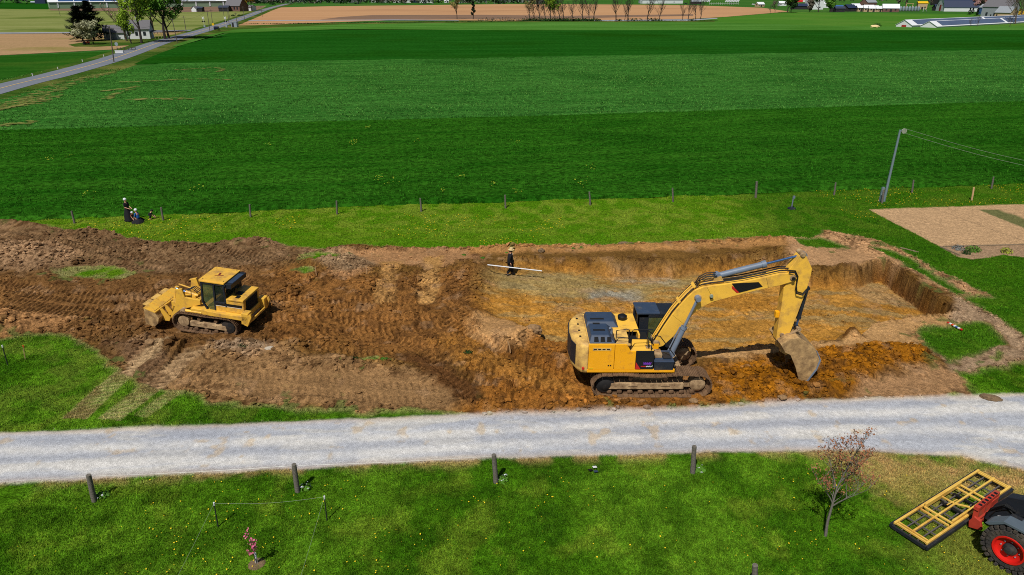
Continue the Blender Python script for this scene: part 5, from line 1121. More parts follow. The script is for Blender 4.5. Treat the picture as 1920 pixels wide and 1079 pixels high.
# ---- trees
def tree_meshes(seed, H_, spread, r0, levels=3, nb=4, up=.5, start=.3, leaf=None, nleaf=0, ls=.3, lr=.5, twig='bark', droop=0, dens=1., fork=False, lsq=(1, 1, .8)):
    rr = random.Random(seed); wood = MB().use(twig); lf = MB().use(leaf) if leaf else None; tips = []
    def br(p, d, L, r, lv):
        n = 4; pts = [p]; rs = [r]; q = Vector(p)
        for i in range(n):
            d = (d + Vector((rr.uniform(-1, 1), rr.uniform(-1, 1), rr.uniform(-.5, .8))) * .16 + Vector((0, 0, up * .06 - droop * .05))).normalized(); q = q + d * L / n; pts.append(q.copy()); rs.append(r * (1 - .72 * (i + 1) / n))
        wood.tube(pts, rs, 6 if lv < 2 else 4 if lv < levels else 3, cap=False)
        if lv >= levels: tips.append((pts[-1], pts[2])); return
        k = nb if lv else nb + 3
        for j in range(k):
            t = (start if lv == 0 else .25) + (1 - (start if lv == 0 else .25)) * (j + rr.random() * .6) / k; f = t * n; i = min(n - 1, int(f)); b = pts[i].lerp(pts[i + 1], f - i); a = rr.uniform(0, 6.28) + j * 2.4
            el = up + rr.uniform(-.25, .35) ; nd = (Vector((math.cos(a), math.sin(a), el)).normalized() + d * .35).normalized()
            br(b, nd, L * rr.uniform(.45, .7) * (spread if lv == 0 else 1) * (1.15 - .4 * t), max(.006, H_ * (.0026 if H_ > 6 else 0), rs[i] * .55), lv + 1)
        br(pts[-1], d, L * .4, rs[-1] * 1.6, lv + 1)
    br(Vector((0, 0, -.1)), Vector((0, 0, 1)), H_ * .72, r0, 0)
    if leaf:
        for a, b in tips:
            for _ in range(max(1, int(nleaf * dens))):
                c = a.lerp(b, rr.random()); leafball(lf, c, lr, 1, ls, lsq, rr)
    return wood, lf
def tree(name, px, py, label, cat='tree', group=None, wmat='bark', scale=1., crown='crown', loc=None, rz=None, **k):
    x, y = loc or G(px, py); z = hgt(x, y) if y < 64 else .03; w, l = tree_meshes(twig=wmat, **k); e = empty(name, (x, y, z), rnd.uniform(0, 6) if rz is None else rz, label, cat, group); e.scale = (scale,) * 3
    w.build('trunk', parent=e, smooth=True)
    if l and l.v: l.build(crown, parent=e)
    return e
tree('young_tree', 1548, 1006, 'young leaning tree with sparse red brown leaves in the front lawn', wmat='bark_grey', seed=21, H_=4.0, spread=.78, r0=.05, levels=3, nb=5, up=.95, start=.36, leaf='leaf_brownred', nleaf=5, ls=.07, lr=.14, rz=1.)
e = tree('pink_sapling', 482, 1058, 'tiny sapling with pink blossom and a white trunk guard', cat='sapling', wmat='bark', seed=4, H_=1.45, spread=.5, r0=.018, levels=2, nb=3, up=1.2, start=.45, leaf='leaf_pink', nleaf=5, ls=.075, lr=.07, crown='blossom')
m = MB().use('white'); m.tube([(0, 0, 0), (0, 0, .42)], .035, 10); m.build('trunk_guard', parent=e); m = MB().use('sod'); m.lathe((0, 0, -.02), (0, 0, 1), [(0, .28), (.05, .22), (.07, .04)], 14); m.build('soil_ring', parent=e)
# pipe and people ---------------------------------------------------------------------------
def skin_obj(name, chains, mt, parent=None, sub=1):
    vs, ed, rs, ix = [], [], [], {}
    def vid(p):
        k = tuple(round(q, 3) for q in p[:3])
        if k not in ix: ix[k] = len(vs); vs.append(k); rs.append(p[3])
        return ix[k]
    for ch in chains:
        ids = [vid(p) for p in ch]
        ed += [(a, b) for a, b in zip(ids, ids[1:]) if a != b]
    me = bpy.data.meshes.new(name); me.from_pydata(vs, ed, []); me.materials.append(M[mt]); o = bpy.data.objects.new(name, me); col.objects.link(o)
    if parent: o.parent = parent
    md = o.modifiers.new('skin', 'SKIN'); md.use_smooth_shade = True
    for i, v in enumerate(me.skin_vertices[0].data): v.radius = (rs[i], rs[i]); v.use_root = i == 0
    sb = o.modifiers.new('sub', 'SUBSURF'); sb.levels = sb.render_levels = sub; return o
def hand(w, d, up=(0, 0, 1)):
    """five fingers fanned from a palm; w wrist point, d direction"""
    w = Vector(w); d = Vector(d).normalized(); s_ = d.cross(Vector(up)).normalized(); p = w + d * .07; ch = [[tuple(w) + (.026,), tuple(p) + (.03,)]]
    for i, L in enumerate((.07, .085, .08, .06)):
        b = p + s_ * (.024 - .016 * i); ch.append([tuple(p) + (.03,), tuple(b + d * .03) + (.01,), tuple(b + d * (.03 + L * .5) - Vector(up) * .01) + (.009,), tuple(b + d * (.03 + L * .8) - Vector(up) * .035) + (.008,)])
    ch.append([tuple(w) + (.026,), tuple(w + s_ * .035 + d * .035) + (.012,), tuple(w + s_ * .05 + d * .075) + (.009,)]); return ch
def face(parent, c, fwd, r=.095):
    f = Vector(fwd).normalized(); s_ = f.cross(Vector((0, 0, 1))).normalized(); c = Vector(c); m = MB().use('hair')
    for q in (-.035, .035): m.ball(tuple(c + f * r * .9 + s_ * q + Vector((0, 0, .01))), .012, 6, 4)
    m.use('red_dark'); m.box(tuple(c + f * r * .93 - Vector((0, 0, .05))), (.01, .04, .01), rz=math.atan2(f.y, f.x)); m.use('skin'); m.ball(tuple(c + f * r * 1.0 - Vector((0, 0, .015))), .018, 6, 4)
    for q in (-.09, .09): m.ball(tuple(c + s_ * q), .022, 6, 4)
    m.build('face', parent=parent)
# the man in the pit
Zp = hgt(*G(957, 515, -.75)); mx_, my_ = G(957, 515, Zp); Zp = hgt(mx_, my_); mx_, my_ = G(957, 516, Zp)
man = empty('person', (mx_, my_, Zp), 0, 'man in straw hat and black suit walking in the pit with a white pipe', 'person')
hip, ch_, nk, hd = (0, 0, .9), (-.03, 0, 1.32), (0, 0, 1.47), (.04, 0, 1.6)
Ls, Rs = (-.03, .19, 1.38), (-.03, -.19, 1.38); Le, Re = (.0, .25, 1.1), (-.08, -.26, 1.12); Lw, Rw = (.1, .24, .88), (.02, -.28, .88)
lk, rk = (.12, .1, .5), (.02, -.1, .48); lf_, rf_ = (.1, .11, .1), (-.2, -.1, .14)
skin_obj('body', [[hip + (.13,), ch_ + (.14,), nk + (.055,), hd + (.09,), (.05, 0, 1.68, .08)], [ch_ + (.14,), Ls + (.06,), Le + (.045,), Lw + (.03,)], [ch_ + (.14,), Rs + (.06,), Re + (.045,), Rw + (.03,)],
    [hip + (.13,), (.02, .1, .84, .09), lk + (.06,), lf_ + (.04,), (.22, .12, .04, .035)], [hip + (.13,), (.0, -.1, .84, .09), rk + (.06,), rf_ + (.04,), (-.08, -.1, .05, .035)]] + hand(Lw, (.3, 0, -1), (1, 0, 0)) + hand(Rw, (.3, 0, -1), (1, 0, 0)), 'skin', man)
skin_obj('coat', [[(0, 0, .72, .22), (0, 0, .95, .21), ch_ + (.23,), (0, 0, 1.46, .11)], [ch_ + (.23,), Ls + (.12,), Le + (.09,), (.08, .242, .92, .065)], [ch_ + (.23,), Rs + (.12,), Re + (.09,), (0, -.276, .92, .065)]], 'cloth_black', man)
skin_obj('trousers', [[(0, 0, .88, .18), (.02, .1, .8, .14), lk + (.11,), lf_ + (.09,)], [(0, 0, .88, .18), (0, -.1, .8, .14), rk + (.11,), rf_ + (.09,)]], 'cloth_black', man)
m = MB().use('black'); m.ball((.17, .12, .05), .1, 8, 6, (1.4, .55, .5)); m.ball((-.12, -.1, .07), .1, 8, 6, (1.4, .55, .5)); build_each(m, 'shoe', man, smooth=True)
m = MB().use('straw'); m.lathe((.05, 0, 1.69), (0, 0, 1), [(0, .175), (.012, .175), (.015, .115), (.12, .105), (.13, .02)], 20); m.build('straw_hat', parent=man, smooth=True)
m = MB().use('hair'); m.ball((.02, 0, 1.6), .1, 10, 7, (1, 1, .9)); m.build('hair', parent=man, smooth=True); face(man, (.05, 0, 1.61), (1, -.3, -.2)); man.scale = (1.04, 1.04, 1.0)
m = MB().use('cloth_white'); m.box((.1, -.05, 1.36), (.02, .05, .16), ry=.3, rz=-.3); m.build('shirt_front', parent=man)
ya = my_ - .34; p0 = P(914, 497, ya); p1 = P(1016, 508.5, ya); m = MB(); m.tube([(p0[0], ya, p0[1]), (p1[0], ya, p1[1])], .036, 10); tag(m.build('white_pipe', 'white', smooth=True), 'long white pipe carried level by the man in the pit', 'pipe')
# women on the grass
def woman(px, py, rz, label, dress, bodice, Hh, kneel=False, cap='cloth_white', apron=None, look=(1, -.4, -.3)):
    x, y = G(px, py); z = hgt(x, y); e = empty('person', (x, y, z), rz, label, 'person'); k = Hh / 1.66; b = 0 if not kneel else -.62
    sh, el, wr = 1.34 + b, 1.08 + b, .98 + b; sx = .0 if not kneel else .06
    body = [[(0, 0, .85 + b, .13), (sx, 0, 1.25 + b, .12), (sx + .02, 0, 1.42 + b, .05), (sx + .05, 0, 1.55 + b, .085), (sx + .05, 0, 1.62 + b, .075)]]
    for s_ in (-1, 1):
        body.append([(sx, 0, 1.25 + b, .12), (sx, s_ * .16, sh, .05), (sx + .05, s_ * .2, el, .04), (sx + .24, s_ * .12, wr, .027)])
        body += hand((sx + .24, s_ * .12, wr), (.9, -s_ * .3, -.2))
    if kneel: body += [[(0, 0, .23, .13), (.3, s_ * .1, .12, .08), (-.1, s_ * .12, .06, .05)] for s_ in (-1, 1)]
    else: body += [[(0, 0, .85, .13), (.02, s_ * .1, .45, .06), (0, s_ * .1, .08, .04), (.12, s_ * .1, .04, .035)] for s_ in (-1, 1)]
    skin_obj('body', body, 'skin', e)
    skin_obj('bodice', [[(0, 0, .9 + b, .15), (sx, 0, 1.22 + b, .155), (sx + .01, 0, 1.38 + b, .07)]] + [[(sx, 0, 1.22 + b, .155), (sx, s_ * .16, sh, .075), (sx + .05, s_ * .2, el, .06)] for s_ in (-1, 1)], bodice, e)
    m = MB().use(dress); n = 20
    if kneel: pr_ = [(.3, .16, 0), (.22, .24, .02), (.12, .36, .06), (.0, .42, .1)]
    else: pr_ = [(.96, .15, 0), (.7, .22, 0), (.4, .29, .01), (.06, .35, .02)]
    vs = []
    for zz_, r, dx in pr_:
        for i in range(n): a = 2 * math.pi * i / n; q = r * (1 + .07 * math.sin(a * 6)); vs.append((dx + q * math.cos(a) * (1.15 if kneel else 1), q * math.sin(a), zz_))
    m.add(vs, [(j * n + i, j * n + (i + 1) % n, (j + 1) * n + (i + 1) % n, (j + 1) * n + i) for j in range(3) for i in range(n)] + [tuple(range(n)), tuple(range(3 * n, 4 * n))[::-1]]); m.build('skirt', parent=e, smooth=True)
    if apron: m = MB().use(apron); m.add([(-.1, -.36, .25), (.18, -.38, .25), (.3, -.5, .01), (-.3, -.5, .01), (-.1, -.3, .3), (.18, -.3, .3)], [(0, 1, 2, 3), (0, 4, 5, 1)]); m.build('apron', parent=e)
    m = MB().use(cap); m.ball((sx + .01, 0, 1.62 + b), .115, 12, 8, (1.05, 1, .95)); m.build('bonnet', parent=e, smooth=True); face(e, (sx + .06, 0, 1.58 + b), look); e.scale = (k,) * 3; return e
woman(243, 415, -.3, 'woman in white bonnet and long black dress standing with folded arms', 'cloth_black', 'cloth_black', 1.72)
woman(261, 418, 2.9, 'woman in white bonnet and blue sleeves kneeling on the grass', 'cloth_black', 'cloth_blue', 1.66, kneel=True, apron='cloth_navy')
def child(px, py, rz, label, top, cap, crouch):
    x, y = G(px, py); z = hgt(x, y); e = empty('person', (x, y, z), rz, label, 'person')
    b = [[(0, 0, .3, .1), (.12, 0, .5, .09), (.2, 0, .58, .04), (.26, 0, .64, .075), (.28, 0, .7, .07)]]
    for s_ in (-1, 1):
        b += [[(0, 0, .3, .1), (.12, s_ * .08, .28, .06), (.02, s_ * .09, .06, .04), (.1, s_ * .09, .03, .03)], [(.12, 0, .5, .09), (.14, s_ * .12, .5, .035), (.26, s_ * .12, .36, .028), (.33, s_ * .1, .26, .02)]]; b += hand((.33, s_ * .1, .26), (.6, 0, -.5))
    skin_obj('body', b, 'skin', e)
    skin_obj('clothes', [[(0, 0, .26, .13), (.12, 0, .5, .12), (.18, 0, .56, .05)]] + [[(0, 0, .26, .13), (.12, s_ * .08, .28, .08), (.03, s_ * .09, .1, .06)] for s_ in (-1, 1)] + [[(.12, 0, .5, .12), (.14, s_ * .12, .5, .05), (.25, s_ * .12, .37, .04)] for s_ in (-1, 1)], top, e)
    m = MB().use(cap); m.ball((.26, 0, .7), .095, 12, 8, (1.05, 1, .9)); m.build('cap', parent=e, smooth=True); face(e, (.29, 0, .66), (1, 0, -.3), .07); return e
child(247, 414.5, -.5, 'small child in brown with pale cap held by the kneeling woman', 'cloth_brown', 'cloth_white', True)
child(281, 412, .2, 'small crouching child dressed all in black on the grass', 'cloth_black', 'cloth_black', True)

# ================================================================ TELEHANDLER + SCREEN FRAME
hx, hy = G(1884, 1062); HY = R(123); fwv = Vector((math.cos(HY), math.sin(HY), 0)); lfv = Vector((-math.sin(HY), math.cos(HY), 0))
# local origin: under the front axle centre; near wheel is on the machine's left (local +y)
org = Vector((hx, hy, 0)) - lfv * 1.15
th = empty('telehandler', (org.x, org.y, 0), HY, 'dark grey telescopic handler with red wheel rims entering at lower right', 'telehandler')
def wheel(x, y, s_):
    w = MB().use('tyre'); w.lathe((x, y - .22, .74), (0, 1, 0), [(0, .42), (.0, .6), (.05, .68), (.39, .68), (.44, .6), (.44, .42)], 36, cap=False)
    for k in range(26):
        a = 2 * math.pi * k / 26
        for q, t in ((.11, .35), (.33, -.35)):
            aa = a + (0 if q < .2 else math.pi / 26); c = (x + math.cos(aa) * .7, y - .22 + q, .74 + math.sin(aa) * .7); w.box(c, (.1, .25, .1), ry=-aa, rz=0)
    for k in range(26):
        a = 2 * math.pi * k / 26; w.box((x + math.cos(a) * .55, y + s_ * .22, .74 + math.sin(a) * .55), (.11, .03, .045), ry=-a)
    wo = w.build('wheel', parent=th)
    m = MB().use('rim_red'); yy = y + s_ * .2; m.lathe((x, yy, .74), (0, s_, 0), [(-.38, .42), (.0, .45), (.05, .435), (.04, .39), (-.08, .36), (-.12, .2), (-.1, .12)], 32); m.build('rim', parent=wo, smooth=True)
    m = MB().use('handler_dark'); m.lathe((x, yy - s_ * .1, .74), (0, s_, 0), [(0, .19), (.05, .18), (.07, .12), (.16, .11), (.18, .05)], 20); m.build('hub', parent=wo, smooth=True)
    m = MB().use('silver')
    for k in range(8): a = 2 * math.pi * k / 8; m.lathe((x + math.cos(a) * .25, yy - s_ * .1, .74 + math.sin(a) * .25), (0, s_, 0), [(0, .02), (.03, .02)], 6)
    build_each(m, 'wheel_nut', wo)
for x_, y_, s_ in ((0, 1.15, 1), (0, -1.15, -1), (-2.7, 1.15, 1), (-2.7, -1.15, -1)): wheel(x_, y_, s_)
m = MB().use('handler_grey')
m.prism([(-.75, .9), (-.6, 1.4), (-.2, 1.6), (.35, 1.58), (.7, 1.3), (.78, 1.2), (.66, 1.2), (.3, 1.5), (-.2, 1.52), (-.52, 1.34), (-.66, .9)], .92, 1.36); m.build('mudguard', parent=th, bevel=.01)
m = MB().use('handler_grey'); m.bb(-3.4, .1, .42, .9, .8, 1.5); m.bb(-3.6, -.4, .5, 1.15, .7, 1.45); m.bb(-3.4, .1, -.8, -.3, .8, 1.5); m.use('handler_dark'); m.bb(-3.5, .6, -.5, .5, .5, 1.0); m.build('chassis', parent=th, bevel=.03)
m = MB().use('sign_yellow'); m.prism([(-.55, 1.1), (-.43, 1.1), (-.49, 1.2)], 1.16, 1.165); m.use('white'); m.bb(-.9, -.7, 1.16, 1.166, 1.15, 1.25); m.build('warning_label', parent=th)
m = MB().use('handler_dark'); c0 = [(-3.2, 1.5), (-1.2, 1.6), (-1.0, 2.3), (-1.6, 2.5), (-2.6, 2.5)]; m.prism(c0, .3, 1.0); m.build('cab', parent=th, bevel=.04)
m = MB().use('handler_dark'); m.prism([(-4., 2.9), (.2, 1.72), (.85, 1.45), (1.1, .95), (1.25, .3), (1.0, .28), (.7, .6), (.45, .95), (.1, 1.2), (-4., 2.3)], -.17, .17); m.use('handler_grey'); m.prism([(-2.6, 2.56), (-.3, 1.9), (-.35, 1.5), (-2.6, 2.12)], -.22, .22); bo2 = m.build('boom', parent=th, bevel=.015, loc=(0, -.28, 0))
m = MB().use('rod'); m.tube([(.1, .0, .9), (.85, .0, .55)], .035, 8); m.use('black'); m.tube([(-.3, .1, .85), (.1, .0, .9)], .06, 10); m.tube([(.4, .2, .9), (.7, .22, 1.1), (1., .2, .8), (1.1, .18, .5)], .02, 6); m.tube([(.3, -.2, .9), (.6, -.22, 1.15), (1., -.2, .9), (1.1, -.18, .5)], .02, 6); m.use('white'); m.box((.85, .175, .62), (.1, .01, .12), ry=.5); m.build('tilt_cylinder', parent=th, loc=(0, -.28, 0))
m = MB().use('carriage_red')
for yy in (-.62, -.2, .2, .62): m.prism([(1.2, .12), (1.34, .12), (1.4, .9), (1.24, .9)], yy - .04, yy + .04)
m.bb(1.2, 1.34, -.7, .7, .14, .26); m.bb(1.24, 1.4, -.7, .7, .78, .92); m.bb(1.22, 1.26, -.68, -.2, .26, .78); m.bb(1.16, 1.22, -.68, .68, .45, .52)
m.prism([(1.0, .2), (1.35, .08), (1.4, .3), (1.3, .55), (1.1, .5)], .6, .72); m.prism([(1.0, .2), (1.35, .08), (1.4, .3), (1.3, .55), (1.1, .5)], -.72, -.6); fc_ = m.build('fork_carriage', parent=th, bevel=.012, loc=(.05, -.28, 0)); m = MB().use('black')
for yy in (-.5, -.3, -.1, .1, .3, .5): m.box((1.3, yy, .925), (.1, .1, .012))
build_each(m, 'slot', fc_)
m = MB().use('black'); [m.tube([(.5, .1 + k * .05, 1.1), (.8, .25 + k * .05, 1.25), (1.1, .35, .9), (1.2, .3, .5)], .018, 6) for k in range(3)]; m.build('hydraulic_hoses', parent=th, loc=(0, -.28, 0))
m = MB().use('black')
for yy in (-.4, .4): m.bb(1.36, 2.4, yy - .06, yy + .06, .16, .2)
build_each(m, 'fork', th, loc=(.05, -.28, 0))
# the screen frame: two yellow rails over a grey grid
zf = .26; A_, B_, D_ = (Vector(G(1675, 980, zf) + (0,)), Vector(G(1833, 881, zf) + (0,)), Vector(G(1742, 1019, zf) + (0,)))
uL = (B_ - A_); Lf = uL.length; uL.normalize(); Wf = (D_ - A_).length; fa = math.atan2(uL.y, uL.x)
sf = empty('screen_frame', (A_.x, A_.y, .1), fa, 'yellow steel screen frame over a grey grid held by the handler forks', 'frame')
def fb(m, x0, y0, x1, y1, w, z0, z1):
    a = Vector((x0, y0, 0)); b = Vector((x1, y1, 0)); m.box(((x0 + x1) / 2, (y0 + y1) / 2, (z0 + z1) / 2), ((b - a).length, w, z1 - z0), rz=math.atan2(y1 - y0, x1 - x0))
m = MB().use('frame_yellow'); Wn = -Wf
for yy in (-.04, Wn + .04): fb(m, 0, yy, Lf, yy, .07, .12, .2)
fb(m, .1, Wn * .5, Lf, Wn * .5, .055, .14, .2)
for xx in (.05, .16, Lf - .05, Lf - .14): fb(m, xx, -.08, xx, Wn + .08, .045, .121, .19)
for xx in (Lf * .27, Lf * .31, Lf * .68, Lf * .73): fb(m, xx, -.1, xx, Wn + .1, .06, .125, .185)
fb(m, Lf * .31, -.12, Lf * .73, -.12, .06, .12, .3); fb(m, Lf * .31, Wn + .12, Lf * .73, Wn + .12, .06, .12, .26)
m.build('yellow_rails', parent=sf, bevel=.008)
m = MB().use('frame_yellow'); fb(m, Lf * .5, -.12, Lf * .5, Wn * .5, .05, .17, .205); fb(m, Lf * .5, Wn * .5, Lf * .55, Wn + .2, .05, .17, .21); fb(m, Lf * .44, Wn * .42, Lf * .55, -.5, .03, .2, .22); m.build('brace', parent=sf)
m = MB().use('grid_grey')
for i in range(9): x = Lf * (.02 + .96 * i / 8); fb(m, x, -.02, x, Wn + .02, .035, .05, .09)
for i in range(5): y = Wn * (.03 + .94 * i / 4); fb(m, 0, y, Lf, y, .035, .045, .086)
m.build('grey_grid', parent=sf)
m = MB().use('handler_dark')
for yy in (.04, Wn - .04): fb(m, -.06, yy, Lf + .06, yy, .07, -.02, .11)
for xx in (-.05, Lf + .05): fb(m, xx, 0, xx, Wn, .07, -.021, .1)
m.build('black_edge', parent=sf, bevel=.01)
# ================================================================ BACKGROUND
ORD = ['first', 'second', 'third', 'fourth', 'fifth', 'sixth', 'seventh', 'eighth', 'ninth', 'tenth', 'eleventh', 'twelfth', 'thirteenth', 'fourteenth', 'fifteenth', 'sixteenth', 'seventeenth', 'eighteenth']
def pm(py): a = PITCH + math.atan((py - 539.5) / FOC); Y = CAM_H / math.tan(a); return FOC / (Y * _c + CAM_H * _s)   # px per metre at a ground row
def building(name, label, px, py, L, Wd, Hw, Hr, rz, wall, roof, cat='building', wins=(), doors=(), gwins=(), over=.4, chim=None, solar=None, posts=0, group=None, gdoor=None, loc=None, gamb=False, doorm='door_red', z0=.02):
    x, y = loc or G(px, py); e = empty(name, (x, y, z0), rz, label, cat, group); m = MB().use(wall); h = Wd / 2; m.bb(-L / 2, L / 2, -h, h, 0, Hw)
    pr_ = [(-h, Hw), (h, Hw), (0, Hw + Hr)] if not gamb else [(-h, Hw), (h, Hw), (h * .6, Hw + Hr * .62), (0, Hw + Hr), (-h * .6, Hw + Hr * .62)]
    n = len(pr_); m.add([(-L / 2, a, b) for a, b in pr_] + [(L / 2, a, b) for a, b in pr_], [tuple(range(n)), tuple(range(n, 2 * n))[::-1]] + [(i, (i + 1) % n, (i + 1) % n + n, i + n) for i in range(n)])
    m.build('wall', parent=e); m = MB().use(roof); k = over; sl_ = Hr / h
    path = [(-h - k, Hw - k * sl_), (0, Hw + Hr), (h + k, Hw - k * sl_)] if not gamb else [(-h - k, Hw - k * .9), (-h * .6, Hw + Hr * .62), (0, Hw + Hr), (h * .6, Hw + Hr * .62), (h + k, Hw - k * .9)]
    t = max(.12, Hw * .03)
    for (a, b), (c_, d_) in zip(path, path[1:]):
        m.add([(-L / 2 - k, a, b + .03), (L / 2 + k, a, b + .03), (L / 2 + k, c_, d_ + .03), (-L / 2 - k, c_, d_ + .03), (-L / 2 - k, a, b + t), (L / 2 + k, a, b + t), (L / 2 + k, c_, d_ + t), (-L / 2 - k, c_, d_ + t)], [(0, 1, 2, 3), (7, 6, 5, 4), (0, 4, 5, 1), (1, 5, 6, 2), (2, 6, 7, 3), (3, 7, 4, 0)])
    ro = m.build('roof', parent=e)
    if solar:
        x0, x1, cnt = solar; m = MB().use('roof_solar' if cnt > 0 else 'roof_solar_dark'); cnt = abs(cnt); w = (x1 - x0) / cnt; q = 1 - .06
        for i in range(cnt):
            a0 = x0 + i * w + w * .02; a1 = x0 + (i + 1) * w - w * .02; y0_, z0_ = -h * .96, Hw + Hr * .04; y1_, z1_ = -h * .1, Hw + Hr * .9
            m.add([(a0, y0_, z0_ + t + .1), (a1, y0_, z0_ + t + .1), (a1, y1_, z1_ + t + .1), (a0, y1_, z1_ + t + .1)], [(0, 1, 2, 3)])
        for o_ in build_each(m, 'solar_array', ro): pass
    if chim: m = MB().use('wall_white'); m.bb(chim[0] - .4, chim[0] + .4, chim[1] - .4, chim[1] + .4, Hw, Hw + Hr + 1.3); m.build('chimney', parent=ro)
    for q in wins:
        xw, zw, ww, hw = q; m = MB().use('win_dark'); m.bb(xw - ww / 2, xw + ww / 2, -h - .06, -h, zw, zw + hw); m.build('window', parent=e)
    for q in gwins:
        yw, zw, ww, hw = q; m = MB().use('win_dark'); m.bb(-L / 2 - .06, -L / 2, yw - ww / 2, yw + ww / 2, zw, zw + hw); m.build('window', parent=e)
    for q in doors:
        xw, ww, hw = q; m = MB().use(doorm); m.bb(xw - ww / 2, xw + ww / 2, -h - .07, -h, 0, hw); m.build('door', parent=e)
    if gdoor: m = MB().use(doorm); m.bb(-L / 2 - .07, -L / 2, gdoor[0] - gdoor[1] / 2, gdoor[0] + gdoor[1] / 2, 0, gdoor[2]); m.build('door', parent=e)
    if posts:
        m = MB().use('roof_white')
        for i in range(posts): xx = -L / 2 + L * (i + .5) / posts; m.bb(xx - .6, xx + .6, -h - .4, -h, .6, Hw - .5)
        build_each(m, 'white_panel', e)
    return e
# --- long green poultry barn with solar roof
a, b = Vector(G(94, 16.6)), Vector(G(432, 12.6)); d = b - a; rz = math.atan2(d.y, d.x); nn = Vector((-d.y, d.x)).normalized(); c0 = (a + b) / 2 + nn * 9
Lb = d.length; building('poultry_barn', 'very long green barn with blue solar roof at upper left', 0, 0, Lb, 18, 6.0, 4.2, rz, 'wall_green', 'roof_white', 'barn', solar=(-Lb / 2 + 8, Lb / 2 - 14, 11), posts=12, loc=(c0.x, c0.y), over=.8)
building('feed_tank_shed', 'small dark blue shed left of the long solar barn', 80, 7, 14, 10, 6, 2, 0, 'roof_navy', 'roof_navy', 'shed')
m = MB().use('silver'); m.lathe((0, 0, 1.5), (1, 0, 0), [(-6, .5), (-5, 1.5), (5, 1.5), (6, .5)], 14); x, y = G(66, 7); tag(m.build('storage_tank', smooth=True, loc=(x, y, 0)), 'pale horizontal tank beside the dark blue shed at upper left', 'tank')
# --- white farmhouse group
H1 = building('farmhouse', 'white farmhouse with chimney under the tall green trees', 262, 73, 8.5, 6.5, 3.6, 2.6, R(15), 'wall_white', 'roof_shingle', 'house', wins=[(-2.6, 1.2, .9, 1.3), (0, 1.2, .9, 1.3), (2.6, 1.2, .9, 1.3)], chim=(0, 1.5), gwins=[(0, 4, .8, .9)])
m = MB().use('wall_tan')
for i in range(4): m.tube([(4.6 + i * 1.1, -2.6, 0), (4.6 + i * 1.1, -2.6, 2.3)], .08, 5)
m.use('roof_shingle'); m.box((6.2, -.8, 2.45), (4.4, 4.2, .12), rx=.12); m.build('porch', parent=H1)
building('garage', 'grey roofed garage left of the white farmhouse', 219, 74, 6.5, 6, 2.5, 2.2, R(15), 'wall_white', 'roof_shingle', 'garage', doors=[(-.8, 3.2, 2.1)], doorm='roof_grey')
# --- road side things
def conifer(name, px, py, h, r, label, seed, leaf='leaf_ever'):
    rr = random.Random(seed); x, y = G(px, py); e = empty(name, (x, y, .0), 0, label, 'tree'); m = MB().use('bark_dark'); m.tube([(0, 0, -.1), (0, 0, h * .9)], [h * .02 + .03, .02], 6); m.build('trunk', parent=e); m = MB().use(leaf)
    for i in range(int(500 + 120 * h)):
        t = rr.random() ** .8; z = h * (.05 + .95 * t); q = r * (1 - t) ** .55 * (.75 + .35 * math.sin(z * 3 + rr.random())) * rr.uniform(.5, 1.08); a = rr.uniform(0, 6.28); p = Vector((math.cos(a) * q, math.sin(a) * q, z)); s_ = r * .16 * rr.uniform(.6, 1.3) + .04
        u = Vector((math.cos(a), math.sin(a), rr.uniform(-.5, .6))).normalized(); v = u.cross(Vector((0, 0, 1))).normalized(); m.add([p - u * s_ * .5, p + v * s_ * .35, p + u * s_ + Vector((0, 0, s_ * .4)), p - v * s_ * .35], [(0, 1, 2, 3)])
    m.build('crown', parent=e); return e
conifer('evergreen_tree', 156, 78, 11, 5.2, 'dark evergreen left of its twin behind the blossom tree', 1); conifer('evergreen_tree', 177, 77, 12.5, 5.6, 'taller dark evergreen right of its twin behind the blossom tree', 2)
def ltree(name, px, py, h, label, leaf, seed, spread=1., nl=9, ls=.55, lr=.8, wm='bark_dark', st=.3, up=.6, lv=3, nb=4, r0=None, lsq=(1, 1, .8), crown='crown', rz=0):
    return tree(name, px, py, label, wmat=wm, seed=seed, H_=h, spread=spread, r0=r0 or h * .022, levels=lv, nb=nb, up=up, start=st, leaf=leaf, nleaf=nl, ls=ls, lr=lr, lsq=lsq, crown=crown, rz=rz)
ltree('blossom_tree', 177, 84, 6.2, 'rounded pale blossom tree in front of the dark evergreens', 'leaf_blossom', 31, 1.35, 22, .5, .9, st=.06, up=.25)
ltree('broadleaf_tree', 247, 83, 9.5, 'short leafy tree with forked trunk before the white farmhouse', 'leaf_spring', 32, .8, 12, .5, .9, st=.3)
ltree('broadleaf_tree', 266, 83, 19, 'tall bright green tree standing before the white farmhouse', 'leaf_spring', 33, .85, 20, .75, 1.3, st=.3)
ltree('broadleaf_tree', 310, 76, 22, 'biggest spreading green tree at the road beside the farmhouse', 'leaf_spring', 34, .95, 24, .85, 1.5, st=.3)
ltree('broadleaf_tree', 318, 75, 18, 'slender green tree leaning over the road by the farmhouse', 'leaf_mid', 39, .8, 18, .8, 1.4, st=.3)
ltree('broadleaf_tree', 288, 62, 19, 'green tree behind the farmhouse porch', 'leaf_mid', 38, .9, 20, .8, 1.4, st=.25)
BARE = []
def bare_tree(px, py, h, label, seed, spread=.8, wm='bark_dark', group=None, leaf=None, nl=2):
    return ltree('bare_tree' if not leaf else 'budding_tree', px, py, h, label, leaf, seed, spread, nl, .45, .6, wm=wm, st=.22, up=.8, nb=5, lv=3, r0=h * .02, crown='buds')
bare_tree(238, 78, 16, 'large bare tree above the garage roof', 41, 1.0, 'bark', leaf='leaf_pinkbrown', nl=1)
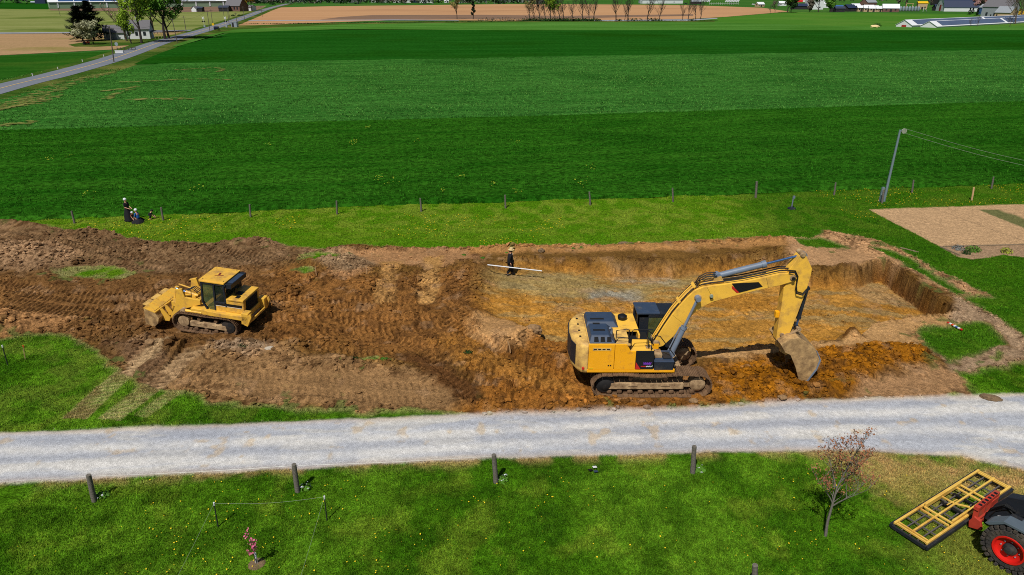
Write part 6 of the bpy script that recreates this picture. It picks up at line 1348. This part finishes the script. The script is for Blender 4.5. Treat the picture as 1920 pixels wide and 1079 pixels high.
def upole(px, py, tpx, tpy, label, mt='pole_wood', cross=True, r=.14):
    x, y = G(px, py); tx, tz = P(tpx, tpy, y); e = empty('utility_pole', (x, y, 0), 0, label, 'pole', 'utility poles along the road'); m = MB().use(mt); m.tube([(0, 0, 0), (tx - x, 0, tz)], [r, r * .7], 7); m.build('pole', parent=e)
    m = MB().use('silver' if not cross else mt); m.box((tx - x, 0, tz - .5), (1.6 if cross else .5, .12, .12), rz=.6); m.build('crossarm', parent=e); return Vector((tx, y, tz))
tops = []
for q in ((214, 120, 205, 50, 'tallest utility pole at the near roadside left'), (333, 82, 322, 34, 'utility pole leaning at the road below the big green tree'), (350, 64, 344, 30, 'utility pole in the tan field edge right of the big trees'), (394, 61, 388, 20, 'utility pole nearest the dark car on the road'),
          (399, 48, 395, 18, 'pale utility pole in the meadow beside the crossing'), (430, 49, 426, 15, 'utility pole right of the crossing signal'), (445, 46, 441, 24, 'short utility pole beside the silver cabinet'), (459, 40, 455, 12, 'utility pole in front of the yellow leaved tree'), (492, 32, 489, 12, 'utility pole at the tilled field corner'), (431, 37, 427, 12, 'whitish utility pole by the brick house'),
          (113, 30, 106, 4, 'dark lone utility pole before the long solar barn'), (420, 30, 416, 5, 'utility pole between the solar barn and the brick house')): tops.append(upole(*q))
for i, (a, b) in enumerate(((0, 1), (1, 3), (3, 5), (5, 7), (7, 8))):
    m = MB().use('black'); A1, B1 = tops[a], tops[b]; m.tube([A1.lerp(B1, t / 8) - Vector((0, 0, .3 + 1.2 * math.sin(math.pi * t / 8))) for t in range(9)], .025, 3)
    tag(m.build('overhead_cable'), ['overhead cable from the tallest roadside pole to the next', 'overhead cable passing under the big green trees', 'overhead cable running past the dark car', 'overhead cable above the crossing cabinet', 'overhead cable by the tilled field corner'][i], 'cable')
for px, py, lb in ((384, 53, 'crossing signal with white crossbuck left of the road'), (425, 53, 'crossing signal with white crossbuck right of the road')):
    x, y = G(px, py); e = empty('crossing_signal', (x, y, .1), 0, lb, 'signal'); m = MB().use('white_dirty'); m.tube([(0, 0, 0), (0, 0, 4.6)], .09, 8); m.build('mast', parent=e)
    m = MB().use('white'); m.box((0, -.12, 4.3), (1.5, .06, .24), ry=.8); m.box((0, -.2, 4.3), (1.5, .06, .24), ry=-.8); m.build('crossbuck', parent=e)
    m = MB().use('black'); m.box((0, -.1, 2.8), (1.3, .1, .1)); m.lathe((-.5, -.3, 2.8), (0, 1, 0), [(0, .3), (.1, .3)], 14); m.lathe((.5, -.3, 2.8), (0, 1, 0), [(0, .3), (.1, .3)], 14); m.build('signal_lights', parent=e)
    m = MB().use('silver'); m.box((0, .2, .5), (.8, .6, 1.0)); m.build('base_box', parent=e)
x, y = G(441, 52); m = MB().use('silver'); m.box((0, 0, 1.3), (2.6, 2.2, 2.5)); m.use('roof_grey'); m.box((0, 0, 2.62), (2.9, 2.5, .15)); m.use('wall_dark'); m.box((-.5, -1.12, 1.2), (.9, .05, 2)); tag(m.build('signal_cabinet', loc=(x, y, 0), bevel=.03), 'silver equipment cabinet beside the railway crossing', 'cabinet')
x, y = G(401, 56); e = empty('warning_sign', (x, y, 0), 0, 'yellow warning sign at the road behind the dark car', 'sign'); m = MB().use('pole_metal'); m.tube([(0, 0, 0), (0, 0, 2)], .05, 6); m.build('post', parent=e); m = MB().use('sign_yellow'); m.lathe((0, -.08, 2.2), (0, 1, 0), [(0, .55), (.05, .55)], 20); m.build('sign_face', parent=e)
def car(px, py, rz, label, paint):
    x, y = G(px, py); e = empty('car', (x, y, .45), rz, label, 'car'); m = MB().use(paint); m.prism([(-2.2, .35), (2.2, .35), (2.25, .75), (1.3, .9), (.7, 1.4), (-1.2, 1.45), (-2.0, .95), (-2.25, .85)], -.85, .85); m.build('body', parent=e, bevel=.06)
    m = MB().use('glass'); m.prism([(1.2, .92), (.68, 1.34), (-1.15, 1.38), (-1.8, .96)], -.87, .87); m.build('windows', parent=e, bevel=.02); m = MB().use('black')
    for a in (-1.35, 1.35):
        for b in (-.8, .8): m.lathe((a, b - .1, .33), (0, 1, 0), [(0, .33), (.2, .33)], 16)
    build_each(m, 'wheel', e); return e
rdir = Vector(rc[6]) - Vector(rc[5]); car(407, 58.5, math.atan2(rdir.y, rdir.x), 'dark car driving on the road before the crossing', 'car_dark')
car(1286, 9.5, 0, 'dark car parked at the far white farm buildings', 'car_dark'); car(1413, 10.5, 0, 'small white van beside the far playground', 'white'); car(1370, 9, .2, 'dark vehicle behind the far slanted white panels', 'car_dark')
for q in ((63, 147, 61, 138, 'white marker stub nearest the left photo edge'), (110, 133.5, 108, 126, 'white marker stub second along the road'), (156, 119, 155, 112, 'white marker stub third along the road'), (196, 110, 195, 103, 'white marker stub nearest the tall utility pole')):
    x, y = G(q[0], q[1]); tz = P(q[2], q[3], y)[1]; m = MB().use('white_dirty'); m.tube([(0, 0, 0), (-.05, 0, tz)], .1, 8); tag(m.build('marker_post', loc=(x, y, .02)), q[4], 'post', 'white marker stubs along the left verge')
x, y = G(221, 96); e = empty('road_sign', (x, y, 0), 0, 'pale round road sign seen near the tall utility pole', 'sign'); m = MB().use('pole_metal'); m.tube([(0, 0, 0), (0, 0, 1.6)], .05, 6); m.build('post', parent=e); m = MB().use('silver'); m.lathe((0, -.06, 1.9), (0, 1, 0), [(0, .5), (.04, .5)], 18); m.build('sign_face', parent=e)
x, y = G(238, 97.5); e = empty('wooden_fence', (x, y, 0), .9, 'short brown wooden rail fence by the road sign', 'fence')
m = MB().use('pole_wood')
for i in range(6): m.box((-2.5 + i, 0, .6), (.14, .14, 1.3))
build_each(m, 'post', e); m = MB().use('pole_wood')
for z_ in (.5, 1.0): m.box((0, 0, z_), (5.2, .06, .1))
build_each(m, 'rail', e)
x, y = G(225, 102.5); m = MB().use('white'); m.box((0, 0, .35), (2.2, .5, .5)); m.box((0, 0, .68), (2.3, .6, .1)); tag(m.build('white_trough', loc=(x, y, .3)), 'low white box at the roadside below the round sign', 'box')
x, y = G(163, 84); e = empty('garden_tractor', (x, y, 0), .3, 'small red garden tractor under the blossom tree', 'tractor'); m = MB().use('orange_paint'); m.prism([(-.9, .4), (.9, .4), (.95, .85), (.2, .9), (-.2, .7), (-.9, .75)], -.4, .4); m.build('body', parent=e, bevel=.04); m = MB().use('black'); m.lathe((-.6, -.55, .45), (0, 1, 0), [(0, .45), (1.1, .45)], 14); m.lathe((.6, -.45, .28), (0, 1, 0), [(0, .28), (.9, .28)], 14); build_each(m, 'wheel', e)
# --- brick house group beyond the railway
building('brick_house', 'brown brick house with steep gable near the top left', 445, 21.5, 15, 11, 4.5, 6, R(-20), 'wall_brick', 'roof_shingle', 'house', wins=[(2, 1.5, 1.4, 2), (5, 1.5, 1.4, 2)], gwins=[(0, 5.5, 1.3, 1.6)])
building('white_garage', 'small white garage right of the brick house', 468, 20.5, 9, 7, 3, 1.6, R(-20), 'wall_white', 'roof_shingle', 'garage')
building('white_shed', 'tiny white gabled shed before the long solar barn', 369, 22.5, 6, 5, 2.4, 2, R(70), 'wall_white', 'roof_shingle', 'shed'); building('dark_shed', 'dark open shed joined to the tiny white one', 376, 22.5, 5, 5, 2.8, 1, R(0), 'wall_dark', 'roof_dark', 'shed')
building('dark_shed', 'dark shed left of the brick house', 422, 22, 8, 6, 3.2, 1.4, R(0), 'wall_dark', 'roof_dark', 'shed')
ltree('broadleaf_tree', 473, 21.5, 15, 'yellow brown leafing tree beside the brick house', 'leaf_gold', 51, 1.1, 8, 1.1, 1.4, st=.25); ltree('broadleaf_tree', 456, 20, 12, 'tan blossoming tree in front of the brick house roof', 'leaf_tan', 52, 1., 8, 1., 1.2)
def bush(px, py, r, leaf, label, name='bush', sq=(1, 1, .8), n=300, dens=1.):
    x, y = G(px, py); e = empty(name, (x, y, .0), 0, label, 'bush'); m = MB().use(leaf); leafball(m, (0, 0, r * .1), r, int(n * dens), r * .26, sq, hemi=True); m.build('leaves', parent=e); m = MB().use('bark_dark'); m.tube([(0, 0, 0), (0, 0, r * .5)], [.15, .05], 5); m.build('stem', parent=e)
bush(405, 12.5, 4.5, 'leaf_mid', 'round green bush at the far end of the solar barn'); bush(511, 9.5, 4, 'leaf_dark', 'dark round bush by the far road bend'); bush(429, 12, 3, 'leaf_dark', 'small dark bush at the solar barn gable')
for px, lb in ((437, 'left'), (449, 'middle'), (453, 'right')): bush(px, 31, 1.4, 'leaf_dark', 'tiny dark shrub %s of three on the lawn before the brick house' % lb)
bush(552, 33, 1.5, 'leaf_mid', 'tiny shrub') if False else None
# --- lone and hedgerow trees
ltree('broadleaf_tree', 857, 37, 12.5, 'lone leafing tree standing left of the ivy clad trunk', 'leaf_tan', 61, 1., 5, .6, .8, st=.25, up=.9)
x_ = ltree('ivy_tree', 887, 37, 13.5, 'dark narrow ivy clad tree right of the lone leafing tree', 'leaf_ever', 62, .22, 14, .6, .55, st=.2, up=.9)
hr = [(992, 40.5, 14, 0, 'leaf_tan'), (1002, 40, 13, 1, None), (1012, 40, 15, 2, 'leaf_wood'), (1023, 40, 14, 3, None), (1031, 40.5, 15, 0, 'leaf_spring'), (1041, 40.5, 13, 1, 'leaf_spring'), (1049, 40.5, 15, 2, None), (1057, 40.5, 14, 3, None), (1072, 41, 13, 0, None), (1092, 39.5, 15, 1, None), (1105, 39.5, 13, 2, None), (1112, 40, 14, 3, None),
      (1155, 41.5, 16, 0, None), (1171, 39, 10, 2, None), (1177, 41.5, 16, 1, None), (1213, 41, 15, 3, None), (1236, 40, 12, 2, None), (1280, 39, 9, 0, None), (1290, 38.5, 14, 1, None), (1304, 37.5, 13, 3, None), (1313, 37, 14, 0, None)]
protos = {}
k_ = 0
for px, py, h, sd_i, leaf in hr:
    k_ += 1; lb = 'bare hedgerow tree number %d counted from the left behind the crop strips' % k_
    o_ = ['first', 'second', 'third', 'fourth', 'fifth', 'sixth', 'seventh', 'eighth', 'ninth', 'tenth', 'eleventh', 'twelfth', 'thirteenth', 'fourteenth', 'fifteenth', 'sixteenth', 'seventeenth', 'eighteenth', 'nineteenth', 'twentieth', 'last'][k_ - 1]
    desc = 'bright green leafing tree' if leaf == 'leaf_spring' else 'brownish budding tree' if leaf else 'bare dark tree'
    lb = '%s, %s from the left in the hedgerow beyond the crop strips' % (desc, o_)
    key = (sd_i, leaf)
    if key not in protos:
        protos[key] = (bare_tree(px, py, 14, lb, 70 + sd_i * 3, .85, 'bark_dark', leaf=leaf, nl=9 if leaf == 'leaf_spring' else 3), 14); e = protos[key][0]
    else:
        e = copy_tree(protos[key][0]); e.location = G(px, py) + (.03,); e.rotation_euler.z = rnd.uniform(0, 6); e['label'] = lb
    e.scale = (h / 14,) * 3; e['group'] = 'hedgerow trees beyond the crop strips'
m = MB().use('leaf_dark')
for px in list(range(984, 1120, 3)) + [1160, 1180, 1190, 1197, 1220, 1226, 1232, 1300]:
    x, y = G(px + rnd.uniform(-2, 2), 40.5); leafball(m, (x, y, .2), rnd.uniform(1.2, 2.6), 40, .8, (1.4, 1, .8), hemi=True)
m.use('leaf_wood')
for px in range(900, 1120, 5):
    x, y = G(px + rnd.uniform(-2, 2), 39.5); leafball(m, (x, y, .2), rnd.uniform(.8, 3.0), 30, .6, (1.2, 1, 1), hemi=True)
tag(m.build('undergrowth'), 'dark undergrowth along the foot of the hedgerow', kind='stuff')
m = MB().use('leaf_dark')
for i in range(420):
    t = rnd.random(); px = 445 + t * 900; py = 46.5 - 5.8 * min(1, t * 1.6) - 1.5 * max(0, t - .6); x, y = G(px, py); leafball(m, (x, y, .05), rnd.uniform(.5, 1.3), 10, .55, (2.2, 1, .45), hemi=True)
tag(m.build('rough_grass_bank'), 'dark rough grass bank along the field end', kind='stuff')
for px, py, lb in ((960, 39.5, 'pale rock at the left end of the hedgerow'), (979, 40, 'tan rock beside the hedgerow foot')): x, y = G(px, py); m = MB().use('rock'); m.ball((0, 0, .5), 1.2, 8, 6, (1.2, .8, .6), .4); tag(m.build('rock', loc=(x, y, 0)), lb, 'rock')
# --- right hand farm
a = G(1690, 52.6); rz = R(34); fx_2 = Vector((math.cos(rz), math.sin(rz))); fy_2 = Vector((-fx_2.y, fx_2.x))
def along(px, py, L, Wd): p = Vector(G(px, py)) + fx_2 * L / 2 + fy_2 * Wd / 2; return (p.x, p.y)
building('poultry_house', 'long white house with solar roof and red gable door, the farther of two', 0, 0, 150, 7.5, 1.1, 2.2, rz, 'wall_white', 'roof_white', 'barn', loc=along(1709, 52.5, 150, 7.5), solar=(-71, 72, -2), gdoor=(0, 2.2, 1.1), over=.3)
building('poultry_house', 'long white house with solar roof, nearer of two, behind the green field', 0, 0, 140, 7.5, .8, 2.1, rz, 'wall_white', 'roof_white', 'barn', loc=along(1756, 53.5, 140, 7.5), solar=(-66, 68, -2), over=.3)
building('grey_house', 'large grey two storey house at the right edge', 1872, 33, 17, 11, 6.5, 4.5, R(-62), 'roof_grey', 'roof_shingle', 'house', wins=[(-5, 1, 1.3, 2), (0, 1, 1.3, 2), (5, 1, 1.3, 2)], gwins=[(-3, 1, 1.4, 2), (0, 1, 1.4, 2), (3, 1, 1.4, 2), (-2, 4.2, 1.2, 1.6), (2, 4.2, 1.2, 1.6)])
building('house_wing', 'low tan gabled wing in front of the large grey house', 1884, 34.5, 9, 8, 3.5, 3.4, R(-62), 'wall_tan', 'roof_grey', 'house', gwins=[(-2, 1, 1, 1.4), (2, 1, 1, 1.4)])
building('blue_annex', 'small blue walled annex left of the large grey house', 1849, 28, 8, 7, 5, 2, R(-62), 'wall_blue', 'roof_grey', 'annex')
building('gambrel_barn', 'white barn with navy gambrel roof near the far village', 1793, 21.5, 26, 20, 3.4, 8, R(-12), 'wall_white', 'roof_navy', 'barn', gamb=True, gdoor=(0, 4, 5), gwins=[(-5, 4.5, 1.5, 1.8), (5, 4.5, 1.5, 1.8)])
building('open_barn', 'blue roofed open barn behind the navy roofed barn', 1766, 10, 20, 16, 6, 3, R(10), 'wall_dark', 'roof_blue', 'barn'); building('dark_shed', 'small dark pyramid roofed shed left of the navy roofed barn', 1758, 20.5, 7, 6, 2.5, 2.6, 0, 'wall_dark', 'roof_navy', 'shed')
sh = [(1567, 22.5, 9, 7, 3.4, 1.6, 'wall_dark', 'roof_blue', 'dark shed with blue roof at the left of the village row'), (1573, 23, 7, 6, 2.8, 1.4, 'wall_dark', 'roof_dark', 'black shed second in the village row'), (1591, 22, 9, 7, 3, 2.4, 'wall_dark', 'roof_navy', 'dark navy shed in the village row'), (1602, 19.5, 7, 6, 3.8, 1.6, 'wall_blue', 'roof_white', 'blue walled shed with white roof'),
      (1612, 22, 6, 6, 3, 1.6, 'wall_tan', 'roof_white', 'narrow shed with white roof left of the tan trio'), (1627, 22.5, 7, 6, 3, 2.2, 'wall_tan', 'roof_white', 'left of three tan sheds with white roofs'), (1636, 22.7, 7, 6, 2.8, 2, 'wall_tan', 'roof_white', 'middle of three tan sheds with white roofs'), (1645, 22.7, 7, 6, 2.6, 1.8, 'wall_tan', 'roof_white', 'right of three tan sheds with white roofs'),
      (1668, 22.8, 12, 9, 3, 3, 'wall_brick', 'roof_white', 'brown walled shed with big white roof standing alone'), (1627, 13, 14, 10, 4.5, 3.6, 'wall_brick', 'roof_grey', 'brown house with pale blue roof above the tan sheds'), (1525, 18, 14, 10, 9, 3, 'wall_white', 'roof_grey', 'tall pale building between the big green trees'), (1500, 18, 16, 8, 3, 2, 'wall_dark', 'roof_navy', 'low dark building below the red canopy'),
      (1544, 15, 9, 7, 4, 1.6, 'wall_white', 'roof_white', 'white shed glimpsed right of the green trees'), (1466, 11.5, 8, 6, 3, 2, 'wall_white', 'roof_white', 'white shed left of the big green tree'), (1424, 13, 8, 6, 2.6, 2, 'wall_tan', 'roof_white', 'white roofed cabin at the end of the tilled field'), (1727, 18, 8, 5, 5.4, 1.4, 'wall_tan', 'sign_yellow', 'small tan tower with yellow roof in the playground'),
      (1240, 7, 56, 12, 4.5, 3, 'wall_white', 'roof_white', 'long low white barn at the top behind the bare trees'), (1269, 6, 9, 8, 8, 2, 'wall_white', 'roof_white', 'tall white block at the end of the low white barn'), (1207, 6.5, 12, 8, 3.6, 1.4, 'roof_grey', 'roof_white', 'grey shed left of the long low white barn'), (1305, 8, 12, 8, 3, 2, 'wall_dark', 'roof_grey', 'dark barn left of the slanted white panels'),
      (744, 5.2, 14, 10, 3, 5, 'wall_white', 'roof_white', 'small white gabled building on the far horizon'), (723, 5, 8, 7, 5, 2, 'wall_white', 'roof_dark', 'little white building left of the gabled one on the horizon'), (702, 5, 8, 7, 4, 2, 'wall_white', 'roof_white', 'tiny white building far left on the horizon row'), (765, 5.6, 9, 7, 4, 2, 'wall_white', 'roof_grey', 'white building right of the gabled one on the horizon'),
      (799, 5.8, 22, 10, 3.5, 3, 'wall_white', 'roof_white', 'long white building left of the round green bush on the horizon'), (837, 5.6, 6, 6, 3, 2, 'wall_white', 'roof_white', 'tiny white building right of the round green bush'), (640, 4.5, 16, 9, 4, 3, 'roof_grey', 'roof_grey', 'grey building in the far trees left of the horizon row'), (568, 3, 14, 9, 4, 3, 'wall_white', 'roof_blue', 'blue roofed building in the far trees beyond the road')]
for q in sh: building('house' if q[2] > 13 else 'shed', q[8], q[0], q[1], q[2], q[3], q[4], q[5], R(rnd.uniform(-25, 25)), q[6], q[7], 'building', doors=[(0, 1.6, 2.2)] if q[6] in ('wall_brick', 'wall_tan') else (), wins=[(-q[2] * .28, 1.2, 1.2, 1.2), (q[2] * .28, 1.2, 1.2, 1.2)], gwins=[(0, 1.4, 1.2, 1.4)], doorm='wall_dark')
for px, lb in ((775, 'left'), (781, 'right')):
    x, y = G(px, 5.4); e = empty('silo', (x, y, 0), 0, 'dark navy silo, the %s one of the pair on the horizon' % lb, 'silo'); m = MB().use('roof_navy'); m.lathe((0, 0, 0), (0, 0, 1), [(0, 3), (16, 3)], 18); m.build('drum', parent=e, smooth=True); m = MB().use('silver'); m.lathe((0, 0, 16), (0, 0, 1), [(0, 3), (1.4, 2), (2, .2)], 18); m.build('dome', parent=e, smooth=True)
bush(820, 5.8, 8, 'leaf_mid', 'round green bush among the white horizon buildings', n=500)
x, y = G(1503, 12); e = empty('red_canopy', (x, y, 0), 0, 'bright red and white peaked canopy in the far village', 'canopy'); m = MB().use('red'); m.add([(-6, -4, 5), (6, -4, 5), (6, 4, 5), (-6, 4, 5), (-2, 0, 7.5), (2, 0, 7.5)], [(0, 1, 5, 4), (1, 2, 5), (2, 3, 4, 5), (3, 0, 4)]); m.bb(-6, 6, -4, 4, 4.2, 5.0); m.use('white'); m.bb(-1, 2, -4.1, -4.02, 4.3, 6.2); m.build('cover', parent=e); m = MB().use('white')
for a in (-5.5, 5.5):
    for b in (-3.5, 3.5): m.tube([(a, b, 0), (a, b, 4.3)], .12, 6)
build_each(m, 'leg', e)
names = ['first', 'second', 'third', 'fourth', 'fifth', 'sixth', 'seventh', 'eighth']
for i in range(8):
    px = 1682 + i * 5.6; x, y = G(px, 21.8); e = empty('grain_tank', (x, y, 0), 0, 'pale domed tank, %s from the left in the far row' % names[i], 'tank', 'pale domed tanks in a row'); m = MB().use('silver'); m.lathe((0, 0, .6), (0, 0, 1), [(0, .8), (.8, 1.05), (2.6, 1.05), (3.4, .2)], 14); m.build('shell', parent=e, smooth=True)
    m = MB().use('wall_dark'); m.bb(-.9, .9, -.9, .9, 0, .6); m.build('base', parent=e)
x, y = G(1704, 18); e = empty('swing_frame', (x, y, 0), 0, 'pale timber swing frame behind the row of tanks', 'swing'); m = MB().use('stake_wood')
for a in (-3, 3):
    for b in (-1.2, 1.2): m.tube([(a + b, b, 0), (a, 0, 5)], .18, 5)
build_each(m, 'leg', e); m = MB().use('stake_wood'); m.tube([(-3.3, 0, 5), (3.3, 0, 5)], .18, 6); m.build('crossbar', parent=e)
x, y = G(1734, 22.5); e = empty('slide', (x, y, 0), .4, 'white slide standing left of the navy roofed barn', 'slide'); m = MB().use('white'); m.box((0, 0, 1.5), (5, .8, .12), ry=.6); m.build('chute', parent=e); m = MB().use('white'); m.tube([(-2.2, 0, 0), (-2.2, 0, 2.8)], .12, 6); m.build('ladder', parent=e)
for gi, (px0, px1, py, cnt, lb) in enumerate(((1307, 1330, 8, 9, 'left'), (1361, 1384, 8.5, 9, 'right'))):
    x0_, y0_ = G(px0, py); x1_, _q = G(px1, py); nm9 = ORD
    for i in range(cnt):
        xx = x0_ + (x1_ - x0_) * i / (cnt - 1); m = MB().use('white'); m.box((0, 0, 4.2), (1.1, 1.4, 3.6), ry=.6); m.use('wall_dark'); m.tube([(0, 0, 0), (0, 0, 3)], .1, 5)
        tag(m.build('slanted_panel', loc=(xx, y0_, 0)), '%s slanted white panel from the left in the %s far row' % (nm9[i], lb), 'panel', 'slanted white panels on the far farm')
# white fence posts by the panels
x0_, y0_ = G(1330, 9.5); x1_, _ = G(1400, 10.5); e = empty('paddock_fence', ((x0_ + x1_) / 2, y0_, 0), 0, 'pale post and rail fence between the slanted white panels', 'fence'); m = MB().use('white_dirty')
for i in range(14): m.tube([(-(x1_ - x0_) / 2 + (x1_ - x0_) * i / 13, 0, 0), (-(x1_ - x0_) / 2 + (x1_ - x0_) * i / 13, 0, 3.2)], .12, 5)
build_each(m, 'post', e); m = MB().use('white_dirty'); m.box((0, 0, 1.6), (x1_ - x0_, .1, .2)); m.build('rail', parent=e)
for q in ((1476, 24.5, 17, 'leaf_mid', 'broad green tree at the left of the far village', 81, 1.), (1483, 24.5, 15, 'leaf_dark', 'darker tree touching the broad green one', 82, .8), (1534, 23.5, 18, 'leaf_mid', 'tall green tree right of the pale village building', 83, 1.), (1557, 23.5, 11, 'leaf_mid', 'round green tree just left of the village row', 84, .8), (1518, 23.5, 10, 'leaf_wood', 'brown budding tree before the pale village building', 85, .6)):
    ltree('broadleaf_tree', q[0], q[1], q[2], q[4], q[3], q[5], q[6], 14, 1.2, 1.3, st=.15)
bare_tree(1453, 25.5, 9, 'low bare scrub tree at the tilled field corner', 91, 1., 'bark', leaf='leaf_wood'); bare_tree(1444, 26.5, 6, 'smallest bare scrub tree at the tilled field corner', 92, 1.)
for i, (px, py, h) in enumerate(((1684, 16, 14), (1697, 15, 14), (1722, 15, 15), (1737, 16, 15), (1745, 15, 13))): ltree('poplar', px, py, h, 'narrow brownish poplar, %s from the left behind the tanks' % ORD[i], 'leaf_wood', 100 + i, .3, 4, 1., .7, up=1.5, wm='bark')
for i, (px, py, h) in enumerate(((1826, 22, 9), (1836, 22, 10), (1845, 20, 10), (1853, 17, 11))): ltree('blossom_tree', px, py, h, 'dusky pink blossoming tree, %s from the left beside the grey house' % ORD[i], 'leaf_pinkbrown', 110 + i, 1., 7, 1., 1.1, st=.15)
ltree('broadleaf_tree', 1818, 16, 11, 'olive leafing tree behind the navy roofed barn', 'leaf_tan', 116, .8, 8, 1., 1.1)
for i, (px, py, h) in enumerate(((1817, 28.5, 4.6), (1822.5, 27.5, 4.6), (1831, 31.5, 5.2), (1856, 35, 2.4), (1867, 35.5, 2.6))): conifer('small_conifer', px, py, h, h * .36, 'small dark conifer, %s from the left by the grey house' % ORD[i], 120 + i)
bare_tree(1903, 46, 17, 'big brown bare tree at the right edge before the grey house', 131, 1.1, 'bark', leaf='leaf_wood', nl=2); bare_tree(1912, 38, 17, 'brown bare tree behind the forsythia at the right edge', 132, 1.1, 'bark', leaf='leaf_wood', nl=2); bare_tree(1893, 51, 7, 'low bare shrub tree before the solar roofs at right', 133, .8, 'bark'); bare_tree(1832, 51, 5.5, 'small bare shrub tree before the solar roofs', 134, 1.1, 'bark'); bare_tree(1818, 52, 4, 'smallest bare shrub before the solar roofs', 135, 1.1, 'bark')
bush(1908, 31, 5, 'leaf_gold', 'golden yellow forsythia bush at the right edge'); bush(1644, 50.5, 2.0, 'leaf_dark', 'dark shrub in the pasture left of the solar roofs', n=150)
x, y = G(1640, 52.5); m = MB().use('straw'); m.ball((0, 0, .5), 1.6, 10, 6, (1.3, 1, .5), .3); tag(m.build('straw_heap', loc=(x, y, 0)), 'pale straw heap in the pasture left of the solar roofs', 'heap')
# --- far wooded rim and hills
m = MB().use('leaf_haze')
def woods(px0, px1, D, n, h, s, mats):
    for i in range(n):
        px = rnd.uniform(px0, px1); Y = D * rnd.uniform(.96, 1.12); X = (px - 960) / FOC * (Y * _c); m.use(rnd.choice(mats)); leafball(m, (X, Y, h * .45), h * rnd.uniform(.35, .6), 24, s, (1.3, 1, 1))
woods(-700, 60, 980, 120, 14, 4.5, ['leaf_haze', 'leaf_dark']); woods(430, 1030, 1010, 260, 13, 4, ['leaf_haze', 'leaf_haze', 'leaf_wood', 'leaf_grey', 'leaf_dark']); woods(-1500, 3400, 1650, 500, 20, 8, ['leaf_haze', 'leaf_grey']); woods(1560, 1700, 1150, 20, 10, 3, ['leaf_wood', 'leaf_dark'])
tag(m.build('far_woodland'), 'hazy grey green woodland along the far edge of the farmland', kind='stuff')
m = MB().use('far_green'); n = 60
vs = []
for j, (Y, hh0) in enumerate(((1900, 0), (2400, 40), (3000, 75), (3800, 60), (4600, 0))):
    for i in range(n): X = -4500 + 9000 * i / (n - 1); vs.append((X, Y + 120 * math.sin(i * .7 + j), -2 + hh0 * (.7 + .3 * math.sin(i * .35 + j) + .15 * math.sin(i * 1.1))))
m.add(vs, [(j * n + i, j * n + i + 1, (j + 1) * n + i + 1, (j + 1) * n + i) for j in range(4) for i in range(n - 1)]); tag(m.build('hills', smooth=True), kind='structure')
